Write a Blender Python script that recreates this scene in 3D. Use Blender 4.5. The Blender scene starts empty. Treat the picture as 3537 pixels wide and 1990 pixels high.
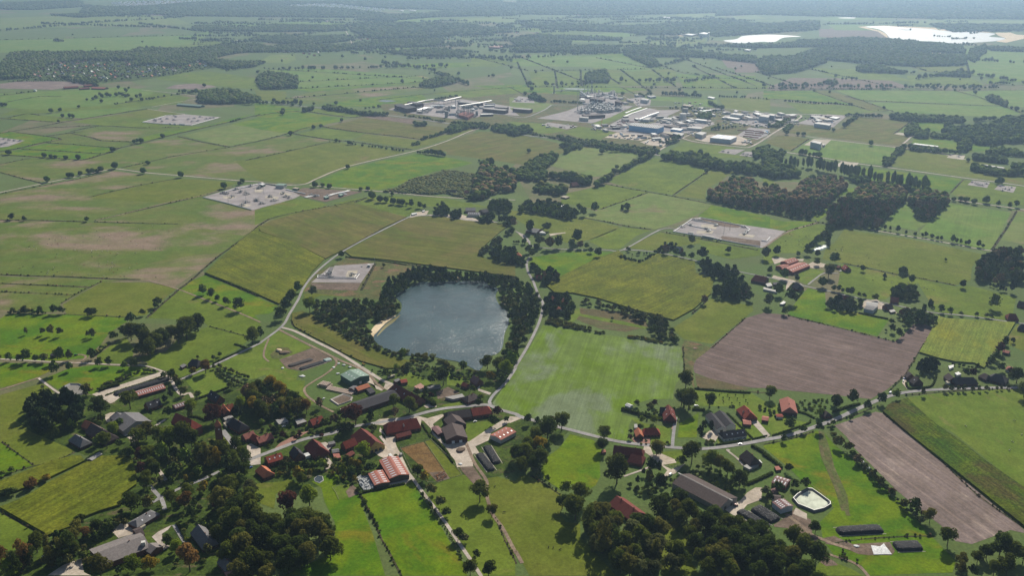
import bpy, bmesh, math, random
import numpy as np
from mathutils import Vector, Matrix
from mathutils.geometry import tessellate_polygon
rnd = random.Random(7)
nr = np.random.default_rng(11)
S = bpy.context.scene
C = S.collection

# ------------------------------------------------------------ camera, sky, sun
PW, PH, FL, CX, CY = 3537.0, 1990.0, 3200.0, 1768.5, 995.0
YH = -160.0                      # row of the true horizon
HC = 500.0                       # flying height, metres
PIT = math.atan((CY - YH) / FL)
cam_d = bpy.data.cameras.new('camera'); cam = bpy.data.objects.new('camera', cam_d); C.objects.link(cam)
cam_d.sensor_width = 36; cam_d.lens = 36 * FL / PW; cam_d.clip_start = 1; cam_d.clip_end = 80000
cam.location = (0, 0, HC); cam.rotation_euler = (math.pi / 2 - PIT, 0, 0)
S.camera = cam
AZ = math.atan((2900 - CX) / math.hypot(FL, CY - YH)); EL = math.radians(36)
W = bpy.data.worlds.new('World'); S.world = W; W.use_nodes = True
nt = W.node_tree; sk = nt.nodes.new('ShaderNodeTexSky'); sk.sky_type = 'NISHITA'; sk.sun_disc = False
sk.sun_elevation = EL; sk.sun_rotation = AZ; sk.air_density = 1.0; sk.dust_density = 1.5
bg = nt.nodes['Background']; bg.inputs[1].default_value = 0.055
nt.links.new(sk.outputs[0], bg.inputs[0])
sd = bpy.data.lights.new('sun', 'SUN'); sd.energy = 4.6; sd.angle = math.radians(0.5); sd.color = (1, 0.93, 0.80)
sun = bpy.data.objects.new('sun', sd); C.objects.link(sun)
sv = Vector((math.sin(AZ) * math.cos(EL), math.cos(AZ) * math.cos(EL), math.sin(EL)))
sun.rotation_euler = sv.to_track_quat('Z', 'Y').to_euler(); sun.location = (0, 0, 900)
S.view_settings.view_transform = 'Standard'; S.view_settings.look = 'None'
S.view_settings.exposure = 0.52; S.view_settings.gamma = 1
S.cycles.max_bounces = 5; S.cycles.diffuse_bounces = 2; S.cycles.glossy_bounces = 2
S.cycles.transmission_bounces = 2; S.cycles.volume_bounces = 0; S.cycles.transparent_max_bounces = 4

# ------------------------------------------------------------ pixel -> place
FW = Vector((0, math.cos(PIT), -math.sin(PIT))); UP = Vector((0, math.sin(PIT), math.cos(PIT)))
TX = {'1': 0, '2': 880, '3': 1760, '4': 2637}; TY = {'E': 1490, 'D': 1100, 'C': 700, 'B': 300, 'A': 0}
def P(u, v, z=0.0):
    """the point of the plane at height z that the photo shows at u, v"""
    d = FW * FL + Vector((u - CX, 0, 0)) + UP * (CY - v)
    t = (z - HC) / d.z
    return Vector((d.x * t, d.y * t, z))
def scl(v):
    """photo pixels per metre across the view at row v"""
    return FL / ((HC * FL) / ((v - YH) * math.cos(PIT)))
def Q(s):
    out = []; ox = oy = 0; k = 1.0
    for t in s.split():
        if t[0].isalpha():
            if t == 'F': ox = oy = 0; k = 1.3736
            else: ox, oy, k = TX[t[1]], TY[t[0]], 1 / 2.8622
        else:
            a = [float(x) for x in t.split(',')]
            out.append((ox + a[0] * k, oy + a[1] * k) + ((a[2] * k,) if len(a) > 2 else ()) + tuple(a[3:]))
    return out

# ------------------------------------------------------------ objects
def tag(o, label=None, cat=None, group=None, kind=None):
    if label: o['label'] = label
    if cat: o['category'] = cat
    if group: o['group'] = group
    if kind: o['kind'] = kind
    return o
def thing(name, label, cat, loc=(0, 0, 0), rz=0, group=None):
    o = bpy.data.objects.new(name, None); C.objects.link(o); o.empty_display_size = .5
    o.location = loc; o.rotation_euler = (0, 0, rz)
    return tag(o, label, cat, group)
def mesh(name, vs, fs, mat, smooth=False):
    vs = np.asarray(vs, np.float32)
    me = bpy.data.meshes.new(name)
    if isinstance(fs, np.ndarray):
        n, k = fs.shape
        me.vertices.add(len(vs)); me.vertices.foreach_set('co', vs.ravel())
        me.loops.add(n * k); me.loops.foreach_set('vertex_index', fs.ravel().astype(np.int32))
        me.polygons.add(n); me.polygons.foreach_set('loop_start', np.arange(0, n * k, k, dtype=np.int32))
        me.update(calc_edges=True)
    else:
        me.from_pydata([tuple(map(float, v)) for v in vs], [], fs); me.update()
    me.materials.append(mat)
    if smooth: me.shade_smooth()
    return me
def obj(name, me, parent=None, loc=None, rz=0):
    o = bpy.data.objects.new(name, me); C.objects.link(o)
    if parent: o.parent = parent
    if loc is not None: o.location = loc
    if rz: o.rotation_euler = (0, 0, rz)
    return o
class MB:
    """collects simple solids into one mesh"""
    def __init__(s): s.v = []; s.f = []
    def add(s, vs, fs):
        b = len(s.v); s.v += [tuple(v) for v in vs]; s.f += [tuple(i + b for i in f) for f in fs]; return s
    def box(s, cx, cy, z0, lx, ly, h, rz=0, top=1.0):
        c, n = math.cos(rz), math.sin(rz); vs = []
        for z, k in ((z0, 1), (z0 + h, top)):
            for x, y in ((-1, -1), (1, -1), (1, 1), (-1, 1)):
                x *= lx / 2 * k; y *= ly / 2 * k
                vs.append((cx + x * c - y * n, cy + x * n + y * c, z))
        return s.add(vs, [(3, 2, 1, 0), (4, 5, 6, 7), (0, 1, 5, 4), (1, 2, 6, 5), (2, 3, 7, 6), (3, 0, 4, 7)])
    def cyl(s, cx, cy, z0, r, h, n=10, r2=None):
        r2 = r if r2 is None else r2
        a = [i * 2 * math.pi / n for i in range(n)]
        vs = [(cx + r * math.cos(t), cy + r * math.sin(t), z0) for t in a] + [(cx + r2 * math.cos(t), cy + r2 * math.sin(t), z0 + h) for t in a]
        return s.add(vs, [tuple(range(n - 1, -1, -1)), tuple(range(n, 2 * n))] + [(i, (i + 1) % n, n + (i + 1) % n, n + i) for i in range(n)])
    def tube(s, p, q, r, n=6):
        p, q = Vector(p), Vector(q); d = (q - p).normalized()
        a = d.orthogonal().normalized(); b = d.cross(a); vs = []
        for c in (p, q):
            for i in range(n):
                t = i * 2 * math.pi / n; vs.append(c + a * (r * math.cos(t)) + b * (r * math.sin(t)))
        return s.add(vs, [tuple(range(n - 1, -1, -1)), tuple(range(n, 2 * n))] + [(i, (i + 1) % n, n + (i + 1) % n, n + i) for i in range(n)])
    def slab(s, pts, t):
        """a flat polygon given thickness t downwards"""
        n = len(pts); vs = list(pts) + [(p[0], p[1], p[2] - t) for p in pts]
        return s.add(vs, [tuple(range(n)), tuple(range(2 * n - 1, n - 1, -1))] + [(i, n + i, n + (i + 1) % n, (i + 1) % n) for i in range(n)])
    def mesh(s, name, mat, smooth=False): return mesh(name, s.v, s.f, mat, smooth)
    def build(s, name, mat, parent=None, smooth=False, loc=None, rz=0): return obj(name, s.mesh(name, mat, smooth), parent, loc, rz)

# ------------------------------------------------------------ materials
def N(t, ty, **kw):
    n = t.nodes.new(ty)
    for k, v in kw.items():
        if hasattr(n, k): setattr(n, k, v)
        else: n.inputs[k.replace('_', ' ')].default_value = v
    return n
def base(name, rough=.9, spec=.2):
    m = bpy.data.materials.new(name); m.use_nodes = True; t = m.node_tree; b = t.nodes['Principled BSDF']
    b.inputs['Roughness'].default_value = rough; b.inputs['Specular IOR Level'].default_value = spec
    return m, t, b
def mixc(t, fac, a, b, mode='MIX'):
    n = t.nodes.new('ShaderNodeMix'); n.data_type = 'RGBA'; n.blend_type = mode; n.clamp_factor = True
    for sck, v in ((n.inputs[0], fac), (n.inputs[6], a), (n.inputs[7], b)):
        if isinstance(v, (int, float)): sck.default_value = v
        elif isinstance(v, tuple): sck.default_value = v + (1,) if len(v) == 3 else v
        else: t.links.new(v, sck)
    return n.outputs[2]
def ramp(t, x, a, b):
    n = t.nodes.new('ShaderNodeMapRange'); n.clamp = True; n.interpolation_type = 'SMOOTHSTEP'
    n.inputs[1].default_value = a; n.inputs[2].default_value = b; t.links.new(x, n.inputs[0]); return n.outputs[0]
def noise(t, vec, sc, det=3, rough=.6, dist=0):
    n = N(t, 'ShaderNodeTexNoise'); n.inputs['Scale'].default_value = sc; n.inputs['Detail'].default_value = det
    n.inputs['Roughness'].default_value = rough; n.inputs['Distortion'].default_value = dist
    t.links.new(vec, n.inputs['Vector']); return n.outputs['Fac']
def mapv(t, vec, sc):
    n = N(t, 'ShaderNodeMapping'); n.inputs['Scale'].default_value = sc; t.links.new(vec, n.inputs[0]); return n.outputs[0]
_m = {}
def plain(name, col, rough=.8, var=.25, sc=.6, spec=.25, metal=0, streak=None):
    if name in _m: return _m[name]
    m, t, b = base(name, rough, spec); b.inputs['Metallic'].default_value = metal
    tc = N(t, 'ShaderNodeTexCoord'); v = tc.outputs['Object']
    if streak: v = mapv(t, v, streak)
    f = noise(t, v, sc, 4, .65)
    lo = tuple(c * (1 - var) for c in col); hi = tuple(min(1, c * (1 + var)) for c in col)
    t.links.new(mixc(t, ramp(t, f, .3, .7), lo, hi), b.inputs['Base Color'])
    _m[name] = m; return m
def ground_mat(name, c1, c2, big=.012, patch=None, pth=(.52, .62), psc=.006, rows=None, rstr=.25, fine=.28, tram=None, speck=None, aniso=1):
    """c1/c2 blend in large soft areas, patch = bare or dry areas, rows = width in m of the lines along local x"""
    if name in _m: return _m[name]
    m, t, b = base(name, .95, .05)
    tc = N(t, 'ShaderNodeTexCoord'); v = tc.outputs['Object']
    oi = N(t, 'ShaderNodeObjectInfo')
    ad = N(t, 'ShaderNodeVectorMath', operation='ADD'); t.links.new(v, ad.inputs[0])
    ms = N(t, 'ShaderNodeMath', operation='MULTIPLY'); t.links.new(oi.outputs['Random'], ms.inputs[0]); ms.inputs[1].default_value = 900
    t.links.new(ms.outputs[0], ad.inputs[1]); vv = ad.outputs[0]
    col = mixc(t, ramp(t, noise(t, mapv(t, vv, (1, aniso, 1)), big, 4, .6, .4), .36, .64), c1, c2)
    if patch:
        col = mixc(t, ramp(t, noise(t, mapv(t, vv, (1, 1.7, 1)), psc, 6, .62, .3), *pth), col, patch)
    if rows:
        st = mapv(t, vv, (.004, 1 / rows, 1)); n = noise(t, st, 1.0, 2, .7)
        col = mixc(t, ramp(t, n, .35, .65), col, tuple([1 - rstr] * 3), 'MULTIPLY')
        n = noise(t, mapv(t, vv, (.01, .35 / rows, 1)), 1.0, 2, .6)
        col = mixc(t, ramp(t, n, .42, .66), col, tuple([1 + rstr * .8] * 3), 'MULTIPLY')
    if tram:
        w = N(t, 'ShaderNodeTexWave', wave_type='BANDS', bands_direction='Y'); w.inputs['Scale'].default_value = .314 / tram
        w.inputs['Distortion'].default_value = .8; w.inputs['Detail'].default_value = 1; w.inputs['Detail Scale'].default_value = .1
        t.links.new(v, w.inputs[0]); col = mixc(t, ramp(t, w.outputs['Fac'], .86, .98), col, (1.22, 1.2, 1.15), 'MULTIPLY')
    if speck:
        n = noise(t, vv, .16, 3, .75); col = mixc(t, ramp(t, n, .6, .72), col, speck)
    g = noise(t, vv, .045, 6, .7)
    col = mixc(t, ramp(t, g, .3, .7), mixc(t, 1.0, col, (.86, .84, .80), 'MULTIPLY'), mixc(t, 1.0, col, (1.13, 1.12, 1.14), 'MULTIPLY'))
    f = noise(t, vv, .33, 5, .75)
    col = mixc(t, ramp(t, f, .3, .7), mixc(t, 1.0, col, tuple([1 - fine] * 3), 'MULTIPLY'), mixc(t, 1.0, col, tuple([1 + fine] * 3), 'MULTIPLY'))
    t.links.new(col, b.inputs['Base Color'])
    bp = N(t, 'ShaderNodeBump'); bp.inputs['Strength'].default_value = .5; bp.inputs['Distance'].default_value = .5
    t.links.new(f, bp.inputs['Height']); t.links.new(bp.outputs[0], b.inputs['Normal'])
    _m[name] = m; return m
# real-world ground colours, apart from garden
G = {
 'grass':   lambda: ground_mat('grass', (0.082, 0.123, 0.012), (0.111, 0.153, 0.016), .014, (0.145, 0.133, 0.036), (.6, .75), .009, fine=.22),
 'bright':  lambda: ground_mat('bright_grass', (0.057, 0.130, 0.004), (0.109, 0.162, 0.005), .02, (0.142, 0.142, 0.010), (.55, .7), .013, fine=.24),
 'olive':   lambda: ground_mat('olive_grass', (0.093, 0.123, 0.012), (0.117, 0.136, 0.019), .012, (0.152, 0.123, 0.050), (.6, .76), .008, fine=.22),
 'dry':     lambda: ground_mat('dry_grass', (0.084, 0.127, 0.020), (0.111, 0.132, 0.027), .010, (.200, .150, .108), (.48, .66), .0052, fine=.2, aniso=1.8),
 'pale':    lambda: ground_mat('pale_pasture', (0.137, 0.169, 0.047), (0.112, 0.164, 0.035), .012, (0.169, 0.153, 0.073), (.55, .7), .008, rows=9, rstr=.07, fine=.14),
 'cool':    lambda: ground_mat('cool_green_field', (0.095, 0.167, 0.025), (0.126, 0.178, 0.036), .010, rows=4, rstr=.1, fine=.12),
 'sown':    lambda: ground_mat('sown_field', (0.106, 0.174, 0.011), (0.121, 0.180, 0.036), .014, (0.145, 0.186, 0.099), (.49, .62), .008, rows=2.6, rstr=.16, fine=.12),
 'maize':   lambda: ground_mat('maize_crop', (0.089, 0.111, 0.008), (0.123, 0.136, 0.011), .02, (0.074, 0.091, 0.011), (.55, .7), .02, rows=1.7, rstr=.28, fine=.42),
 'maize2':  lambda: ground_mat('ripening_maize', (0.096, 0.107, 0.015), (0.121, 0.110, 0.028), .012, (0.086, 0.107, 0.013), (.5, .66), .01, rows=6, rstr=.22, fine=.2),
 'maize3':  lambda: ground_mat('pale_maize', (0.152, 0.179, 0.029), (0.121, 0.165, 0.026), .02, (0.167, 0.179, 0.019), (.5, .66), .014, rows=2, rstr=.22, fine=.34),
 'maize4':  lambda: ground_mat('dark_maize', (0.036, 0.078, 0.005), (0.077, 0.102, 0.006), .02, (0.063, 0.058, 0.014), (.5, .66), .015, rows=2, rstr=.34, fine=.6),
 'plough':  lambda: ground_mat('ploughed_soil', (0.128, 0.095, 0.086), (0.145, 0.108, 0.096), .02, (0.176, 0.133, 0.116), (.58, .74), .015, rows=1.5, rstr=.2, fine=.16, tram=14),
 'plough2': lambda: ground_mat('harrowed_soil', (0.191, 0.149, 0.135), (0.163, 0.128, 0.116), .02, (0.237, 0.191, 0.167), (.52, .66), .02, rows=2.6, rstr=.2, fine=.2, tram=12),
 'fallow':  lambda: ground_mat('fallow_ground', (.120, .092, .045), (.095, .088, .040), .03, (.090, .105, .035), (.55, .7), .02, rows=3, rstr=.14, fine=.26),
 'stubble': lambda: ground_mat('stubble', (0.220, 0.180, 0.068), (0.183, 0.174, 0.055), .014, rows=5, rstr=.12, fine=.16),
 'soil':    lambda: ground_mat('bare_soil', (.155, .115, .090), (.125, .095, .072), .05, (.19, .15, .12), (.55, .7), .06, fine=.3),
 'mud':     lambda: ground_mat('trodden_paddock', (.135, .080, .030), (.165, .105, .042), .06, (.10, .07, .04), (.56, .7), .05, fine=.35),
 'rough':   lambda: ground_mat('rough_ground', (.105, .100, .036), (.072, .092, .028), .03, (.15, .10, .055), (.52, .64), .03, fine=.4),
 'lawn':    lambda: ground_mat('lawn', (0.090, 0.140, 0.015), (0.113, 0.155, 0.020), .03, (0.136, 0.145, 0.036), (.58, .72), .03, fine=.2),
 'garden':  lambda: ground_mat('shaded_garden_ground', (.030, .052, .010), (.058, .090, .012), .05, (.095, .085, .04), (.56, .66), .05, fine=.5, speck=(.09, .13, .02)),  # garden soil and lawn, darkened: tree shade between the houses is in the colour
 'wood':    lambda: ground_mat('woodland_floor', (.030, .036, .014), (.045, .048, .018), .05, fine=.4),
 'concrete':lambda: ground_mat('concrete_yard', (.46, .40, .33), (.38, .33, .275), .05, (.30, .25, .19), (.56, .7), .06, fine=.18),
 'asphalt': lambda: ground_mat('worn_asphalt', (.24, .235, .235), (.29, .28, .275), .03, fine=.14),
 'lane':    lambda: ground_mat('concrete_lane', (.43, .38, .33), (.36, .32, .28), .05, fine=.16),
 'track':   lambda: ground_mat('dirt_track', (.235, .180, .130), (.185, .140, .105), .06, fine=.28),
 'pad':     lambda: ground_mat('gravel_pad', (.30, .275, .27), (.255, .235, .235), .03, fine=.12),
 'padlight':lambda: ground_mat('light_slab', (.42, .38, .31), (.36, .33, .27), .05, fine=.12),
 'red':     lambda: ground_mat('red_paving', (.30, .17, .13), (.26, .15, .12), .1, fine=.2),
 'sand':    lambda: ground_mat('beach_sand', (.60, .49, .33), (.50, .40, .26), .06, fine=.14),
 'ditch':   lambda: ground_mat('ditch_growth', (0.046, 0.045, 0.022), (0.030, 0.038, 0.016), .08, (0.083, 0.064, 0.036), (.5, .62), .05, fine=.45),
 'verge':   lambda: ground_mat('verge_grass', (.075, .095, .026), (.11, .10, .045), .06, fine=.35),
}
NEARD = 250.0
def zoff(p, lvl): return lvl * .035 * (1 + math.hypot(p[0], p[1]) / 700.0)
def sheet(name, mat, pts, lvl=1, along=None, h=0):
    """flat ground polygon from photo points; local x runs along the crop rows"""
    w = [P(u, v) for u, v in pts]
    c = sum(w, Vector()) / len(w)
    a = 0
    if along:
        d = P(*along[1]) - P(*along[0]); a = math.atan2(d.y, d.x)
    z = max(zoff(p, lvl) for p in w); R = Matrix.Rotation(-a, 3, 'Z')
    v = [R @ (p - c) for p in w]
    tris = tessellate_polygon([[(p.x, p.y, 0) for p in v]])
    fs = []
    for t in tris:
        A, B, D = [v[i] for i in t]
        fs.append(tuple(t) if (B - A).cross(D - A).z > 0 else tuple(reversed(t)))
    vs = [(p.x, p.y, h) for p in v]
    if h:
        n = len(v); vs += [(p.x, p.y, -z) for p in v]
        area = sum(v[i].x * v[(i + 1) % n].y - v[(i + 1) % n].x * v[i].y for i in range(n))
        for i in range(n):
            j = (i + 1) % n; fs.append((i, n + i, n + j, j) if area > 0 else (j, n + j, n + i, i))
    o = obj(name, mesh(name, vs, fs, G[mat]()), None, (c.x, c.y, z), a)
    return tag(o, kind='structure')
def smooth_line(pts, n=4):
    w = [P(u, v) for u, v in pts]; out = []
    for i in range(len(w) - 1):
        p0 = w[max(0, i - 1)]; p1 = w[i]; p2 = w[i + 1]; p3 = w[min(len(w) - 1, i + 2)]
        for k in range(n):
            t = k / n
            out.append(.5 * ((2 * p1) + (p2 - p0) * t + (2 * p0 - 5 * p1 + 4 * p2 - p3) * t * t + (3 * p1 - p0 - 3 * p2 + p3) * t ** 3))
    out.append(w[-1]); return out
def strip(name, mat, s, width, lvl=3, jit=0, kerb=False):
    w = smooth_line([q[:2] for q in Q(s)]); vs = []; fs = []
    for i, p in enumerate(w):
        d = (w[min(i + 1, len(w) - 1)] - w[max(i - 1, 0)]); d.z = 0
        if d.length < 1e-6: d = Vector((1, 0, 0))
        n = Vector((-d.y, d.x, 0)).normalized(); z = zoff(p, lvl)
        a = width / 2 * (1 + jit * rnd.uniform(-1, 1)); b = width / 2 * (1 + jit * rnd.uniform(-1, 1))
        vs += [(p.x - n.x * a, p.y - n.y * a, z), (p.x + n.x * b, p.y + n.y * b, z)]
        if i: k = 2 * i; fs.append((k - 2, k, k + 1, k - 1))
    o = obj(name, mesh(name, vs, fs, G[mat]()))
    return tag(o, kind='structure')

# ------------------------------------------------------------ the ground
def bigplane():
    xs = np.linspace(-20000, 20000, 9); ys = np.linspace(-1500, 32000, 9)
    vs = [(x, y, 0) for y in ys for x in xs]
    fs = [(j * 9 + i, j * 9 + i + 1, (j + 1) * 9 + i + 1, (j + 1) * 9 + i) for j in range(8) for i in range(8)]
    m, t, b = base('countryside', .95, .05)
    tc = N(t, 'ShaderNodeTexCoord'); v = tc.outputs['Object']
    vo = N(t, 'ShaderNodeTexVoronoi'); vo.inputs['Scale'].default_value = .0042; vo.inputs['Randomness'].default_value = .8
    t.links.new(mapv(t, v, (1, .62, 1)), vo.inputs['Vector'])
    sp = N(t, 'ShaderNodeSeparateColor'); t.links.new(vo.outputs['Color'], sp.inputs[0])
    col = mixc(t, sp.outputs[0], (.070, .115, .028), (.105, .145, .045))
    col = mixc(t, ramp(t, sp.outputs[1], .80, .82), col, (.150, .130, .075))
    f = noise(t, v, .012, 6, .65); col = mixc(t, ramp(t, f, .35, .7), col, (.085, .110, .035))
    f = noise(t, v, .3, 4, .7)
    col = mixc(t, ramp(t, f, .3, .7), mixc(t, 1.0, col, (.8, .8, .8), 'MULTIPLY'), mixc(t, 1.0, col, (1.2, 1.2, 1.2), 'MULTIPLY'))
    t.links.new(col, b.inputs['Base Color'])
    tag(obj('ground', mesh('ground', vs, fs, m)), kind='structure')
bigplane()

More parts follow.
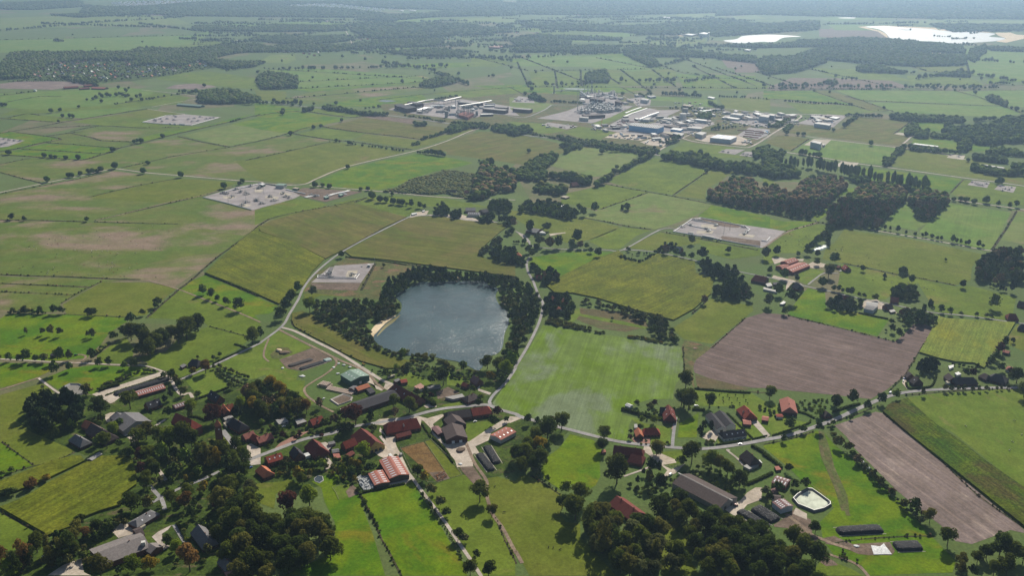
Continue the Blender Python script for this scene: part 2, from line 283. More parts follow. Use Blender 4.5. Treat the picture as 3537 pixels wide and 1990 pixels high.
# name, surface, outline in the photo, row direction (two points), level, crop height
FIELDS = '''
meadow|grass|C1 1770,860 2300,1060 2576,1185 D1 2576,100 2430,240 2360,300 2110,440 1950,520 1800,580 1740,590 1650,520 1500,480 1400,460 1480,450 1330,390 1640,330 1760,200 2060,80 2000,20 1500,0 C1 1450,1140||1|0
meadow|bright|C1 80,1098 660,1108 1240,1140 1250,1180 1080,1290 1000,1400 900,1490 860,1540 D1 480,425 100,405 0,400 C1 0,1150||1|0
meadow|bright|D1 480,640 430,600 700,490 950,462 1230,480 1400,482 1570,525 1240,600 1000,700 930,760 850,740 820,650 690,640 570,700||1|0
meadow|bright|D1 0,440 480,450 500,520 380,580 200,640 0,690||1|0
meadow|grass|D1 1310,380 1200,450 950,450 960,370 1080,280 1240,190 1330,300||1|0
meadow|olive|D1 0,760 440,640 540,720 400,800 300,900 150,1010 300,1120 480,1200 740,1310 560,1420 E1 350,350 180,390 0,470||1|0
meadow|bright|E1 0,110 330,340 180,385 0,460||2|0
meadow|lawn|D1 1820,600 2110,490 2200,560 2260,690 1990,780 1920,720 1860,650|D1 1900,700 2150,540|1|0
yard_meadow|lawn|D1 2120,480 2390,340 2576,245 D2 60,240 230,120 400,200 560,290 250,410 300,490 430,530 410,610 500,620 480,700 590,840 540,860 400,730 250,660 100,560 0,600 D1 2450,600 2250,540||1|0
maize_field|maize|E1 0,770 200,690 330,620 470,530 840,330 1010,262 1290,255 1350,400 1350,540 1210,640 1200,740 1000,800 740,900 700,960 480,1045|E1 0,770 840,330|2|2.2
maize_field|maize|E1 0,510 350,370 560,300 720,258 800,258 840,305 480,480 440,500 180,600 0,650|E1 0,510 800,258|2|2.0
meadow|grass|E1 0,810 460,1055 270,1170 0,1190|E1 0,810 300,1050|1|0
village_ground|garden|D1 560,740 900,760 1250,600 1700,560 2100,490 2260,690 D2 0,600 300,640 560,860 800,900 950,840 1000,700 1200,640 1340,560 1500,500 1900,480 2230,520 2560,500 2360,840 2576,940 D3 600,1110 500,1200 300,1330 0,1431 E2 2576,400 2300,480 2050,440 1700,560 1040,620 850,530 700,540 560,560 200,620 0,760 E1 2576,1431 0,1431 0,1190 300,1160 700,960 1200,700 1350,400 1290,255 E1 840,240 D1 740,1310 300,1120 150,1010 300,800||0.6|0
meadow|olive|E2 0,520 280,500 330,480 430,520 210,620 190,770 60,720 0,620||2|0
meadow|bright|E2 560,500 800,400 860,500 770,560 830,680 1030,620 1080,800 1160,1000 1290,1431 280,1431 700,1240 800,1150 790,900 690,700 660,560||1|0
paddock|lawn|E2 770,560 860,535 960,530 920,660 830,680||2|0
paddock|soil|E2 960,530 1000,560 1030,620 930,662 900,600||2.4|0
meadow|bright|E2 1040,635 1300,575 1480,535 1560,500 1640,640 1750,800 1850,960 1930,1100 2080,1330 2100,1431 1450,1431 1330,1200 1260,1080 1180,900 1110,740|E2 1100,640 1800,1400|1|0
meadow|grass|E2 1810,510 2050,430 2250,480 2300,560 2290,660 2380,850 2576,1250 2576,1431 2240,1431 2150,1290 1900,920 1700,640||1|0
paddock|mud|E2 1440,170 1670,108 1880,400 1840,480 1800,500 1720,420||2.4|0
paddock|olive|E2 1680,105 1740,90 2050,430 1900,470 1880,400||2.4|0
manure_patch|soil|E2 1720,410 1880,400 1930,470 1810,505||2.8|0
meadow|olive|E2 2230,480 2400,450 2576,500 E3 100,450 200,430 500,610 560,700 500,820 560,900 700,920 700,1060 790,1150 900,1260 1050,1431 200,1431 130,1310 0,1070 E2 2560,1200 2380,830 2300,650||1.2|0
meadow|bright|E3 600,30 830,90 900,170 940,230 890,310 900,450 850,540 800,570 640,520 500,580 340,470 310,380 380,250 480,180||2|0
glade|olive|E3 1640,870 1700,980 1830,1150 1800,1300 1880,1431 1500,1431 1500,1120 1430,1030||2|0
sown_field|sown|D2 2350,840 2400,915 2576,940 D3 0,930 600,1095 860,1165 960,1190 1165,1212 1180,1060 1210,1000 1330,1010 1110,950 1100,890 1400,800 1620,800 1620,720 1650,640 1725,560 1700,290 1130,190 780,140 330,68 180,320 0,590|D3 300,900 560,300|1|0
ploughed_field|plough|C4 230,1110 D4 330,0 1300,232 1400,150 1480,60 1560,50 1690,90 1530,340 1400,560 1230,700 1060,800 800,770 500,740 0,690 D3 2400,690 2100,640 1830,540 1810,480 1850,400 2330,0 C4 0,1090|D4 330,0 1300,232|1|0
fallow_patch|fallow|D3 1830,555 1960,590 2390,700 2340,712 1860,690||2|0
rough_corner|rough|D3 1700,290 1730,215 1950,270 1990,300 1830,420 1810,540 1830,690 1740,560||1.2|0
maize_field|maize3|C4 1740,1120 D4 1740,-10 1800,10 2490,50 2400,200 2180,500 2080,450 1900,440 1720,400 1540,345|D4 1560,340 1740,0|1|2.0
meadow|olive|D4 2510,60 2576,75 2576,330 2400,250 2420,180||1|0
meadow|lawn|D4 1400,790 1700,745 2576,690 E4 2576,570 1850,0 D4 1700,1060 1500,880 1440,820|D4 1500,850 2200,1400|1|0
maize_field|maize4|D4 1180,935 1230,870 1420,800 1500,880 1700,1060 1950,1230 2200,1431 E4 2576,575 2576,955 1390,0|D4 1250,1000 1780,1431|2|2.3
ploughed_field|plough2|D4 700,1060 1110,925 1185,940 1400,1110 1780,1431 E4 1400,10 2576,975 2576,1010 2440,980 2200,1070 2060,1120 1900,1090 1750,930 1560,790 1330,600 1060,330 890,160 D4 820,1170|E4 1000,250 2100,1080|1|0
meadow|bright|D4 0,1260 400,1170 520,1110 600,1130 700,1250 870,1390 E4 1050,400 1300,640 1500,870 1700,1080 1900,1290 1870,1400 1050,1431 970,1330 700,1230 590,1080 560,900 700,760 440,560 290,400 100,240 0,160 0,130||1|0
field_edge|verge|D4 545,1110 600,1130 660,1300 E4 700,350 830,640 850,790 770,790 700,560 620,330 550,120||2|0
yard|soil|E4 210,860 300,780 470,880 480,1020 560,1070 460,1060 300,1000 230,960 110,950 100,930||2.2|0
yard|soil|E4 590,1060 700,1040 880,1120 1250,1100 1300,1190 1270,1230 1040,1230 940,1220 760,1140 620,1120||2|0
meadow|grass|E4 480,1431 520,1350 590,1240 700,1300 880,1370 980,1431||2|0
path_edge|soil|E4 600,1240 700,1290 740,1330 620,1340 560,1300||2.6|0
maize_field|maize2|C2 370,1100 470,1080 600,1130 700,1210 850,1300 1000,1370 1180,1431 D2 1400,395 1550,430 1450,500 1300,500 1050,430 880,350 700,250 560,180 400,90 365,30|D2 400,60 1400,470|1|1.2
silage_apron|soil|D2 240,410 570,295 680,350 740,380 770,420 480,520 320,500||2|0
rough_yard|rough|D2 150,360 230,285 330,290 380,340 240,400 170,400||2|0
meadow|lawn|D2 1440,590 1530,535 1700,610 1750,650 1690,670 1540,680 1450,620||2|0
meadow|lawn|D2 1900,530 2050,560 2140,610 2030,680 1900,660||2|0
paddock|soil|D2 1790,730 1910,680 2030,740 1900,780 1810,800||2|0
lawn|lawn|D2 1840,860 2030,830 2070,850 1900,890||2|0
lawn|lawn|D2 2070,1050 2330,1010 2400,1080 2110,1220||2|0
lawn|lawn|D3 1820,710 1950,715 2390,740 2520,820 2576,900 2576,1100 2540,1180 2200,1240 2060,1250 2040,1130 2350,1000 2230,920 2230,880 2050,870 1840,870||1.5|0
lawn|bright|D3 1680,1040 1830,960 1870,930 1850,1180 1660,1180||1.5|0
lawn|lawn|D3 1190,990 1280,1010 1330,1040 1590,1080 1590,1240 1400,1240 1390,1130||1.5|0
lawn|grass|D3 1480,1330 1640,1310 1740,1310 1750,1400 E3 1600,350 1510,300||2|0
lawn|lawn|D4 0,820 100,830 170,900 240,1000 440,1030 200,1140 90,1160 0,1080||1.5|0
meadow|olive|D1 2060,1200 2260,1180 2260,1270 2080,1300||2|0
meadow|olive|C2 470,860 540,780 1060,800 1190,610 1640,640 1560,720 1400,720 1250,800 1250,960 900,930 650,920 500,980||1|0
rough_ground|rough|C2 540,790 600,700 660,670 800,600 920,540 1640,620 1660,640 1560,720 1400,720 1250,800 1250,960 900,930 600,900 480,900||1.2|0
maize_field|maize2|C2 1850,145 2100,185 2450,215 2500,240 2420,300 2330,380 2230,470 2200,540 2576,620 2576,740 1980,660 1300,570 960,540 890,490 1100,380 1300,270 1500,165 1620,140|C2 1100,430 2576,640|1|1.6
maize_field|maize2|C2 950,0 1500,150 1300,240 1100,350 880,470 700,560 380,400 60,290 40,250 150,190 490,90 750,45|C2 100,200 800,500|1|1.6
maize_field|maize|C1 2576,230 C2 40,290 380,400 690,565 560,700 480,830 440,860 240,1010 0,900 C1 2576,920 2030,700 2200,540 2380,380|C2 0,350 500,560|1|2.0
meadow|bright|C1 2030,715 2576,940 C2 0,930 230,1020 210,1060 140,1100 0,1110 C1 2576,1180 1770,860 1900,770||1.1|0
meadow|olive|C1 1480,790 1750,850 1500,1050 1450,1110 1240,1135 660,1105 620,1010 900,850 1010,785 1240,790||1.05|0
meadow|dry|C1 0,720 330,725 1300,760 1480,780 1730,830 1990,660 2150,540 2576,230 B1 2576,1240 2400,1350 1780,1360 930,1340 870,1335 0,1320||1|0
meadow|dry|C1 0,730 1250,770 990,785 600,1000 560,1080 90,1090 0,1080|C1 0,800 900,830|1|0
meadow|dry|B1 0,1060 380,985 800,905 1110,830 1400,865 1750,900 1960,1085 1640,1150 1180,1260 930,1325 0,1310||1|0
meadow|olive|B1 870,1095 1130,1030 1760,905 2350,945 2300,970 2000,1085 1640,1150||1.1|0
meadow|dry|B1 950,1330 1200,1265 1660,1150 1960,1090 2480,1225 2576,1200 2576,1240 B2 700,1160 C1 2576,230 2400,330 C1 1780,210 950,190||1.05|0
meadow|grass|B2 0,1220 330,1120 500,1105 720,1165 560,1230 120,1310 0,1370||1.1|0
meadow|grass|B2 740,1160 980,1110 1110,1090 1330,1080 1850,1095 2320,1190 2000,1190 1700,1180 1560,1240 1480,1290 1300,1230 960,1150||1.1|0
meadow|dry|B1 0,840 200,900 380,945 1110,810 1100,800 1500,780 2250,600 1780,490 1400,560 1100,650 850,720 320,700 0,760||1|0
meadow|bright|B1 0,450 110,445 600,510 390,552 200,600 0,640||1.3|0
meadow|bright|B1 210,608 460,560 1170,605 1110,640 990,660 500,625||1.3|0
meadow|bright|B1 0,660 200,620 1000,665 860,715 740,715 0,670||1.3|0
meadow|dry|B1 620,465 780,440 1000,390 1640,430 1390,480 1300,545 1180,600 470,555||1.2|0
meadow|grass|B1 100,305 270,265 500,290 760,325 540,345 0,310||1.2|0
meadow|cool|B1 430,280 1180,175 1420,210 1000,290 830,310 640,300||1.2|0
meadow|olive|B1 1080,290 1460,222 1830,268 1480,310||1.2|0
meadow|grass|B1 850,320 1060,290 1470,312 1420,350 2000,395 1650,430 1000,380 700,345||1.1|0
meadow|bright|B1 1390,500 1640,440 2100,370 2300,310 2500,270 2300,340 1800,445 1420,540||1.2|0
meadow|pale|B1 1800,480 2280,375 B2 0,320 0,410 640,380 360,455 0,545 B1 2576,530 2250,590||1.1|0
meadow|bright|B1 2290,370 2576,300 B2 0,290 300,240 450,245 900,310 850,340 640,385 380,450 240,452 0,410 B1 2576,415||1.2|0
meadow|bright|B2 0,160 440,210 460,235 260,250 0,285||1.2|0
meadow|dry|B1 1190,805 1440,750 2250,600 B2 0,550 350,470 750,530 400,620 0,710 B1 2300,720 2576,935 1750,865||1.05|0
meadow|olive|B2 0,715 760,540 1500,640 1250,700 900,800 700,880 520,960 0,930 B1 2576,930 1900,870 2300,730|B2 0,900 1200,680|1.05|0
meadow|bright|B2 640,920 900,810 1250,730 1600,660 1880,690 2160,750 2030,790 1760,840 1550,910 1380,990 1230,1020 700,990||1|0
meadow|bright|B2 760,160 1000,180 1180,130 1280,160 1200,200 830,190||1.2|0
meadow|grass|B2 480,240 620,215 1130,270 950,305|B2 480,240 950,305|1.2|0
meadow|grass|B2 420,465 690,405 1110,460 960,510 760,525||1.2|0
field|maize2|B2 700,395 1110,300 1560,370 1880,400 1900,440 1700,520 1430,490 1130,455|B2 700,400 1400,490|1.2|0
ploughed_field|soil|B2 1080,300 1150,280 1570,320 1560,368||1.4|0
field|olive|B2 1110,465 1640,530 2110,420 2180,420 1900,520 1600,615 1540,610 970,520|B2 1110,465 1640,530|1.15|0
field|maize2|B2 1900,640 1650,610 1900,540 2220,440 2576,440 B3 0,475 150,480 500,560 620,590 480,680 130,770 B2 2576,760 2340,720 1890,670|B2 1700,610 2400,480|1.1|0
meadow|pale|B3 370,770 500,700 720,585 1290,660 1200,740 1030,850 930,880 830,890 700,850|B3 500,780 1200,660|1.1|0
meadow|grass|B3 950,930 1430,705 1700,745 2000,800 1620,1070 1120,980|B3 1100,960 1650,730|1.1|0
meadow|olive|B3 2010,805 2350,850 2180,860 2080,940 1950,1000 1930,1110 1640,1080||1.1|0
meadow|grass|B3 540,1060 950,965 1380,1045 890,1220 760,1190 500,1150||1.1|0
meadow|pale|B3 1380,1045 1640,1085 2000,1165 1850,1270 1640,1350 1430,1410 1180,1370 740,1290 900,1210||1.1|0
meadow|bright|B3 2000,1170 2576,1285 2576,1420 1860,1280||1.1|0
meadow|bright|B4 0,1290 200,1330 530,1330 480,1350 230,1420 B4 0,1385||1.1|0
meadow|grass|B4 480,1355 690,1375 C4 680,240 430,430 380,500 170,500 0,480 230,290||1.1|0
meadow|olive|B3 0,1220 480,1270 740,1300 1080,1380 B3 1040,1431 C3 1100,240 780,370 560,400 420,320 180,240 0,120||1.05|0
meadow|grass|C3 1120,240 1400,275 1250,330 1090,460 940,460 780,380||1.15|0
meadow|olive|C3 1140,440 1500,290 1900,350 1900,400 1400,480||1.1|0
meadow|grass|C3 1880,370 2470,460 2490,520 2200,560 1900,490||1.15|0
meadow|bright|C3 230,540 560,490 950,490 1060,480 830,570 500,730 380,690 200,600||1.15|0
maize_field|maize|C3 350,815 520,730 830,575 1080,480 1180,580 1330,590 1460,510 1830,590 1840,700 2020,760 1990,910 1820,1060 1620,1170 1250,1070 870,950 620,900 450,900|C3 700,900 1500,560|1.2|1.8
field|fallow|C3 690,1040 1100,1080 1330,1140 1370,1230 1150,1280 900,1250 640,1150 C3 700,1080||1.2|0
field|lawn|C3 570,1110 690,1040 700,1100 1100,1170 1390,1240 1340,1250 900,1170 690,1120 640,1180 570,1180||1.6|0
meadow|olive|C3 1980,950 2400,1020 2410,1070 2000,1400 1720,1350 1600,1250 1850,1090||1.1|0
meadow|grass|C4 0,440 170,520 90,600 0,620||1.1|0
meadow|olive|C4 700,400 800,265 950,290 1400,350 2170,510 2060,640 2050,770 1900,820 1500,750 1050,640 770,600 580,560 620,450||1.1|0
meadow|cool|B4 1340,1150 1480,1170 1460,1240 1700,1310 1520,1400 C4 1530,280 1200,220||1.1|0
meadow|cool|B4 1800,1150 2450,1240 2250,1620 2130,1600 C4 1540,290 1700,120|B4 1900,1200 1800,1500|1.1|0
meadow|pale|B4 2520,1230 2576,1240 C4 2576,410 2350,370||1.1|0
meadow|grass|C4 770,610 1050,660 1500,750 1900,830 2030,820 2500,940 2450,1170 1700,1080 1650,1000 1530,800 1350,860 1200,960 1030,950 730,850||1.15|0
meadow|bright|C4 440,845 610,890 620,1050 960,1090 1240,1160 1130,1320 240,1110 330,970||1.15|0
meadow|lawn|C4 350,700 440,650 600,670 560,740 430,810 350,780||1.3|0
meadow|bright|B4 540,1325 600,1130 730,1090 890,1030 900,1005 840,1000 720,1080 600,1200||1.3|0
meadow|bright|B4 540,1330 720,1180 640,1170 490,1290||1.3|0
meadow|grass|B4 0,870 130,890 100,960 0,1000||1.3|0
meadow|cool|B4 0,650 190,670 220,780 100,770 0,740||1.3|0
meadow|cool|B4 300,640 440,540 680,525 1320,605 1200,770 900,745 600,700|B4 640,690 680,530|1.2|0
field|maize2|B4 10,550 150,475 450,510 270,635||1.2|0
field|maize2|B4 940,300 1460,335 1290,460 1450,495 1340,580 640,500 200,450 280,370 450,420 700,440|B4 500,470 1440,340|1.2|0
field|maize2|B4 340,400 640,430 620,405 370,375||1.3|0
meadow|bright|B4 1470,335 1800,330 1770,440 1540,430 1300,460||1.2|0
meadow|bright|B4 1500,505 1930,535 2080,560 2320,600 2200,640 1950,640 1850,620 1460,560||1.2|0
meadow|olive|B4 1400,620 2000,700 2576,850 2576,970 1900,880 1250,780|B4 1300,750 2000,880|1.15|0
meadow|bright|B4 900,790 1620,870 1960,910 1840,1040 1650,1000 900,900 750,840||1.15|0
meadow|grass|B4 1970,920 2576,990 2576,1170 2100,1140 1850,1060||1.15|0
meadow|grass|B4 220,150 400,160 860,185 1240,235 820,275 400,265||1.15|0
meadow|bright|B4 0,40 490,38 800,150 880,180 600,150 200,120 0,115||1.2|0
field|maize2|B4 500,38 640,38 850,90 1230,230 1050,230|B4 500,38 1050,230|1.3|0
meadow|cool|B4 700,30 1900,40 2360,185 1250,140 980,130||1.15|0
meadow|cool|B4 1050,150 2360,190 2576,260 2300,300 1250,245||1.15|0
meadow|cool|B4 1930,45 2576,25 2576,200 2380,185||1.15|0
industrial_ground|rough|B2 1210,170 2010,110 B3 0,0 600,20 1200,60 1400,190 2100,205 B4 0,262 340,268 300,350 0,520 B3 2380,590 1850,560 1700,520 1450,640 600,560 0,350 B2 2300,400 1800,330 1300,260||1.0|0
meadow|pale|B3 0,100 440,170 340,230 200,260 0,250||1.3|0
meadow|lawn|B3 0,340 400,370 570,430 400,460 250,460 0,400||1.3|0
meadow|grass|B3 520,450 700,390 1050,450 900,520 760,520||1.3|0
meadow|grass|B3 1600,620 1740,540 2240,600 2080,650 2400,700 2000,700||1.3|0
meadow|cool|B3 1350,85 2050,130 2060,210 1700,150 1400,130||1.3|0
meadow|olive|B3 2070,110 2576,110 2576,240 2140,225||1.2|0
meadow|lawn|B3 830,360 1240,200 1360,210 900,380||1.4|0
'''
def parse_along(s):
    q = Q(s); return (q[0][:2], q[1][:2]) if q else None
for fi, ln in enumerate(FIELDS.strip().split('\n')):
    nm, mt, pts, al, lv, h = ln.split('|')
    sheet(nm, mt, [q[:2] for q in Q(pts)], float(lv) + fi * .0012, parse_along(al), float(h))

# far field pattern, outlines in whole-picture coordinates
FAR = '''
meadow|cool|0,100 480,88 560,70 480,110 330,128 0,132
meadow|pale|0,45 160,38 430,40 480,60 0,72
ploughed_field|plough|100,112 160,96 240,94 150,113
ploughed_field|plough|240,112 300,97 335,94 290,110
field|soil|350,35 560,26 620,24 560,36 440,42
meadow|cool|480,62 860,52 900,60 640,75 480,80
meadow|grass|340,110 420,100 620,105 560,120 400,128
ploughed_field|plough2|0,210 60,203 190,205 240,212 130,225 0,222
ploughed_field|plough2|415,222 440,213 510,208 545,218 500,225
meadow|grass|380,190 520,178 640,195 650,225 540,215 400,200
meadow|cool|0,235 90,230 230,225 300,218 400,228 300,262 100,275 0,270
field|grass|100,255 400,232 480,245 450,262 250,275 0,290
meadow|cool|665,175 800,172 1040,190 1100,200 800,225 670,205
field|stubble|690,210 1060,190 1080,196 820,212 720,216
meadow|bright|700,222 1050,200 1100,206 780,230
field|dry|720,248 780,232 1080,208 1130,213 1000,235 800,262
meadow|olive|640,225 720,230 720,245 790,262 650,250
meadow|bright|800,265 900,248 1060,236 1080,255 960,262
meadow|grass|1080,235 1300,212 1320,232 1180,245
meadow|bright|1320,232 1180,215 1480,210 1640,225 1480,240
field|pale|650,155 680,138 740,136 745,150 720,160
meadow|bright|960,165 1100,158 1250,155 1240,165 1060,172
meadow|bright|1265,148 1380,142 1360,152 1290,157
field|grass|1180,165 1190,140 1230,138 1290,160 1240,168
meadow|cool|1290,165 1340,137 1440,140 1480,168
meadow|cool|1440,140 1560,138 1680,172 1590,180 1480,168
field|soil|1520,147 1600,146 1660,166 1560,158
meadow|bright|1490,132 1600,130 1640,143 1510,145
meadow|grass|1330,180 1700,175 1700,215 1340,218
field|soil|1810,145 1830,170 1920,180 1900,155
ploughed_field|soil|1835,155 1935,158 1900,182 1850,182
meadow|bright|1700,185 1900,190 1900,215 1720,218
field|olive|1480,155 1640,160 1700,180 1500,182
field|soil|1990,195 2230,198 2290,220 1950,228 1925,222
meadow|grass|2035,170 2200,175 2300,205 2100,196
meadow|olive|2300,160 2400,155 2500,165 2480,185 2310,180
meadow|cool|2360,120 2575,128 2575,200 2440,190 2420,150
meadow|bright|2500,160 2575,165 2575,205 2480,210
meadow|grass|2280,190 2430,188 2480,215 2290,215
meadow|grass|1740,210 1920,205 1935,225 1750,228
ploughed_field|soil|2060,72 2200,76 2250,98 2170,102 2060,92
meadow|cool|2080,60 2180,62 2260,77 2100,75
meadow|pale|2160,55 2330,50 2575,52 2575,62 2330,62
meadow|pale|1500,22 1560,20 1580,26 1510,28
meadow|pale|1700,35 1800,33 1830,42 1700,45
meadow|cool|960,48 1100,44 1120,52 980,60
meadow|pale|1160,45 1290,42 1300,55 1150,56
meadow|cool|930,75 1060,70 1080,88 950,100
meadow|grass|1280,70 1450,66 1520,80 1400,90
meadow|cool|1420,92 1560,80 1600,88 1500,105 1430,106
meadow|pale|1560,105 1700,98 1790,100 1700,118 1560,118
meadow|cool|900,120 1010,118 1120,120 1000,128
meadow|cool|1560,62 1700,58 1720,66 1580,70
meadow|pale|1840,40 1900,38 1930,46 1850,48
meadow|cool|2060,44 2200,40 2260,46 2080,52
'''
for ln in FAR.strip().split('\n'):
    nm, mt, pts = ln.split('|')
    FK = globals().get('FK', 0) + 1; sheet(nm, mt, [q[:2] for q in Q('F ' + pts)], 1.2 + FK * .012)

# yards and slabs
YARDS = '''
yard|concrete|D1 905,755 1000,720 1250,640 1590,530 1650,560 1710,590 1680,620 1350,720 1180,790 1130,830 1090,845 1000,790
yard|concrete|D1 1030,960 1090,935 1200,930 1180,1000 1070,1040 1050,1020
yard|concrete|E1 1250,60 1290,45 1400,80 1310,100
yard|concrete|E1 470,1431 620,1330 810,1260 830,1400 900,1431
yard|concrete|E1 450,1230 520,1120 530,1200 470,1290
yard|lane|E1 1500,1050 1560,1000 1660,950 1700,930 1660,980 1600,1020 1610,1110 1680,1140 1600,1190 1550,1100
yard|concrete|E1 1100,990 1170,920 1260,920 1350,1010 1170,1060
yard|concrete|D2 840,900 960,850 1000,920 900,940
yard|concrete|D2 1290,650 1380,650 1340,720 1280,700 1130,640 1080,640 1100,590 1150,580 1200,700 1260,720
yard|concrete|D2 1550,1060 1260,1060 1150,1050 1230,1000 1620,970 1700,990 1740,1090 1650,1000 1640,1060 1560,1110
yard|concrete|D2 1240,1080 1300,1170 1400,1170 1390,1230 1450,1431 1340,1431 1300,1250 1290,1160 1230,1120
yard|concrete|E2 1240,140 1300,110 1390,130 1450,240 1560,470 1480,530 1200,580 1180,540 1440,500 1300,280 1230,250 1180,210
yard|concrete|D2 1640,1010 1850,950 1880,960 1760,1050 1870,1240 2120,1220 2300,1100 2480,990 2560,980 2540,1020 2340,1130 2310,1210 2180,1270 2230,1350 2160,1340 2150,1431 2000,1431 1930,1350 1760,1150 1720,1030
yard|concrete|E2 1900,170 2010,160 2080,130 2140,200 2160,350 2000,360 1960,230
yard|soil|E2 2160,350 2250,480 2300,570 2230,600 2050,400 2030,360
yard|concrete|D2 1670,870 1740,830 1790,840 1800,880 1700,890
yard|lane|D2 2200,690 2230,660 2220,700 2340,740 2320,760 2210,720
yard|concrete|D3 0,970 140,985 0,1040
yard|red|D3 1210,1200 1230,1170 1390,1190 1390,1240 1240,1240
yard|red|D3 1600,1100 1640,960 1650,1000 1640,1100
yard|concrete|D3 1330,1260 1390,1270 1420,1350 1500,1340 1640,1400 1650,1431 E3 1500,340 1380,240 1320,200
yard|concrete|E3 1460,310 1600,380 1740,320 1640,420 1500,470 1560,390
yard|concrete|D3 1900,1180 1970,1120 2070,1080 2100,1120 2020,1240
yard|concrete|D4 1380,600 1430,560 1410,640 1420,705 1370,640
yard|concrete|E3 2130,780 2290,680 2350,610 2430,560 2500,560 2490,680 2350,730 2290,800 2500,960 2576,1010 E4 30,940 0,1000 E3 2400,960
yard|concrete|E4 290,820 320,760 430,820 430,880
yard|lane|D3 2360,1000 2400,990 2440,1000 2576,1160 2540,1190
yard|concrete|C4 100,720 300,770 400,830 300,800 220,870 230,790 80,750
yard|concrete|C4 430,620 500,580 620,610 590,640 480,650
yard|concrete|C4 80,550 150,540 240,560 400,560 390,580 230,570 110,610
yard|concrete|C3 60,280 150,320 210,390 170,390 90,310
yard|concrete|C3 390,310 550,295 560,300 400,330
yard|concrete|C4 1000,970 1120,960 1250,1040 1330,1100 1180,1060 960,1040
yard|concrete|C2 1540,120 1600,95 1720,80 1700,120 1600,140 1530,160
yard|concrete|C2 2050,120 2180,160 2380,200 2340,170 2120,190 1900,150 1700,120
yard|concrete|D1 2440,1260 2480,1240 2576,1290 2576,1400 2450,1400
yard|red|E2 250,120 440,20 540,0 430,70 330,150 200,170
yard|lane|E1 2470,270 2576,230 2576,330 2480,340
yard|lane|E2 690,230 770,150 700,110 640,120 740,280 790,340 700,390
pad|pad|C2 790,625 1185,600 1050,795 560,790 740,640 780,640
pad_verge|soil|C2 550,800 1050,795 1010,870 610,860
pad_slab|padlight|C2 920,675 1020,672 1000,740 895,740
pad|pad|C3 1610,280 1840,150 2200,205 2576,260 C4 215,285 0,445 C3 2490,450 2100,375 1850,335
pad_verge|soil|C3 1840,150 2300,230 2260,250 2120,240 1860,175
pad_verge|soil|C3 2100,330 2480,380 2480,440 2080,360
pad_slab|padlight|C3 1900,215 2060,225 2040,265 1890,250
pad_slab|padlight|C3 1850,280 2020,280 2000,310 1850,305
pad_slab|padlight|C3 2280,310 2430,325 2400,350 2260,330
pad|pad|B1 2010,1090 2340,990 2576,950 B2 80,960 330,1010 480,1060 380,1110 0,1215 B1 2500,1222||
pad_slab|padlight|B1 2200,1080 2350,1085 2290,1110 2210,1105
pad_slab|padlight|B1 2380,1150 2490,1170 2440,1190 2360,1180
pad_slab|padlight|B2 110,1080 240,1090 220,1115 100,1100
pad_slab|padlight|B2 0,1010 90,1020 60,1045 0,1040
pad_slab|padlight|B2 250,1040 370,1060 330,1080 240,1065
pad_verge|soil|B2 480,1000 700,1010 960,1030 1060,1040 700,1140 480,1090 380,1040||
pad|pad|B1 1410,350 1640,285 1820,270 2190,300 1890,382||
pad|pad|B1 0,500 250,530 80,590 0,600||
pad|pad|B3 2060,650 2140,615 2330,620 2230,670||
pad|pad|B3 2270,680 2330,640 2460,645 2420,695||
pad|padlight|B4 400,575 500,515 670,525 590,598||
pad|pad|B4 330,360 520,290 640,270 820,290 760,340 690,400 500,380||
pad|pad|B4 2015,970 2070,925 2240,945 2210,1000||
pad|pad|B4 2280,1015 2330,970 2500,990 2470,1048||
pad|padlight|B4 1810,700 1850,665 1995,680 1975,722||
pad|padlight|B4 690,790 770,740 940,750 920,790||
pad|padlight|B4 1290,465 1340,450 1460,470 1440,490||
'''
for yi, ln in enumerate(YARDS.strip().split('\n')):
    nm, mt, pts = ln.split('|')[:3]
    sheet(nm, mt, [q[:2] for q in Q(pts)], 3.6 if 'slab' in nm else 3.3 if 'verge' in nm else 2.9 + yi * .003)
IND = '''
pad|B2 1320,225 1450,180 1750,150 2050,120 2350,165 2576,200 B3 0,210 100,285 0,280 B2 2300,265 2200,300 2000,320 1600,270
pad|B3 20,150 90,90 230,110 250,160
pad|B3 270,310 560,240 700,185 900,170 1220,190 1000,300 810,360 500,330
pad|B3 690,60 1040,50 1130,180 760,180
pad|B3 1130,300 1380,210 1480,230 1700,225 1560,290 1420,330 1300,340 1000,400 960,390
pad|B3 1180,390 880,420 950,430 1300,480 1600,470 1800,450 1850,420 2030,370 1980,320 1700,330 1540,340
concrete|B3 1290,545 1480,490 1600,510 1520,590 1370,575
concrete|B3 940,500 1060,450 1250,470 1420,490 1300,530 1180,520
concrete|B3 1830,520 1980,470 2260,480 2400,540 2330,580 1940,545
pad|B3 2250,480 2370,400 2576,420 2550,480 2450,520
pad|B3 2090,310 2130,280 2576,250 B4 0,265 340,280 300,330 150,380 0,400 B3 2576,400 2300,370
pad|B3 1160,120 1300,100 1400,130 1390,180 1280,190
pad|B3 330,375 380,350 680,390 560,420
'''
for yi, ln in enumerate(IND.strip().split('\n')):
    mt, pts = ln.split('|'); sheet('yard' if mt == 'concrete' else 'pad', mt, [q[:2] for q in Q(pts)], 2.2 + yi * .03)

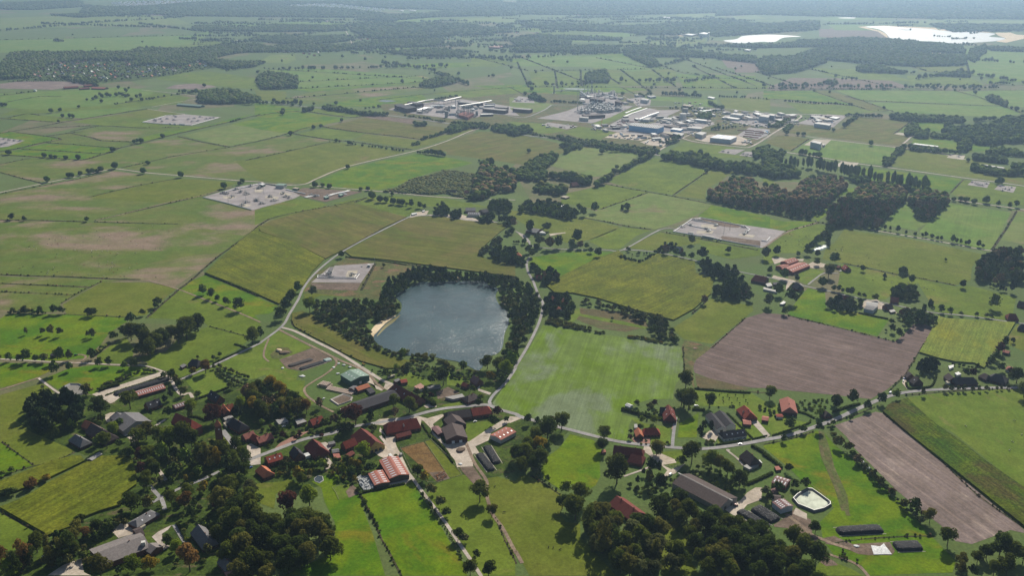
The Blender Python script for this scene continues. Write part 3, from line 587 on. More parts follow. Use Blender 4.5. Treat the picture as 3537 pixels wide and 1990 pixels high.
# roads and tracks
ROADS = '''
road|asphalt|6|D1 2200,1110 2270,1200 2350,1300 2450,1395 D2 -40,1395 250,1285 500,1195 760,1140 900,1085 1180,1040 1500,985 1700,930 1900,890 2150,868 2300,858 2420,905 2576,948 D3 140,985 600,1105 1000,1205 1250,1245 1600,1278 1900,1292 2200,1262 2576,1195 D4 250,1160 480,1085 700,1005 950,890 1200,785 1400,735 1700,708 2100,692 2500,688 2700,690
road|asphalt|4|D2 2340,850 2320,830 2360,760 2480,640 2576,500 D3 60,480 150,330 220,200 300,20 C3 330,1000 290,930 230,770 185,690 170,600 200,540
road|asphalt|3.5|C3 60,285 130,320 190,380 230,430 500,462 940,468 1120,468 1480,272 1640,262
road|asphalt|3.5|C3 1120,468 1300,475 1500,500 1850,578 2150,660 C4 300,790 390,822 640,875 950,950 1180,990 1640,1085 2000,1120 2500,1190 2640,1205
road|asphalt|3|C4 440,812 520,750 600,700 740,700
road|lane|5|D2 262,92 400,130 620,240 820,340 1000,450 1170,560 1270,620 1370,655
track|track|4|D2 240,112 430,210 650,320 850,420 1000,480 1130,560 1200,640 1280,705
track|track|3|D2 780,390 810,450 720,540 560,640 490,700 520,770 600,830 680,880 780,930
track|track|2.5|D2 140,200 100,300 90,380 140,430
road|asphalt|4|D1 1700,620 1800,600 1950,535 2110,468 2400,330 2576,245 D2 60,240 270,80 C2 345,1100 430,960 480,850 560,740 650,650 760,560 830,510 920,455 1100,355 1300,255 1500,155 1600,130 1850,135 2150,178 2400,195
lane|lane|3|D1 -40,402 200,415 480,430 930,450 1130,460 1400,468 1500,488 1590,520 1650,550
lane|track|3|D1 -30,722 380,590
lane|lane|3|D1 380,592 440,640 520,700 590,745
lane|lane|4|D1 1700,620 1740,700 1800,760 1870,740 1905,790
track|track|3|D1 720,440 800,430 850,380 800,360 740,365
road|lane|3.4|E2 1240,50 1320,150 1450,330 1560,470 1640,580 1800,790 1900,930 2000,1080 2150,1300 2240,1440
track|track|3.5|D2 2085,1230 E2 2110,170 2180,330 2290,490 2290,620 2350,820 2450,960 2576,1200 E3 60,1190 125,1310
road|asphalt|4|E1 2170,400 2000,480 1800,560 1600,650 1540,690 1440,740
lane|asphalt|4|E1 1480,540 1530,600 1600,680 1630,780
lane|lane|3.5|E1 1560,370 1600,430 1640,490
lane|asphalt|3.5|E1 1720,930 1770,1010 1820,1090 1860,1130 1900,1140
lane|lane|3|D1 1480,1100 1560,1050 1640,1000
lane|lane|3.5|E1 1230,50 1290,30 1330,90 1300,110
road|asphalt|3.6|D3 1610,1270 1620,1150 1645,980
lane|lane|2.5|E3 1130,450 1300,390 1450,330
lane|lane|2.5|D3 2180,1310 E3 2150,190 2250,270 2310,340
track|track|4|E4 220,820 300,880 400,960 480,1030 600,1080 700,1120 860,1170
track|track|3|E4 530,1180 700,1240 860,1290 960,1350 1040,1440
track|verge|4|E4 560,110 590,260 650,400 720,560 800,720 840,840
road|lane|5|B1 -20,1050 380,965 800,880 1000,835 1100,815 1190,815 1450,850 1750,875 2100,905 2400,930 2576,940 B2 100,955 330,972 500,960 620,905 850,810 1100,742 1600,630 1900,535 2150,430 2310,400
road|lane|4|B2 540,975 700,990 1100,1022 1400,1050 1850,1092 2300,1110 2576,1120
road|asphalt|7|B2 40,140 450,190 620,205 B2 1100,265 1310,280 1650,325 1900,360 2120,400 2300,405 2576,440 B3 130,475 500,520 700,565 1000,610 1300,650 1440,672 1700,710 2000,760 2576,840 B4 0,850 
road|lane|6|B3 1440,668 1500,615 1680,520 1850,440 1990,360 2030,350
road|lane|6|B3 1700,505 1850,545 2250,592 2390,590 2576,480 B4 0,520 160,420 340,320 375,285 340,268 820,285
road|asphalt|6|B3 -20,287 160,300 340,230 400,190 440,178 700,180 1280,190 1600,195 2100,212 B4 0,262 340,268
road|lane|5|B4 390,485 800,540 1330,600 1700,650 2000,720
road|lane|6|B4 0,640 170,640 640,710 900,755 1400,820 1900,890 2250,935 2600,985
road|lane|5|B4 1360,580 1420,530 1470,490 1540,490
road|lane|5|B4 1840,1110 2100,1150 2400,1190 2600,1220
lane|lane|4|C4 1060,270 1300,310 1650,370 2200,470 2350,480
track|track|4|C4 0,450 240,290 550,195
track|track|4|B1 930,1325 1200,1262 1640,1150 1960,1085 2300,985
lane|lane|4|B1 1500,200 1700,160 1960,115 1930,90 1700,60 1400,30
lane|lane|4|B1 1460,220 1830,270
track|track|3|C1 1480,775 1740,850 2000,950 2360,1090 2576,1185
lane|lane|3|B3 1080,70 1200,130 1260,185
lane|lane|6|F 870,78 880,95 885,110 890,120
road|lane|5|F 720,440 1000,520
'''
for ln in ROADS.strip().split('\n')[:-1]:
    nm, mt, w, s = ln.split('|'); strip(nm, mt, s, float(w), 4.0 if mt == 'asphalt' else 3.7)
# dark ditches and grown-over boundaries between the meadows
DITCH = '''
C1 0,712 300,725 700,735 1100,755 1390,762
C1 0,172 500,180 860,192
C1 930,192 1400,205 1760,212
B1 930,1325 1960,1085 2300,985
B1 870,1095 1130,1030 1400,970 1760,905
B1 0,1062 380,985 800,905 1120,828
B1 1200,800 1440,750 1700,690 2250,600 2576,530
B1 2416,732 2576,690 B2 0,710 400,620 760,540
B2 0,545 200,495 350,455 400,465 600,500 780,525 1000,545 1300,590 1560,620
B2 350,465 450,420 640,380 700,400 900,430 1110,458 1430,490 1650,520
B2 470,235 700,270 950,302 1080,290
B2 0,290 250,250 440,238
B1 1760,490 2000,545 2250,590
B1 0,845 200,900 400,950
B1 0,670 400,695 740,718 860,715 1100,640 1180,605 1420,550 1640,490 2100,385 2300,340 2576,270
B1 0,765 300,705
B1 210,615 600,635 1000,660
B1 460,552 800,575 1180,605
B1 680,452 900,500 1000,530 1300,545
B1 700,440 1000,385 1400,405 1780,400
B1 0,460 380,395 610,350 830,312 1200,255 1460,215
B1 80,305 270,265 400,280
B1 420,405 980,380
B1 430,490 820,440
B1 160,450 600,510 400,555 200,605 0,640
B1 0,310 520,345
B1 60,150 380,95 610,95
C1 1450,1140 1600,1010 1760,870 1900,760 2150,540 2400,360 2576,225
C2 0,260 150,160 490,80 750,40 B2 1110,1095
C2 -20,900 100,945 240,1010
C1 2030,705 2300,820 2560,930
C1 2070,1225 2440,1325
C1 0,800 700,830 900,835
C1 0,882 720,915
C1 600,1000 800,880 1000,785
C1 640,1105 1240,1135
C2 900,540 1250,580 1700,640
C2 1190,605 1050,870
E2 1040,620 1100,740 1180,900 1260,1080 1330,1200 1450,1440
E1 10,800 240,930 480,1050
E1 0,470 180,390 350,345 560,290 740,210
E1 20,110 330,340
D2 365,20 400,90 700,250 900,350 1060,430 1300,505
E3 210,440 350,530 500,630
E2 2380,850 2480,1100 2576,1290 E3 60,1310
D3 1715,290 1730,560 
D3 1830,700 2400,730 2576,740
D4 330,0 800,110 1300,232
D4 1700,90 1530,345 1400,560 1240,720
D3 2330,0 1990,300
D4 1180,940 1400,1110 1780,1431 E4 2100,620 2576,960
D4 0,1250 250,1200 500,1120
D4 650,1040 900,960 1100,880
D4 1400,765 1700,735 2200,705 2576,700
C3 740,150 1000,200 1180,240 1400,265
B3 950,960 1200,1010 1600,1080 2000,1160 2576,1260
B4 0,1245 300,1310 530,1335 680,1370
C4 230,285 540,200
C4 240,1118 600,1200
C4 780,600 1050,655 1300,710 1550,750 1900,820
C3 1500,290 1900,360 2450,470
C3 1800,1110 1960,960
B3 1360,1050 900,1210
B3 1620,1070 2000,805
B4 270,635 450,515
B4 1290,465 1460,340
B4 1850,1050 1980,915
B4 490,38 700,110 1050,232 1240,232
B4 800,90 960,130 1250,145 2000,180 2370,188
B4 820,85 1100,180 1290,245
B4 1900,40 2100,90 2370,190 2560,260
B4 0,38 600,30 1300,28 1900,32 2576,30
B4 0,118 300,130 900,185
B4 2250,1620 2400,1400 2500,1230
B3 0,0 150,80
B3 1100,0 1280,90
B2 1200,130 1700,70 2576,0
B2 560,1235 900,1170 1110,1100
E4 690,1110 1000,1070 1400,1045 1700,1040
'''
for ln in DITCH.strip().split('\n'):
    q = Q(ln); v = sum(p[1] for p in q) / len(q)
    strip('ditch', 'ditch', ln, 1.8 if v > 1000 else (4.5 if v > 500 else 8), 2.4, .4)
FD = '0,100 200,95 480,88|665,172 1100,200|690,208 1060,190|700,225 1100,204|720,248 1130,212|1180,140 1330,178|1290,136 1480,210|1340,178 1700,172|1300,155 1330,220|1395,178 1402,222|1460,175 1462,216|1590,136 1700,178 1800,196|1330,218 1900,222 2240,224|1560,175 1640,235|1510,180 1560,212|1800,170 1950,218|1900,180 2000,212|2030,172 2290,228|1640,175 1700,218|1700,195 1900,198|2240,150 2330,178 2440,192|1850,222 2240,226|2300,212 2575,214|2420,120 2440,190|1740,165 1850,222|0,205 240,202|290,262 480,232|90,230 0,240|1700,140 1900,215|1500,145 1640,172|480,112 640,108'
for ln in FD.split('|'): strip('ditch', 'ditch', 'F ' + ln, 11, 2.2, .3)
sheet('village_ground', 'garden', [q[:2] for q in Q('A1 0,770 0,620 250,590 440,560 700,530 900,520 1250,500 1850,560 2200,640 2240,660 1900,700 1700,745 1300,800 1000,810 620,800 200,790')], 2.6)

# ------------------------------------------------------------ lake and ponds
def water_mat(name, col, rough, wave, ws):
    m, t, b = base(name, rough, .5); b.inputs['IOR'].default_value = 1.33
    tc = N(t, 'ShaderNodeTexCoord'); v = tc.outputs['Object']
    t.links.new(mixc(t, ramp(t, noise(t, v, .012, 4), .35, .65), col, tuple(c * 1.5 for c in col)), b.inputs['Base Color'])
    f = noise(t, v, ws, 3, .7); g = noise(t, v, ws * .2, 3, .6); ad = N(t, 'ShaderNodeMath', operation='ADD'); t.links.new(f, ad.inputs[0]); t.links.new(g, ad.inputs[1])
    w = ramp(t, noise(t, mapv(t, v, (1, .5, 1)), .018, 6, .75, 1.0), .25, .75)
    r = N(t, 'ShaderNodeMapRange'); r.inputs[3].default_value = rough * .85; r.inputs[4].default_value = rough * 1.3; t.links.new(w, r.inputs[0]); t.links.new(r.outputs[0], b.inputs['Roughness'])
    bp = N(t, 'ShaderNodeBump'); bp.inputs['Distance'].default_value = .9; t.links.new(ad.outputs[0], bp.inputs['Height'])
    st = N(t, 'ShaderNodeMapRange'); st.inputs[3].default_value = wave * .6; st.inputs[4].default_value = wave; t.links.new(w, st.inputs[0]); t.links.new(st.outputs[0], bp.inputs['Strength'])
    t.links.new(bp.outputs[0], b.inputs['Normal']); return m
_m['lake'] = water_mat('lake_water', (.026, .050, .054), .17, .75, .42)
_m['far'] = water_mat('far_lake_water', (.05, .07, .08), .4, .2, .3)
_m['far'].node_tree.nodes['Principled BSDF'].inputs['Specular IOR Level'].default_value = .3
_m['shal'] = water_mat('shallow_water', (.16, .14, .055), .14, .4, .5)
G['lake'] = lambda: _m['lake']; G['farwater'] = lambda: _m['far']; G['shal'] = lambda: _m['shal']
def blobby(pts, n=3):
    """round an outline off (closed Catmull-Rom)"""
    out = []; L = len(pts)
    for i in range(L):
        p0, p1, p2, p3 = pts[i - 1], pts[i], pts[(i + 1) % L], pts[(i + 2) % L]
        for k in range(n):
            t = k / n
            out.append(tuple(.5 * (2 * p1[j] + (p2[j] - p0[j]) * t + (2 * p0[j] - 5 * p1[j] + 4 * p2[j] - p3[j]) * t * t + (3 * p1[j] - p0[j] - 3 * p2[j] + p3[j]) * t ** 3) for j in (0, 1)))
    return out
sheet('lake', 'lake', blobby([q[:2] for q in Q('C2 1390,930 1440,880 1520,850 1640,780 1760,790 1980,775 2040,780 2250,780 2330,830 2410,850 2380,930 2430,1030 2500,1080 2510,1200 2470,1300 2450,1431 D2 2400,350 2310,390 2220,520 2120,480 2000,430 1880,410 1740,380 1500,370 1330,330 1190,230 1180,170 C2 1205,1290 1290,1200 1370,1140 1440,1080 1450,1000')]), 4.4)
sheet('beach', 'sand', blobby([q[:2] for q in Q('C2 1150,1270 1210,1200 1330,1135 1400,1125 1270,1235 1210,1330 1160,1330')]), 4.7)
sheet('beach', 'sand', blobby([q[:2] for q in Q('C2 1990,720 2040,705 2030,760 2000,790 1980,760')]), 4.7)
sheet('beach', 'sand', blobby([q[:2] for q in Q('C2 2450,970 2500,965 2490,1010 2440,1000')]), 4.7)
sheet('shallow_water', 'shal', blobby([q[:2] for q in Q('C2 1260,1245 1330,1180 1400,1135 1440,1110 1380,1180 1300,1240 1230,1310 1205,1325')]), 4.9)
sheet('far_lake', 'farwater', blobby([q[:2] for q in Q('A3 2110,400 2240,385 2300,355 2400,345 2576,340 A4 280,350 370,360 200,370 120,410 40,415 0,410 A3 2450,415 2260,425')]), 3)
sheet('far_lake', 'farwater', blobby([q[:2] for q in Q('A4 1000,262 1200,255 1400,270 1640,285 1760,300 2000,310 2290,330 2230,360 2390,375 2300,405 2000,425 1900,430 1700,410 1400,400 1270,385 1220,340 1200,320 1130,285')]), 3)
for s in ('A4 930,262 1200,250 1700,272 1740,300 1500,285 1200,262 1010,268 1150,300 1210,330 1240,385 1190,350 1130,310', 'A4 2290,322 2440,320 2500,340 2576,345 2576,380 2400,420 2300,408 2400,378 2320,350', 'A4 1730,290 1900,280 2280,320 1760,302', 'A3 1620,330 1700,322 1760,345 1700,358 1640,345', 'A4 1660,520 1765,518 1760,532 1670,530'):
    sheet('sand_bank', 'sand', [q[:2] for q in Q(s)], 2.6)
for s in ('B2 1215,140 1260,128 1350,130 1400,140 1300,150', 'A3 530,872 640,870 830,880 700,886 560,882', 'A4 740,172 910,170 905,180 750,178', 'A4 1040,160 1460,160 1450,170 1090,168'):
    sheet('pond', 'farwater', [q[:2] for q in Q(s)], 3)

# ------------------------------------------------------------ trees
def leaf_mat(name, col, var=.4, trans=.42):
    m = bpy.data.materials.new(name); m.use_nodes = True; t = m.node_tree; t.nodes.remove(t.nodes['Principled BSDF'])
    oi = N(t, 'ShaderNodeObjectInfo'); tc = N(t, 'ShaderNodeTexCoord'); at = N(t, 'ShaderNodeAttribute'); at.attribute_name = 'tint'
    lo = tuple(c * (1 - var) for c in col); hi = (col[0] * (1 + var * 1.3), col[1] * (1 + var), col[2] * (1 + var * .5))
    c = mixc(t, noise(t, tc.outputs['Object'], .35, 3, .7), lo, hi)
    k = N(t, 'ShaderNodeMapRange'); k.inputs[3].default_value = .72; k.inputs[4].default_value = 1.35
    t.links.new(oi.outputs['Random'], k.inputs[0]); cc = N(t, 'ShaderNodeVectorMath', operation='SCALE')
    t.links.new(c, cc.inputs[0]); t.links.new(k.outputs[0], cc.inputs[3])
    a = N(t, 'ShaderNodeVectorMath', operation='ADD'); t.links.new(cc.outputs[0], a.inputs[0])
    tn = N(t, 'ShaderNodeVectorMath', operation='MULTIPLY'); t.links.new(at.outputs['Color'], tn.inputs[0]); tn.inputs[1].default_value = (1, 1, 1)
    t.links.new(tn.outputs[0], a.inputs[1])
    d = N(t, 'ShaderNodeBsdfDiffuse'); tr = N(t, 'ShaderNodeBsdfTranslucent'); mx = N(t, 'ShaderNodeMixShader'); mx.inputs[0].default_value = trans
    t.links.new(a.outputs[0], d.inputs[0]); t.links.new(a.outputs[0], tr.inputs[0])
    t.links.new(d.outputs[0], mx.inputs[1]); t.links.new(tr.outputs[0], mx.inputs[2])
    t.links.new(mx.outputs[0], t.nodes['Material Output'].inputs[0]); return m
LM = {'oak': leaf_mat('oak_leaves', (0.095, 0.122, 0.021)), 'lime': leaf_mat('light_leaves', (0.155, 0.215, 0.023)),
      'dark': leaf_mat('dark_leaves', (0.057, 0.086, 0.018)), 'olive': leaf_mat('olive_leaves', (0.132, 0.135, 0.032)),
      'willow': leaf_mat('grey_green_leaves', (0.124, 0.143, 0.057)), 'gold': leaf_mat('yellowing_leaves', (0.230, 0.176, 0.021)),
      'brown': leaf_mat('browning_leaves', (0.182, 0.111, 0.039)), 'copper': leaf_mat('copper_leaves', (0.095, 0.039, 0.030)),
      'con': leaf_mat('conifer_needles', (0.038, 0.060, 0.021), trans=.08), 'poplar': leaf_mat('poplar_leaves', (0.101, 0.137, 0.039))}
BARK = plain('bark', (.085, .066, .048), .95, .3, 2)
def quads(cen, nor, size, r):
    """small square leaf clumps at cen facing about nor"""
    n = len(cen); nor = nor + r.normal(0, .55, (n, 3)); nor /= np.linalg.norm(nor, axis=1)[:, None] + 1e-9
    a = np.cross(nor, r.normal(0, 1, (n, 3))); a /= np.linalg.norm(a, axis=1)[:, None] + 1e-9; b = np.cross(nor, a)
    s = (size * r.uniform(.6, 1.4, n))[:, None]; a *= s; b *= s * r.uniform(.6, 1, n)[:, None]
    v = np.stack([cen - a - b, cen + a - b, cen + a + b, cen - a + b], 1).reshape(-1, 3)
    return v, np.arange(4 * n).reshape(-1, 4)
def crown(kind, seed, nq, size):
    """unit crown: width 1, z from 0 at the ground"""
    r = np.random.default_rng(seed); L = []
    if kind == 'round':
        H0, H1 = .22, 1.02
        for i in range(17):
            th = r.uniform(0, 6.283); z = r.uniform(.0, 1) ** .8; rad = .36 * math.sqrt(max(.02, 1 - (z * 1.7 - .62) ** 2 * .9)) * r.uniform(.35, 1.05)
            L.append((rad * math.cos(th), rad * math.sin(th), H0 + .12 + (H1 - H0 - .24) * z, r.uniform(.11, .20), .85))
        L.append((0, 0, .6, .26, 1.1))
    elif kind == 'tall':
        for i in range(16):
            z = i / 15; rad = .24 * math.sin(.35 + z * 2.5) * r.uniform(.3, 1.1); th = r.uniform(0, 6.283)
            L.append((rad * math.cos(th), rad * math.sin(th), .22 + 1.15 * z, r.uniform(.14, .22) * (1.05 - .35 * z), 1.1))
    elif kind == 'poplar':
        for i in range(20):
            z = i / 19; rad = .22 * math.sin(.5 + z * 2.3) * r.uniform(.2, 1.1); th = r.uniform(0, 6.283)
            L.append((rad * math.cos(th), rad * math.sin(th), .35 + 2.7 * z, r.uniform(.15, .26) * (1.1 - .5 * z), 1.7))
    elif kind == 'bush':
        for i in range(11):
            th = r.uniform(0, 6.283); rad = r.uniform(.05, .34)
            L.append((rad * math.cos(th), rad * math.sin(th), r.uniform(.16, .5) * (1.15 - rad), r.uniform(.13, .24), .9))
    elif kind == 'wide':
        for i in range(22):
            th = r.uniform(0, 6.283); rad = .42 * math.sqrt(r.uniform(.02, 1)); z = r.uniform(0, 1)
            L.append((rad * math.cos(th), rad * math.sin(th), .28 + .45 * z * (1.1 - rad), r.uniform(.09, .16), .8))
    if kind == 'cone':
        n = nq; z = r.uniform(0, 1, n) ** 1.4; th = r.uniform(0, 6.283, n); tier = .75 + .25 * np.sin(z * 40)
        rad = .5 * (1 - z) ** .85 * tier * np.sqrt(r.uniform(.25, 1, n)) * (1 + .15 * np.sin(th * 3 + seed))
        c = np.stack([rad * np.cos(th), rad * np.sin(th), .1 + 1.65 * z], 1); nn = np.stack([np.cos(th), np.sin(th), np.full(n, .55)], 1)
        return quads(c, nn, size, r)
    L = np.array(L); w = L[:, 3] ** 2; idx = r.choice(len(L), nq, p=w / w.sum()); l = L[idx]
    d = r.normal(0, 1, (nq, 3)); d[:, 2] = d[:, 2] * .8 + .25; d /= np.linalg.norm(d, axis=1)[:, None]
    k = l[:, 3:4] * r.uniform(.72, 1.08, (nq, 1)); c = l[:, :3] + d * k * np.stack([np.ones(nq), np.ones(nq), l[:, 4]], 1)
    return quads(c, d, size, r)
def trunk_mesh(name, h, r0, limbs, seed):
    r = random.Random(seed); b = MB(); b.cyl(0, 0, -.02, r0, h, 7, r0 * .5)
    for i in range(limbs):
        th = i * 6.283 / limbs + r.uniform(-.4, .4); z = h * r.uniform(.45, .9)
        b.tube((0, 0, z), (.26 * math.cos(th), .26 * math.sin(th), z + r.uniform(.15, .3)), r0 * .32, 4)
    return b.mesh(name, BARK)
KIND = {'round': (6, 2200, .024, .62, .026, 6), 'tall': (4, 1500, .026, .8, .022, 4), 'poplar': (4, 1600, .036, 2.6, .03, 4), 'bush': (5, 900, .036, .3, .02, 3),
        'wide': (3, 1900, .022, .5, .024, 7), 'cone': (4, 1300, .026, 1.5, .022, 0)}
TM = {}
def tmesh(shape, leaf, i):
    n, nq, sz, th, tr, lb = KIND[shape]; i %= n; k = (shape, leaf, i)
    if k not in TM:
        v, f = crown(shape, 40 + i * 7, nq, sz)
        base_k = (shape, i)
        if base_k not in TM: TM[base_k] = trunk_mesh('trunk', th, tr, lb, i)
        TM[k] = (mesh('crown', v, f, LM[leaf]), TM[base_k])
    return TM[k]
ALL = []            # (pixel size, x, y, width, shape, leaf, label, category, group)
def ordn(i):
    w = ['', 'second ', 'third ', 'fourth ', 'fifth ', 'sixth ', 'seventh ', 'eighth ', 'ninth ', 'tenth ', 'eleventh ', 'twelfth ', 'thirteenth ', 'fourteenth ', 'fifteenth ', 'sixteenth ', 'seventeenth ', 'eighteenth ', 'nineteenth ', 'twentieth ']
    return w[i] if i < len(w) else '%dth ' % (i + 1)
def T(desc, group, data, shape='round', leaf='oak', end='left', cat='tree', var=.12):
    """trees standing at photo points x,y with crowns so wide (photo pixels); told apart by their order"""
    q = Q(data); n = len(q)
    for i, t in enumerate(q):
        p = P(t[0], t[1]); wd = t[2] / scl(t[1])
        lf = leaf if isinstance(leaf, str) else leaf[i % len(leaf)]
        ALL.append((t[2], p.x, p.y, wd, shape, lf, desc, cat, group, end, t[0], t[1]))
def inside(x, y, poly):
    c = False; j = len(poly) - 1
    for i in range(len(poly)):
        if (poly[i][1] > y) != (poly[j][1] > y) and x < (poly[j][0] - poly[i][0]) * (y - poly[i][1]) / (poly[j][1] - poly[i][1]) + poly[i][0]: c = not c
        j = i
    return c
def scatter(data, step, jit=.45):
    """points about step metres apart inside a photo outline, on the ground"""
    w = [P(q[0], q[1]) for q in Q(data)]; poly = [(p.x, p.y) for p in w]
    x0 = min(p[0] for p in poly); x1 = max(p[0] for p in poly); y0 = min(p[1] for p in poly); y1 = max(p[1] for p in poly)
    out = []; y = y0; k = 0
    while y < y1:
        x = x0 + (k % 2) * step / 2
        while x < x1:
            a = x + rnd.uniform(-jit, jit) * step; b = y + rnd.uniform(-jit, jit) * step
            if inside(a, b, poly): out.append((a, b))
            x += step
        y += step * .87; k += 1
    return out
def pix(x, y, z=0.0):
    """where the photo shows a place"""
    d = Vector((x, y, z - HC)); k = FL / d.dot(FW); return CX + d.x * k, CY - d.dot(UP) * k
def crowned(data, step, wd, hk, ero):
    """trees whose crowns, seen in the photo, fill an outline"""
    q = [p[:2] for p in Q(data)]; cx = sum(p[0] for p in q) / len(q); low = ' '.join('%f,%f' % ((p[0]), (p[1] + wd * hk * .9 * scl(p[1]))) for p in q)
    w0 = [P(*p) for p in q] + [P(p[0], p[1] + wd * hk * scl(p[1])) for p in q]
    x0, x1 = min(p.x for p in w0), max(p.x for p in w0); y0, y1 = min(p.y for p in w0), max(p.y for p in w0); out = []; y = y0; k = 0
    while y < y1:
        x = x0 + (k % 2) * step / 2
        while x < x1:
            a = x + rnd.uniform(-.4, .4) * step; b = y + rnd.uniform(-.4, .4) * step; u, v = pix(a, b, wd * hk * .55); e = ero * wd * scl(v)
            if inside(u, v, q) and (not ero or (inside(u - e, v, q) and inside(u + e, v, q) and inside(u, v - e * .9, q) and inside(u, v + e * .7, q))): out.append((a, b))
            x += step
        y += step * .87; k += 1
    return out
def WOODS(desc, group, data, step, wd, leaves=('oak',), shapes=('round',), cat='tree', ero=.28):
    for a, b in crowned(data, step, wd, .7 if 'bush' in shapes else 1.0, ero):
        w = wd * rnd.uniform(.75, 1.25); v = pix(a, b)[1]
        ALL.append((w * scl(v), a, b, w, rnd.choice(shapes), rnd.choice(leaves), desc, cat, group, 'left', pix(a, b)[0], v))
STUFF = []          # far masses: (x, y, width, leafclass)
STUFF2 = []
def MASS(data, step, wd, leaves=('oak',), hk=1.0, ero=.08, gap=None):
    for a, b in crowned(data, step, wd, hk, ero):
        if gap and math.sin(a / 310 + math.sin(b / 500) * 2) + math.sin(b / 330 + a / 900 + math.sin(a / 240)) > gap: continue
        STUFF.append((a, b, wd * rnd.uniform(.7, 1.3), rnd.choice(leaves), hk))
def ROW(data, step, wd, leaves=('oak',), hk=1.0, skip=0):
    q = [P(p[0], p[1]) for p in Q(data)]
    for i in range(len(q) - 1):
        d = q[i + 1] - q[i]; n = max(1, int(d.length / step))
        for k in range(n):
            if rnd.random() < skip: continue
            p = q[i] + d * ((k + rnd.uniform(.2, .8)) / n)
            STUFF.append((p.x + rnd.uniform(-1, 1) * wd * .15, p.y + rnd.uniform(-1, 1) * wd * .15, wd * rnd.uniform(.6, 1.25), rnd.choice(leaves), hk))

T('round oak standing in the meadow above the red-roofed dairy farm lane', 'meadow oaks beside the dirt track', 'C1 2010,912,110 2092,948,92 2152,975,72 2240,1020,92 2362,1068,145')
T('slim leaning tree in the bright meadow at the left edge', 'leaning meadow trees', 'D1 260,162,50 425,168,66 512,175,84 595,180,76 870,186,54 918,190,82', 'tall', 'olive')
T('leafy tree along the pale lane at the left edge', 'trees along the pale lane', 'D1 92,425,80 195,440,80 268,432,120 370,430,95 428,435,110 0,400,50 600,430,130 690,415,95 910,405,110', 'round', ['oak', 'olive', 'oak'])
T('round dark tree south of the pale lane', 'trees south of the pale lane', 'D1 985,478,92 1078,470,92 1245,500,95 1330,500,108 545,560,130 690,520,85', 'round', 'oak')
T('big oak of the grove above the long silage heap', 'oaks of the meadow grove', 'D1 1125,230,100 1300,55,110 1240,190,140 1300,220,180 1400,225,190 1450,330,230 1540,330,210 1640,280,170 1700,200,150 1850,210,240 1960,130,210 1490,400,190 1380,370,150 1600,240,150 1770,250,160 1910,160,120', 'round', ['oak', 'dark', 'oak'])
WOODS('dark pine of the dense block left of the farm', 'pines of the dark block', 'D1 330,800 470,740 620,760 820,820 890,930 850,1010 620,1050 450,1120 280,1060 250,930', 9.5, 13, ('con', 'con', 'dark'), ('cone', 'round', 'tall'), ero=.1)
T('broad tree beside the cattle sheds', 'trees around the cattle sheds', 'D1 860,760,140 1290,900,220 1000,960,200 930,850,50', 'round', ['olive', 'oak', 'dark', 'con'])
T('small dark conifer on the lawn behind the grey farmhouse', 'garden conifers', 'D1 1625,850,70 1690,805,60 1495,975,50 1880,990,58', 'cone', ['con', 'con', 'con', 'lime'])
T('garden tree around the dark-roofed church cottages', 'church village trees', 'D1 1900,960,185 1960,785,80 1815,765,100 2380,910,150 2280,700,90 2420,760,110 1660,980,110 2340,1000,120', 'round', ['lime', 'oak', 'olive', 'lime', 'oak', 'gold', 'oak', 'con'])
T('dark purple beech beside the church tower', 'purple garden trees', 'D1 2110,1030,210', 'round', 'copper')
T('tree at the fork of the lanes by the black farmhouse', 'trees at the lane fork', 'D1 1620,600,78 1705,610,115 1745,650,105 1780,680,85 1910,560,92 2035,545,150 2110,412,58 2175,380,58 2500,255,170 2570,205,120 1955,400,40', 'round', ['oak', 'oak', 'olive', 'oak', 'gold', 'brown', 'willow', 'oak', 'oak'])
T('tree in the garden of the two hipped farmhouses', 'trees of the hipped farmhouses', 'D1 640,1090,160 720,1090,110 560,1180,100 1000,1030,100 1120,1160,150 1180,1090,120 1060,1290,170 985,1260,110 1195,1275,100', 'round', ['oak', 'lime', 'oak'])
T('tall churchyard tree in front of the brick church', 'churchyard trees', 'D1 1370,1245,190 1450,1200,200 1560,1230,180 1680,1310,250 1820,1290,250 1900,1285,190 2000,1420,180 2090,1400,160 2210,1390,190 1290,1370,110 1460,1410,180 2330,1330,160 2400,1420,170', 'round', ['oak', 'olive', 'oak', 'lime', 'oak', 'dark'])
T('tree at the edge of the big yellow-green maize field', 'trees at the maize edge', 'E1 1400,430,130 1450,560,170 1520,400,150 1590,520,95 1680,450,100 1740,430,130 1300,800,230 1470,780,140 1390,310,150 1290,280,110', 'round', ['copper', 'oak', 'oak', 'willow', 'lime', 'oak', 'dark', 'olive'])
T('slim roadside tree along the shaded churchyard road', 'trees of the shaded road', 'E1 1700,560,80 1840,500,60 1900,480,60 1980,420,80 2080,380,90 2040,330,160 1960,300,150 2150,340,150', 'tall', ['oak', 'gold', 'olive'])
WOODS('tall dark tree of the wood right of the village garden', 'trees of the lower left wood', 'E1 2200,470 2480,560 2576,700 E2 180,850 620,780 780,1000 770,1200 600,1310 240,1431 E1 2250,1431 2200,1150 2120,1000 2230,850 2120,620', 15, 21, ('dark', 'dark', 'oak', 'oak', 'olive'), ('round',), ero=.1)
T('copper beech beside the mown meadow', 'beeches at the meadow edge', 'E2 330,820,250', 'round', 'copper')
T('yellow-topped beech beside the copper beech', 'beeches at the meadow edge', 'E2 545,740,250', 'round', 'lime')
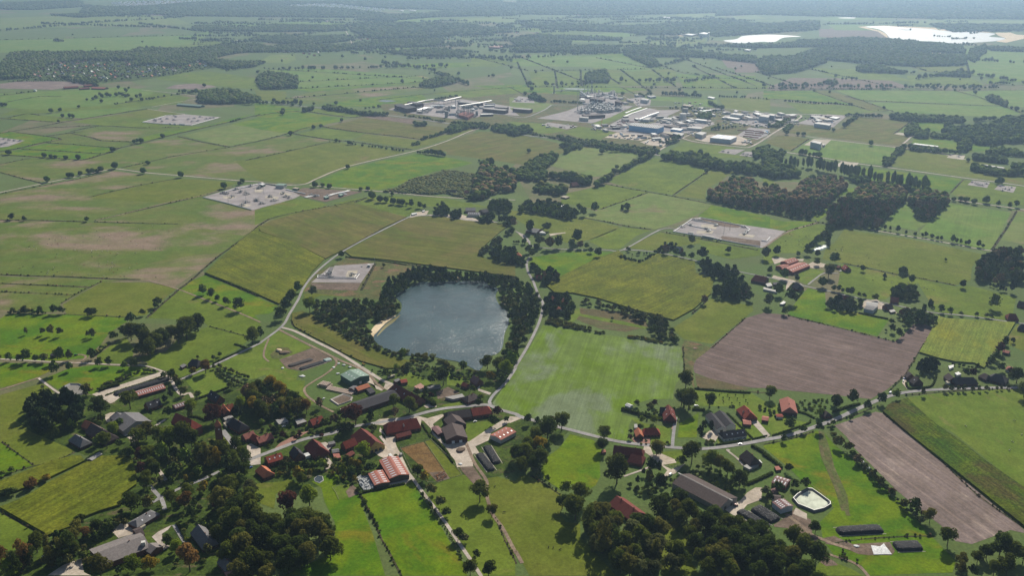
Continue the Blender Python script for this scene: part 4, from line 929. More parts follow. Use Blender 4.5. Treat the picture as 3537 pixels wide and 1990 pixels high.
T('garden tree around the grey L-shaped farm', 'trees of the lower left farm', 'E1 370,1200,230 640,1270,230 730,1240,150 1000,1431,230 1180,1410,90 1330,1390,200 1490,1370,170 1880,1390,290 2050,1220,110 1740,1200,150 1660,1130,130 860,1070,150 800,940,130 960,1010,150 1080,1010,130 760,1060,190 1050,970,90 130,1431,220', 'round', ['oak', 'dark', 'oak', 'olive', 'con', 'lime', 'gold', 'brown', 'olive', 'lime', 'oak', 'brown'])
T('bushy tree on the strip between the two maize fields', 'bushes between the maize fields', 'E1 300,565,170 450,500,110 110,635,130 25,650,120 125,405,85 20,450,90', 'bush', ['brown', 'gold', 'oak', 'dark', 'oak', 'oak'])
T('tree in the sunny garden beside the shaded lane', 'trees of the sunny garden', 'E1 1860,650,150 1700,750,170 1830,770,190 2010,620,130 1900,870,140 2130,775,80 1980,780,60 1940,880,50 2100,960,80 2300,860,150', 'round', ['oak', 'oak', 'brown', 'gold', 'dark', 'copper', 'willow', 'lime', 'oak', 'gold'])
T('tree in the gardens between the red roofs', 'trees between the red roofs', 'E2 655,375,120 430,480,130 470,530,150 380,400,110 505,380,100 310,380,90 1080,280,200 960,360,110 910,345,120 1060,335,110 1150,400,130 970,445,120 870,440,110 1010,380,110', 'round', ['lime', 'gold', 'oak', 'oak', 'dark', 'oak'])
T('oak along the concrete lane south of the striped barn', 'oaks along the concrete lane', 'E2 1610,455,150 1680,500,120 1750,645,140 1830,765,140 1890,840,120 2010,1085,150 2070,1095,110 2190,1275,105 2130,1431,160', 'round', ['oak', 'gold', 'olive', 'olive', 'oak', 'dark', 'willow', 'oak'], 'top')
T('big oak standing alone in the grazed meadow', 'meadow oaks beside the cattle track', 'E2 2225,700,235', 'round', 'oak')
T('smaller oak leaning by the cattle track', 'meadow oaks beside the cattle track', 'E2 2345,845,150', 'round', 'olive')
T('oak at the lower edge by the narrow track', 'meadow oaks beside the cattle track', 'E2 2310,1431,180', 'round', 'dark')
T('small shrub on the strip between two green meadows', 'shrubs of the meadow strip', 'E2 1080,715,70 1150,845,60 1020,600,70 1200,930,40 1230,1050,36 1100,780,40', 'bush', 'dark', 'top', 'shrub')
WOODS('dense dark tree beside the two covered silage heaps', 'trees right of the silage heaps', 'E3 20,200 120,110 340,110 380,220 300,330 200,400 0,320 E2 2480,240 2500,160', 13, 18, ('dark', 'oak', 'gold', 'oak'), ero=.1)
T('birch-like tree in the row by the village road', 'row trees by the village road', 'D3 185,1045,82 270,1068,88 345,1052,66 410,1062,90', 'tall', ['oak', 'oak', 'lime', 'brown'])
T('large oak at the bend beside the sown field', 'oaks at the sown field corner', 'D3 515,1110,200 375,1185,250 250,1240,180', 'round', ['oak', 'dark', 'oak'])
T('single oak standing beside the road at the foot of the sown field', 'lone roadside oak', 'D3 935,1190,150', 'round', 'oak')
T('dark bushy tree at the meadow corner left of the long red farm', 'trees of the long red farm', 'E3 920,200,150 1060,520,310', 'round', ['dark', 'oak'])
T('tall roadside tree by the farm entrance', 'trees at the farm entrance', 'E3 1450,250,165 1800,320,240 1690,340,120 1990,370,190 2150,460,200 2270,560,190 2080,400,160', 'round', ['olive', 'oak', 'oak', 'lime', 'oak', 'dark'])
T('garden tree between the two farm drives', 'trees between the farm drives', 'E3 1325,440,46 1400,425,110 1480,425,80 1380,540,110 1500,590,120 1270,535,60', 'cone', ['con', 'con', 'con', 'olive'])
T('tree on the ditch bank between two meadows', 'ditch bank trees', 'E3 370,505,78 245,405,90 285,445,80 560,610,140 700,740,240 520,770,160 650,880,280 600,790,180', 'round', ['oak', 'willow', 'willow', 'lime', 'oak', 'dark', 'oak', 'oak'])
WOODS('dark tree of the wood below the red-brown farmhouse', 'trees of the lower middle wood', 'E3 760,800 900,760 1160,860 1330,880 1420,940 1440,1030 1480,1130 1780,1200 1800,1300 1500,1390 1200,1431 1000,1350 860,1230 720,1060 700,880', 12.5, 18, ('dark', 'oak', 'oak', 'olive', 'willow'), ('round', 'round', 'tall'), ero=.1)
WOODS('dark tree of the belt below the long brown barn', 'trees of the lower right wood', 'E3 1340,680 1540,620 1700,620 1850,700 2080,800 2300,880 2576,1030 E4 100,990 460,1030 560,1230 480,1300 490,1431 E3 2000,1431 1860,1280 1850,1150 1720,980 1640,860 1450,980 1430,800', 13.5, 20, ('dark', 'oak', 'dark', 'olive'), ('round',), ero=.1)
T('tree beside the slurry basin farm', 'trees of the slurry basin farm', 'E4 510,1015,150 405,572,112 240,415,100 310,565,110 150,595,120 30,640,120 60,700,90', 'round', ['dark', 'oak', 'dark', 'oak', 'oak', 'willow'])
T('hedge tree between the green meadow and the long ploughed strip', 'hedge trees of the ploughed strip', 'E4 740,165,120 830,205,122 925,325,112 1000,370,76 1090,445,66 1160,555,100 1270,625,85 1375,765,105 1490,815,145 1570,840,70 1640,910,150 1815,1140,215 1960,1340,160 1950,1431,150', 'round', ['olive', 'olive', 'brown', 'willow', 'olive', 'olive', 'brown', 'olive', 'oak', 'brown', 'olive', 'oak'], 'top')
T('large dark tree at the lower right corner', 'trees of the lower right corner', 'E4 2110,1310,150 2330,1240,260 2460,1310,240 2560,1310,180 2200,1260,190 2400,1420,220 2270,1431,180 2060,1431,110', 'round', ['oak', 'dark', 'oak'])
T('oak along the curving village road', 'oaks along the village road', 'D4 60,795,150 880,855,140 725,905,150 695,850,90 550,975,110 270,1110,140 390,1130,88 545,1130,98 690,1055,62 200,1225,80 862,1005,58 1025,908,108 1170,850,118 1320,805,105', 'round', ['oak', 'oak', 'dark', 'dark', 'lime', 'oak', 'oak', 'dark', 'oak'])
T('slim young tree of the row between road and pasture', 'young road row', 'D4 1575,768,60 1790,722,68 1857,724,54 1920,722,48 1980,722,58 2068,722,44 2128,722,42 2200,716,42 2300,712,38 2350,708,34 2420,702,40', 'tall', 'olive')
WOODS('narrow dark spruce of the clump behind the dark brown house', 'spruces of the clump', 'D4 1490,480 1560,400 1700,400 1740,480 1690,540 1520,545', 5.5, 6.5, ('con',), ('cone',))
T('tree near the houses at the right edge', 'trees at the right edge', 'D4 2500,640,180 2570,780,150 2070,580,88 2000,575,90 2115,505,55 2250,465,90 2335,350,110 2390,260,80 2462,245,60 2350,525,90 2440,565,80 2300,420,90', 'round', ['dark', 'oak', 'copper', 'oak'])
T('tree in the corner garden above the ploughed field', 'trees of the corner garden', 'D4 1272,140,80 1210,135,36 1340,195,100 1270,60,70 1430,90,120 1540,50,140 1640,60,120', 'round', 'oak')
T('tall oak beside the driveway between lawn and sown field', 'tall oaks by the driveway', 'D3 1740,700,190 1700,860,190 1770,900,210', 'round', ['oak', 'dark', 'oak'])
T('round tree on the orchard lawn', 'orchard lawn tree', 'D3 1972,885,150', 'round', 'dark')
T('garden tree around the two red cottages by the sown field', 'cottage garden trees', 'D3 1432,875,74 1262,872,70 1385,925,95 1300,1035,80 1430,1045,100 1195,1140,50 1280,1090,46 1455,1340,160 1190,1205,60 1560,1245,36', 'round', ['copper', 'olive', 'olive', 'lime', 'lime', 'con', 'oak', 'olive'])
T('dark cypress beside the white double hall', 'cypresses by the double hall', 'D3 1885,1195,78 1920,1110,70 1990,1115,62', 'cone', 'con')
T('small garden tree in front of the long white-walled house', 'front garden trees', 'D3 1945,1240,60 1995,1235,70 1580,1255,34 1240,1190,34 1300,1205,36 1350,1215,30 1350,1250,28 1300,1250,30', 'bush', ['willow', 'lime', 'oak'], 'left', 'shrub')
T('orchard sapling on the lawn below the ploughed field', 'orchard saplings', 'D3 2075,765,16 2110,800,18 2115,835,16 2155,770,16 2172,800,18 2195,850,18 2235,770,16 2252,805,18 2275,850,18 2315,775,16 2335,820,18 2355,850,16 2095,740,14 2180,735,14', 'tall', 'oak')
T('tree in the gardens along the main street', 'street garden trees', 'D2 1370,885,150 1530,930,170 1390,970,90 1170,1140,108 840,970,78 640,890,98 140,1000,98 385,930,100 1140,1030,90 700,1090,100 790,1060,110 930,1130,100 860,1150,100 60,960,90', 'round', ['oak', 'oak', 'brown', 'oak', 'dark', 'brown', 'olive', 'lime'])
T('broad plum-coloured tree above the main street', 'purple street trees', 'D2 1000,1060,230 900,1010,160', 'round', 'copper')
T('small plum-coloured garden tree', 'purple garden trees', 'D2 280,1185,82 2400,970,110 1740,800,70', 'round', 'copper')
T('tree near the lakeside cottages', 'trees near the lakeside cottages', 'D2 1760,650,108 1865,665,175 1300,590,98 2050,525,110 1470,385,88 1515,510,88 1630,545,60 2010,705,58 2160,740,90 2235,810,75 2210,870,90 2360,1060,110 2485,1030,70 1610,750,55 1690,770,90 1400,510,70', 'round', ['oak', 'dark', 'oak', 'oak', 'lime', 'willow', 'willow', 'olive', 'oak', 'lime', 'oak'])
T('dark garden conifer near the main street', 'street conifers', 'D2 200,1190,78 1150,1010,80', 'cone', 'con')
WOODS('autumn-tinted tree of the wood behind the main street', 'trees of the street wood', 'D2 0,650 230,640 380,700 520,830 560,900 400,950 200,930 0,960 D1 2480,900 2400,800 2330,720 2480,640 2576,640', 12, 17, ('oak', 'dark', 'oak', 'olive', 'brown', 'gold'), ero=.1)
T('lush bright green tree between lake and road', 'bright lakeside trees', 'D2 2300,500,155 2400,520,150 2485,580,165 2530,480,140 2330,620,120 2440,640,120 2560,430,100', 'round', ['oak', 'oak', 'lime', 'lime', 'gold', 'oak', 'lime'])
T('tree beside the crossing of lane and track', 'trees at the lane crossing', 'C2 425,890,108 360,980,120 300,1080,135 255,1160,140 335,1010,110 580,930,115 545,1085,155 860,545,78 1275,640,40 570,850,24', 'round', ['oak', 'oak', 'dark', 'oak', 'dark', 'willow', 'lime', 'dark', 'olive'])
WOODS('grey-green tree of the wood west of the lake', 'trees west of the lake', 'C2 640,960 800,960 1240,980 1290,880 1420,1000 1430,1070 1300,1150 960,1170 880,1130 700,1190 600,1130 590,1010', 9.5, 10.5, ('willow', 'oak', 'olive', 'willow', 'dark'), ero=.05)
WOODS('tree of the belt south-west of the lake', 'trees south-west of the lake', 'C2 700,1180 900,1180 1130,1230 1170,1320 1200,1390 D2 1180,240 1330,320 1420,350 1400,380 1150,300 900,190 760,90', 7.5, 8, ('willow', 'willow', 'olive', 'oak'), ('round', 'bush'), ero=.05)
T('rounded willow bush on the south shore of the lake', 'south shore bushes', 'D2 1380,370,80 1440,370,80 1490,350,80 1560,390,70 1620,390,80 1690,400,100 1760,400,90 1830,440,80 1860,470,110 1900,500,100 1960,510,80 2120,530,60 2180,545,60 1560,440,60 1700,480,50 1780,520,60', 'bush', ['willow', 'olive', 'willow', 'oak'], 'left', 'shrub')
WOODS('tree on the north shore of the lake', 'trees north of the lake', 'C2 1250,820 1400,740 1560,660 1720,640 1960,690 2060,700 2400,730 2576,760 2576,850 2400,845 2240,775 2040,770 1980,765 1760,785 1640,770 1500,850 1400,920 1300,900', 8.5, 9, ('oak', 'dark', 'willow', 'oak', 'con'), ('round', 'tall'), ero=.05)
WOODS('tree of the belt between lake and road', 'trees east of the lake', 'C2 2400,880 2576,850 C3 30,730 200,800 300,900 310,1000 230,1200 170,1300 D3 100,330 20,460 -150,480 D2 2450,380 2490,250 2520,60 2510,-100 C2 2440,1000', 10, 10.5, ('oak', 'oak', 'olive', 'willow', 'dark'), ero=.05)
WOODS('small tree or bush in the gardens of the village', 'garden bushes of the village', 'D2 0,1040 200,960 400,900 560,900 780,960 950,1050 1200,1020 1180,1080 900,1090 700,1150 400,1230 0,1290', 13, 6, ('oak', 'lime', 'dark', 'olive', 'copper'), ('bush', 'round'), ero=0)
WOODS('small tree or bush between the churchyard and the street', 'bushes by the churchyard', 'D1 1180,1230 1650,1250 2050,1250 2300,1200 2350,1300 2300,1340 2100,1431 1200,1431', 14, 7, ('oak', 'dark', 'olive', 'lime'), ('bush', 'round'), ero=0)
WOODS('garden bush between street and striped barn', 'bushes by the striped barn', 'E2 200,240 500,330 760,250 1050,300 1150,420 1000,500 850,520 700,400 300,480 180,420', 8, 6, ('oak', 'lime', 'dark', 'olive', 'gold'), ('bush', 'round'), ero=0)
WOODS('bush in the shaded village gardens at lower left', 'bushes of the lower left gardens', 'E1 1400,440 1700,560 2150,420 2200,900 2150,1300 1700,1380 1650,1150 1750,900 1500,780 1380,620', 14, 6, ('dark', 'oak', 'olive', 'lime'), ('bush', 'round'), ero=0)
WOODS('bush at the edge of the lower left farm', 'bushes of the lower left farm', 'E1 500,1100 850,1010 1250,760 1300,860 1100,1000 850,1180 1000,1300 600,1330 480,1200', 9, 8, ('dark', 'oak', 'olive'), ('bush', 'round'), ero=0)
WOODS('bush among the lakeside gardens', 'bushes of the lakeside gardens', 'D2 1280,560 1500,430 1900,520 2180,560 2100,640 1900,540 1740,500 1560,520 1400,580', 7, 5, ('willow', 'lime', 'olive', 'dark'), ('bush',), ero=0)
WOODS('garden bush around the farm drives by the road', 'bushes by the farm drives', 'E3 1140,470 1320,560 1500,430 1640,520 1900,300 2250,450 2350,560 2100,640 1700,400 1500,600 1250,640', 8, 6, ('dark', 'oak', 'olive', 'lime'), ('bush', 'round'), ero=0)
WOODS('small bush on the lawns by the road', 'bushes on the road lawns', 'D3 1500,860 1620,1000 1330,1010 1240,900 D4 100,860 400,780 650,800 640,930 380,900 130,1000 D3 2400,850', 7, 4, ('dark', 'oak', 'lime'), ('bush',), 'shrub', ero=0)
WOODS('dense tree between the shaded road and the lower left wood', 'trees above the lower left wood', 'E1 2130,300 2330,230 2440,300 2470,420 2576,560 2576,700 2400,640 2200,560 2100,460', 15, 15, ('dark', 'oak', 'oak', 'olive', 'willow'), ('round', 'tall'), ero=.05)
WOODS('tree of the thicket below the maize corner at lower left', 'thicket trees at lower left', 'E1 0,1250 280,1180 460,1080 700,980 800,1080 700,1220 480,1300 300,1300 120,1431 0,1431', 12, 15, ('dark', 'oak', 'olive', 'brown'), ('round', 'tall'), ero=.1)
WOODS('tree in the thick garden belt behind the churchyard road', 'trees of the shaded churchyard belt', 'E1 1380,80 1650,120 2000,120 2150,240 2120,330 1900,420 1680,430 1500,420 1420,260', 19, 13, ('oak', 'dark', 'olive', 'lime'), ('round', 'tall'), ero=.05)

# ------------------------------------------------------------ trees farther out
T('tree of the rows around the farmhouses north-east of the lake', 'trees of the far farmhouses', 'C3 880,535,100 800,500,70 670,400,130 620,450,90 700,455,90 760,455,70 370,280,100 340,250,50 400,240,40 290,430,110 400,460,110 480,450,110 200,300,110 220,540,90 270,470,80 1800,410,92 1545,510,90 1645,520,80 1715,545,70 1800,560,70 1905,560,120 1180,485,50 1165,470,40 1275,520,35 230,670,80 280,730,110 370,790,70 440,800,60 40,240,80 20,200,70 150,410,60 190,500,80 120,600,70 1015,1165,40 1925,1005,95 2165,500,80 630,1060,60 590,1150,40 480,790,60 410,690,30 370,690,30', 'round', ['oak', 'oak', 'dark', 'willow', 'brown', 'oak'])
T('pair of field trees standing in the pale meadow', 'pale meadow trees', 'C3 1115,75,38 1165,80,62 735,135,88 840,100,92 690,90,70', 'round', 'oak')
WOODS('tree of the belt between sown field and fallow strips', 'trees of the fallow strips', 'C3 650,930 900,980 1130,1030 1300,1070 1500,1100 1560,1180 1640,1240 1700,1360 1690,1400 1520,1370 1390,1260 1330,1180 1130,1110 900,1030 660,1000', 9, 10, ('oak', 'olive', 'willow', 'dark'), ('round', 'bush'))
WOODS('shrub of the hedge at the top of the sown field', 'shrubs above the sown field', 'C3 340,1150 500,1140 820,1230 800,1280 600,1240 350,1190 C3 340,1180', 5, 6, ('olive', 'willow', 'oak'), ('bush',), 'shrub')
WOODS('shrub of the hedge at the top of the sown field', 'shrubs above the sown field', 'C3 830,1260 960,1270 960,1300 840,1290', 4, 5, ('oak',), ('bush',), 'shrub')
WOODS('shrub of the autumn hedge right of the sown field top', 'autumn shrubs', 'C3 1140,1300 1380,1320 1520,1370 1500,1390 1300,1350 1140,1330', 4.5, 6, ('oak', 'gold', 'olive'), ('bush',), 'shrub')
WOODS('tall dark tree of the windbreak beside the red barn farm', 'windbreak trees', 'C3 1840,620 1900,580 2050,600 2250,650 2300,760 2390,840 2400,960 2200,960 2020,920 2010,850 2140,760 1880,680', 9, 11, ('dark', 'oak', 'dark', 'willow'), ('round', 'tall'))
T('tree around the red barn farm', 'trees around the red barn farm', 'C4 60,700,75 130,520,90 200,760,120 340,530,60 430,520,90 530,540,80 700,600,120 640,740,150 580,840,120 330,780,60 530,620,80 20,560,110 150,920,110 270,1000,130 210,1110,90 50,1030,120 980,680,65 1195,750,50 1195,760,30 1370,780,130 1460,800,85 1970,845,85 2275,1050,130 2205,1140,60 2250,1150,60 470,460,90 550,410,90 600,350,80 660,300,70 740,240,80 2105,1130,55 1950,1120,50 1845,1110,70 1755,1090,75 1800,580,30', 'round', ['oak', 'dark', 'oak', 'willow'])
T('tree of the row behind the long red-roofed house', 'row behind the red-roofed house', 'C4 695,875,60 745,880,60 780,890,45 830,905,60 865,915,80 945,935,50 995,945,60 1110,975,85', 'round', 'oak')
T('tall pointed conifer beside the red cottage', 'tall conifers', 'C4 1645,1085,80 1580,1110,60', 'cone', 'dark')
WOODS('tree of the dark grove beside the grey-roofed farm', 'trees of the dark grove', 'C4 610,990 640,940 740,910 800,950 900,950 1010,960 960,1050 900,1080 740,1060 620,1040', 8, 9, ('dark', 'willow', 'con'))
WOODS('tree of the grove around the lower cottages', 'trees of the cottage grove', 'C4 1240,870 1330,820 1500,840 1560,920 1530,960 1300,940', 8, 10, ('dark', 'oak', 'olive'))
WOODS('tree of the grove around the lower cottages', 'trees of the cottage grove', 'C4 1280,1100 1480,1030 1600,1100 1740,1120 1700,1210 1400,1200', 9, 10, ('oak', 'willow', 'olive'))
WOODS('tree of the dense wood at the right edge', 'trees of the right wood', 'C4 2080,700 2130,560 2250,450 2400,420 2576,440 2576,790 2400,790 2150,790', 12, 14, ('dark', 'oak', 'dark', 'willow', 'brown'))
T('thin conifer of the row below the right wood', 'conifer row', 'C4 2240,830,30 2270,840,30 2310,850,32 2340,880,40 2370,880,36 2395,885,30 2450,890,70', 'cone', 'con')
ROW('C4 640,450 640,300 790,190', 8, 10); ROW('C4 430,470 640,290 770,190', 8, 10)
ROW('C4 1170,270 1220,270 1300,290 1360,310 1450,330', 9, 9, ('dark',), 1.2); ROW('C4 1480,335 1640,345 1680,365 1800,380', 9, 9, ('dark',), 1.2)
ROW('C4 1840,390 2060,430', 7, 9, ('dark', 'oak'), 1.3); ROW('C4 2090,430 2200,455', 8, 11, ('oak',), 1.2)
ROW('C3 20,400 170,410', 5, 6, ('olive',))
# poplar row
T('tall slender poplar of the long row above the brown woods', 'poplar row', 'B4 215,800,34 262,805,40 300,806,42 335,800,30 390,790,28 440,800,50 470,800,36 530,815,40 555,830,44 590,835,44 630,845,44 660,850,50 700,855,56 770,870,40 800,880,42 830,885,42 860,890,46 900,895,50 930,900,48 980,920,44 1045,930,52 1095,935,34 1130,940,34 1160,945,40 1220,960,44 1280,975,46 1320,985,46 1350,990,46 1420,1000,52 1450,1010,50 1490,1015,44 1530,1020,44 1580,1030,60 1610,1030,52', 'poplar', ['poplar', 'poplar', 'oak'])
MASS('B3 1940,1110 1960,1020 2040,1010 2080,960 2180,890 2330,880 2470,940 2460,1020 2576,1000 B4 100,960 210,1040 300,1040 350,960 400,890 700,880 850,950 830,990 680,1110 600,1230 430,1290 200,1240 0,1210 B3 2300,1190 2100,1130', 9, 11, ('brown', 'brown', 'oak', 'brown', 'dark'), 1.35, .45)
MASS('B4 900,1040 950,960 1250,950 1440,1030 1400,1120 1340,1180 1200,1340 1130,1390 900,1370 690,1360 600,1300 640,1190 760,1110', 9, 11, ('brown', 'brown', 'oak', 'dark', 'oak'), 1.35, .45)
MASS('B4 1450,1060 1640,1010 1830,1060 1840,1130 1700,1300 1640,1320 1500,1280 1460,1210 1480,1160 1380,1160', 9, 12, ('brown', 'oak', 'dark'), 1.2, .45)
MASS('B4 0,600 130,640 200,660 160,760 350,830 360,870 100,880 0,860', 10, 13, ('oak', 'dark'), 1.2)
MASS('B4 850,880 1600,1010 1560,1040 860,930', 11, 12, ('oak', 'dark'))
MASS('B3 1600,650 1900,650 1970,690 2100,750 2340,760 2576,830 2576,860 2330,840 1980,780 1620,710 1500,690', 11, 13, ('oak', 'dark', 'oak'), 1.2)
MASS('B4 100,760 200,760 330,830 330,870 0,860 0,800', 10, 12, ('oak', 'dark'))
ROW('B4 330,660 440,680 570,700', 9, 13, ('oak',), 1.2); ROW('B4 0,640 130,660 260,670', 12, 11)
ROW('B3 860,990 900,970 920,960', 7, 16, ('oak', 'dark')); ROW('B3 960,930 1030,870 1130,830 1230,770 1330,730 1400,690', 9, 14, ('oak', 'dark', 'willow'), 1.1)
ROW('B3 1280,700 1420,680', 8, 15, ('oak', 'dark'), 1.2)
MASS('B3 380,850 480,860 600,870 700,880 790,890 820,930 740,950 600,900 440,880', 9, 14, ('dark', 'oak'), 1.1)
MASS('B3 0,870 130,800 240,790 380,840 360,920 200,910 60,900', 10, 13, ('oak', 'dark'))
MASS('B3 200,1000 300,960 560,980 560,1030 450,1050 320,1030 220,1010', 10, 13, ('oak', 'dark', 'olive'))
MASS('B3 70,1220 130,1150 400,1130 600,1180 670,1240 640,1290 540,1300 480,1270 250,1230', 9, 12, ('oak', 'lime', 'dark', 'oak'))
MASS('B3 130,780 250,720 420,650 480,680 450,720 370,770 330,830 150,830', 9, 13, ('oak', 'dark'), 1.1)
ROW('B3 540,670 620,620 700,600', 9, 12); MASS('B3 0,400 200,390 230,430 60,470 0,460', 9, 12, ('dark',))
MASS('B3 430,470 700,520 900,540 1300,600 1440,600 1480,640 1300,650 900,590 650,560 480,500', 8, 8, ('oak', 'willow', 'dark'), 1.2)
MASS('B3 200,445 350,480 500,500 480,510 230,470', 7, 6, ('willow', 'olive')); MASS('B3 480,560 620,560 720,580 700,610 500,580', 9, 11, ('oak', 'dark'))
ROW('B3 900,620 980,640 1070,640', 12, 14, ('oak', 'willow'), 1.2); ROW('B3 1550,580 1680,540', 8, 10, ('dark',), 1.2)
MASS('B3 2400,630 2470,590 2576,580 2576,640 2480,680 2420,700', 9, 11, ('oak', 'dark')); ROW('B3 1980,430 2100,420 2240,400', 12, 10)
ROW('B3 1580,215 1900,230 2050,250', 9, 9, ('dark', 'oak')); MASS('B3 1830,280 1980,250 2000,300 1900,320', 12, 10)
ROW('B3 400,150 600,160 720,170', 9, 10, ('dark', 'oak')); MASS('B3 190,100 240,60 330,110 370,140 260,120', 9, 11, ('dark',), 1.2)
ROW('B3 1330,82 1410,80', 9, 10, ('dark',)); ROW('B3 1500,80 1550,82 1680,88 1890,102', 7, 11, ('dark',), 1.2); ROW('B3 1270,80 1330,100', 8, 10)
ROW('B3 1970,160 2040,200 2110,225', 9, 12, ('dark', 'oak')); ROW('B3 2070,100 2330,108', 8, 8, ('dark',)); ROW('B3 2370,112 2576,125', 9, 6)
# B2 rows
MASS('B2 1500,940 1560,900 1740,870 1860,820 2000,830 2230,860 2500,850 2576,880 2576,1000 2480,1040 2200,1100 2100,1110 1900,1050 1700,1060 1400,1040 1240,1030 1400,990', 6, 6.5, ('willow', 'willow', 'willow', 'olive'), .6)
MASS('B2 2230,830 2260,780 2400,790 2576,830 2576,1000 2380,1020 2250,1100 2120,1090 2150,1000 2180,900', 11, 14, ('dark', 'oak', 'brown'), 1.1)
MASS('B2 2240,760 2330,720 2350,760 2260,780', 9, 14, ('dark',), 1.3); ROW('B2 2190,740 2230,740', 9, 12)
T('oak of the meadow row below the gas storage pad', 'oaks below the storage pad', 'B2 1160,1110,80 1240,1140,66 1300,1140,56 1370,1160,66 1430,1165,60 1460,1170,66 1500,1175,40 1550,1190,70 1630,1200,70 1680,1210,60 1360,1075,36 595,990,60 672,985,44 738,1002,56 1048,1025,42 1120,1025,46 920,810,46', 'round', ['oak', 'dark'])
MASS('B2 1750,1230 1780,1180 1900,1190 1930,1230 1880,1270 1780,1260', 9, 11, ('oak', 'dark')); MASS('B2 1920,1260 1960,1220 2050,1230 2040,1280 1960,1290', 8, 11, ('dark',))
MASS('B2 1790,1160 1860,1140 1880,1180', 9, 11); MASS('B2 2190,1310 2230,1270 2350,1250 2380,1310 2300,1340', 9, 11, ('dark', 'oak'))
MASS('B2 2300,1190 2330,1120 2480,1110 2540,1150 2520,1230 2420,1240', 9, 11, ('oak', 'dark')); ROW('B2 2410,1310 2440,1330 2480,1340 2560,1380', 10, 12)
ROW('C2 2440,200 2500,240 2576,180', 9, 11, ('oak',)); MASS('C2 2200,500 2260,430 2400,360 2420,330 2450,380 2350,440 2260,510', 8, 9, ('olive', 'willow'))
MASS('C2 2350,560 2330,500 2400,440 2576,440 2576,590 2480,600', 8, 10, ('dark', 'oak', 'con')); MASS('C2 2450,300 2540,260 2576,240 2576,290 2480,320', 8, 9, ('oak',))
MASS('C3 0,560 0,480 60,440 120,560 160,600 100,620', 8, 9, ('oak', 'dark')); MASS('C3 180,620 250,590 320,680 400,650 500,690 510,730 340,810 300,760', 8, 9, ('dark', 'con', 'brown'))
MASS('C3 350,910 440,880 600,910 640,1040 560,1140 420,1130 340,1110', 8, 9, ('oak', 'dark', 'con')); MASS('C3 1070,530 1130,520 1160,540 1300,570 1420,500 1440,515 1300,590 1150,560', 5, 5, ('dark', 'oak'))
MASS('C3 1430,490 1480,440 1520,400 1660,410 1640,440 1560,480 1510,500', 6, 6, ('dark', 'oak', 'con')); ROW('C3 1200,520 1400,510', 6, 5, ('dark', 'willow'))
ROW('B2 1600,655 1700,660', 7, 8); ROW('B2 1700,665 1780,670 1880,690', 6, 10, ('oak', 'dark'), 1.4)
ROW('B2 780,540 850,550', 7, 8, ('oak', 'brown')); ROW('B2 910,570 1020,575', 7, 10, ('dark',), 1.1); ROW('B2 1050,585 1150,595 1220,600 1320,620 1420,635 1490,640', 9, 7, ('dark', 'oak'), 1, .2)
ROW('B2 1640,535 1710,510 1760,500 1900,450 2090,400', 9, 10, ('oak', 'dark')); MASS('B2 1880,430 1920,370 2080,370 2100,400 1950,450', 9, 11, ('oak', 'dark'))
MASS('B2 1540,560 1640,540 1640,560 1560,570', 6, 7); MASS('B2 1930,340 2200,350 2330,370 2320,400 2110,400', 8, 8, ('dark', 'oak'), 1.2); MASS('B2 2330,380 2576,370 2576,450 2420,440 2330,410', 9, 11, ('oak', 'dark'))
MASS('B2 1570,350 1680,350 1700,370 1600,380', 8, 10, ('dark',)); ROW('B2 1480,290 1700,320 1850,350 1900,340', 9, 8); MASS('B2 460,220 580,190 590,210 480,240', 8, 10, ('dark',), 1.2)
MASS('B2 640,190 730,180 930,220 1050,240 1330,260 1320,275 1100,270 900,240 680,210', 9, 11, ('oak', 'dark')); ROW('B2 1080,220 1180,210 1260,200', 10, 8); ROW('B2 1780,130 1900,110 2010,95', 8, 9)
for s in ('B2 190,148 290,160 330,162 375,187 455,187 585,178 803,173 1046,140 280,255 860,345 580,415 655,398 355,478 275,275', 'B1 20,190 55,190 508,255 595,240 725,305 580,350 780,205 1005,155 620,300 690,300', 'B1 860,135 920,130 950,120 1010,105 1060,95 1090,95 1150,90 1180,80 1210,90 1240,100 1270,95 1300,140 1350,105 1390,100 1405,140 1480,125 1510,122 1250,50', 'B1 1330,555 1360,550 1400,555 1610,500 1120,640', 'B1 90,670 440,698 505,705 550,705 655,715 775,718 470,940 680,895 710,895 795,875 1140,808 1420,858 1790,895 1465,765', 'B1 880,855 920,855 960,850 1000,840 2370,970 2400,950 2215,1005', 'B3 190,650 1060,810 1945,850 910,660 2530,1000 1115,1205 1165,1210', 'C1 245,1095 130,1095 400,1100 530,1100 605,1100 880,1120 930,1125 1410,1120 1540,1050 1560,1030', 'C1 120,170 240,180 860,190', 'B4 1060,580 1500,490 1510,470 1440,455 1600,495 340,480 395,485 230,470 1190,215', 'B4 1240,770 1200,760 1280,690 1340,660 1390,610 1280,740', 'B4 1740,650 1790,655 1850,660 1890,660 1940,665 2020,740 1500,620 1450,610 1680,640', 'B4 800,400 840,370 870,340 900,310', 'B4 690,440 500,45 180,35 1190,30 2130,35 2080,32 1985,28 1890,45 1790,30 1690,28 1065,28', 'B4 2310,960 2340,960 1880,1130 1950,1130 2000,1140 2080,1160 2200,1150 2320,1180 2430,1200 2500,1190', 'B4 2200,110 2250,130 2300,150 2350,160 2400,180 2450,220 2500,240 2560,250'):
    for u, v in [q[:2] for q in Q(s)]:
        p = P(u, v); STUFF.append((p.x, p.y, rnd.uniform(10, 17), rnd.choice(('oak', 'dark')), 1.0))
for s in ('E4 1030,280 1400,760', 'B4 2010,740 2200,840'): pass
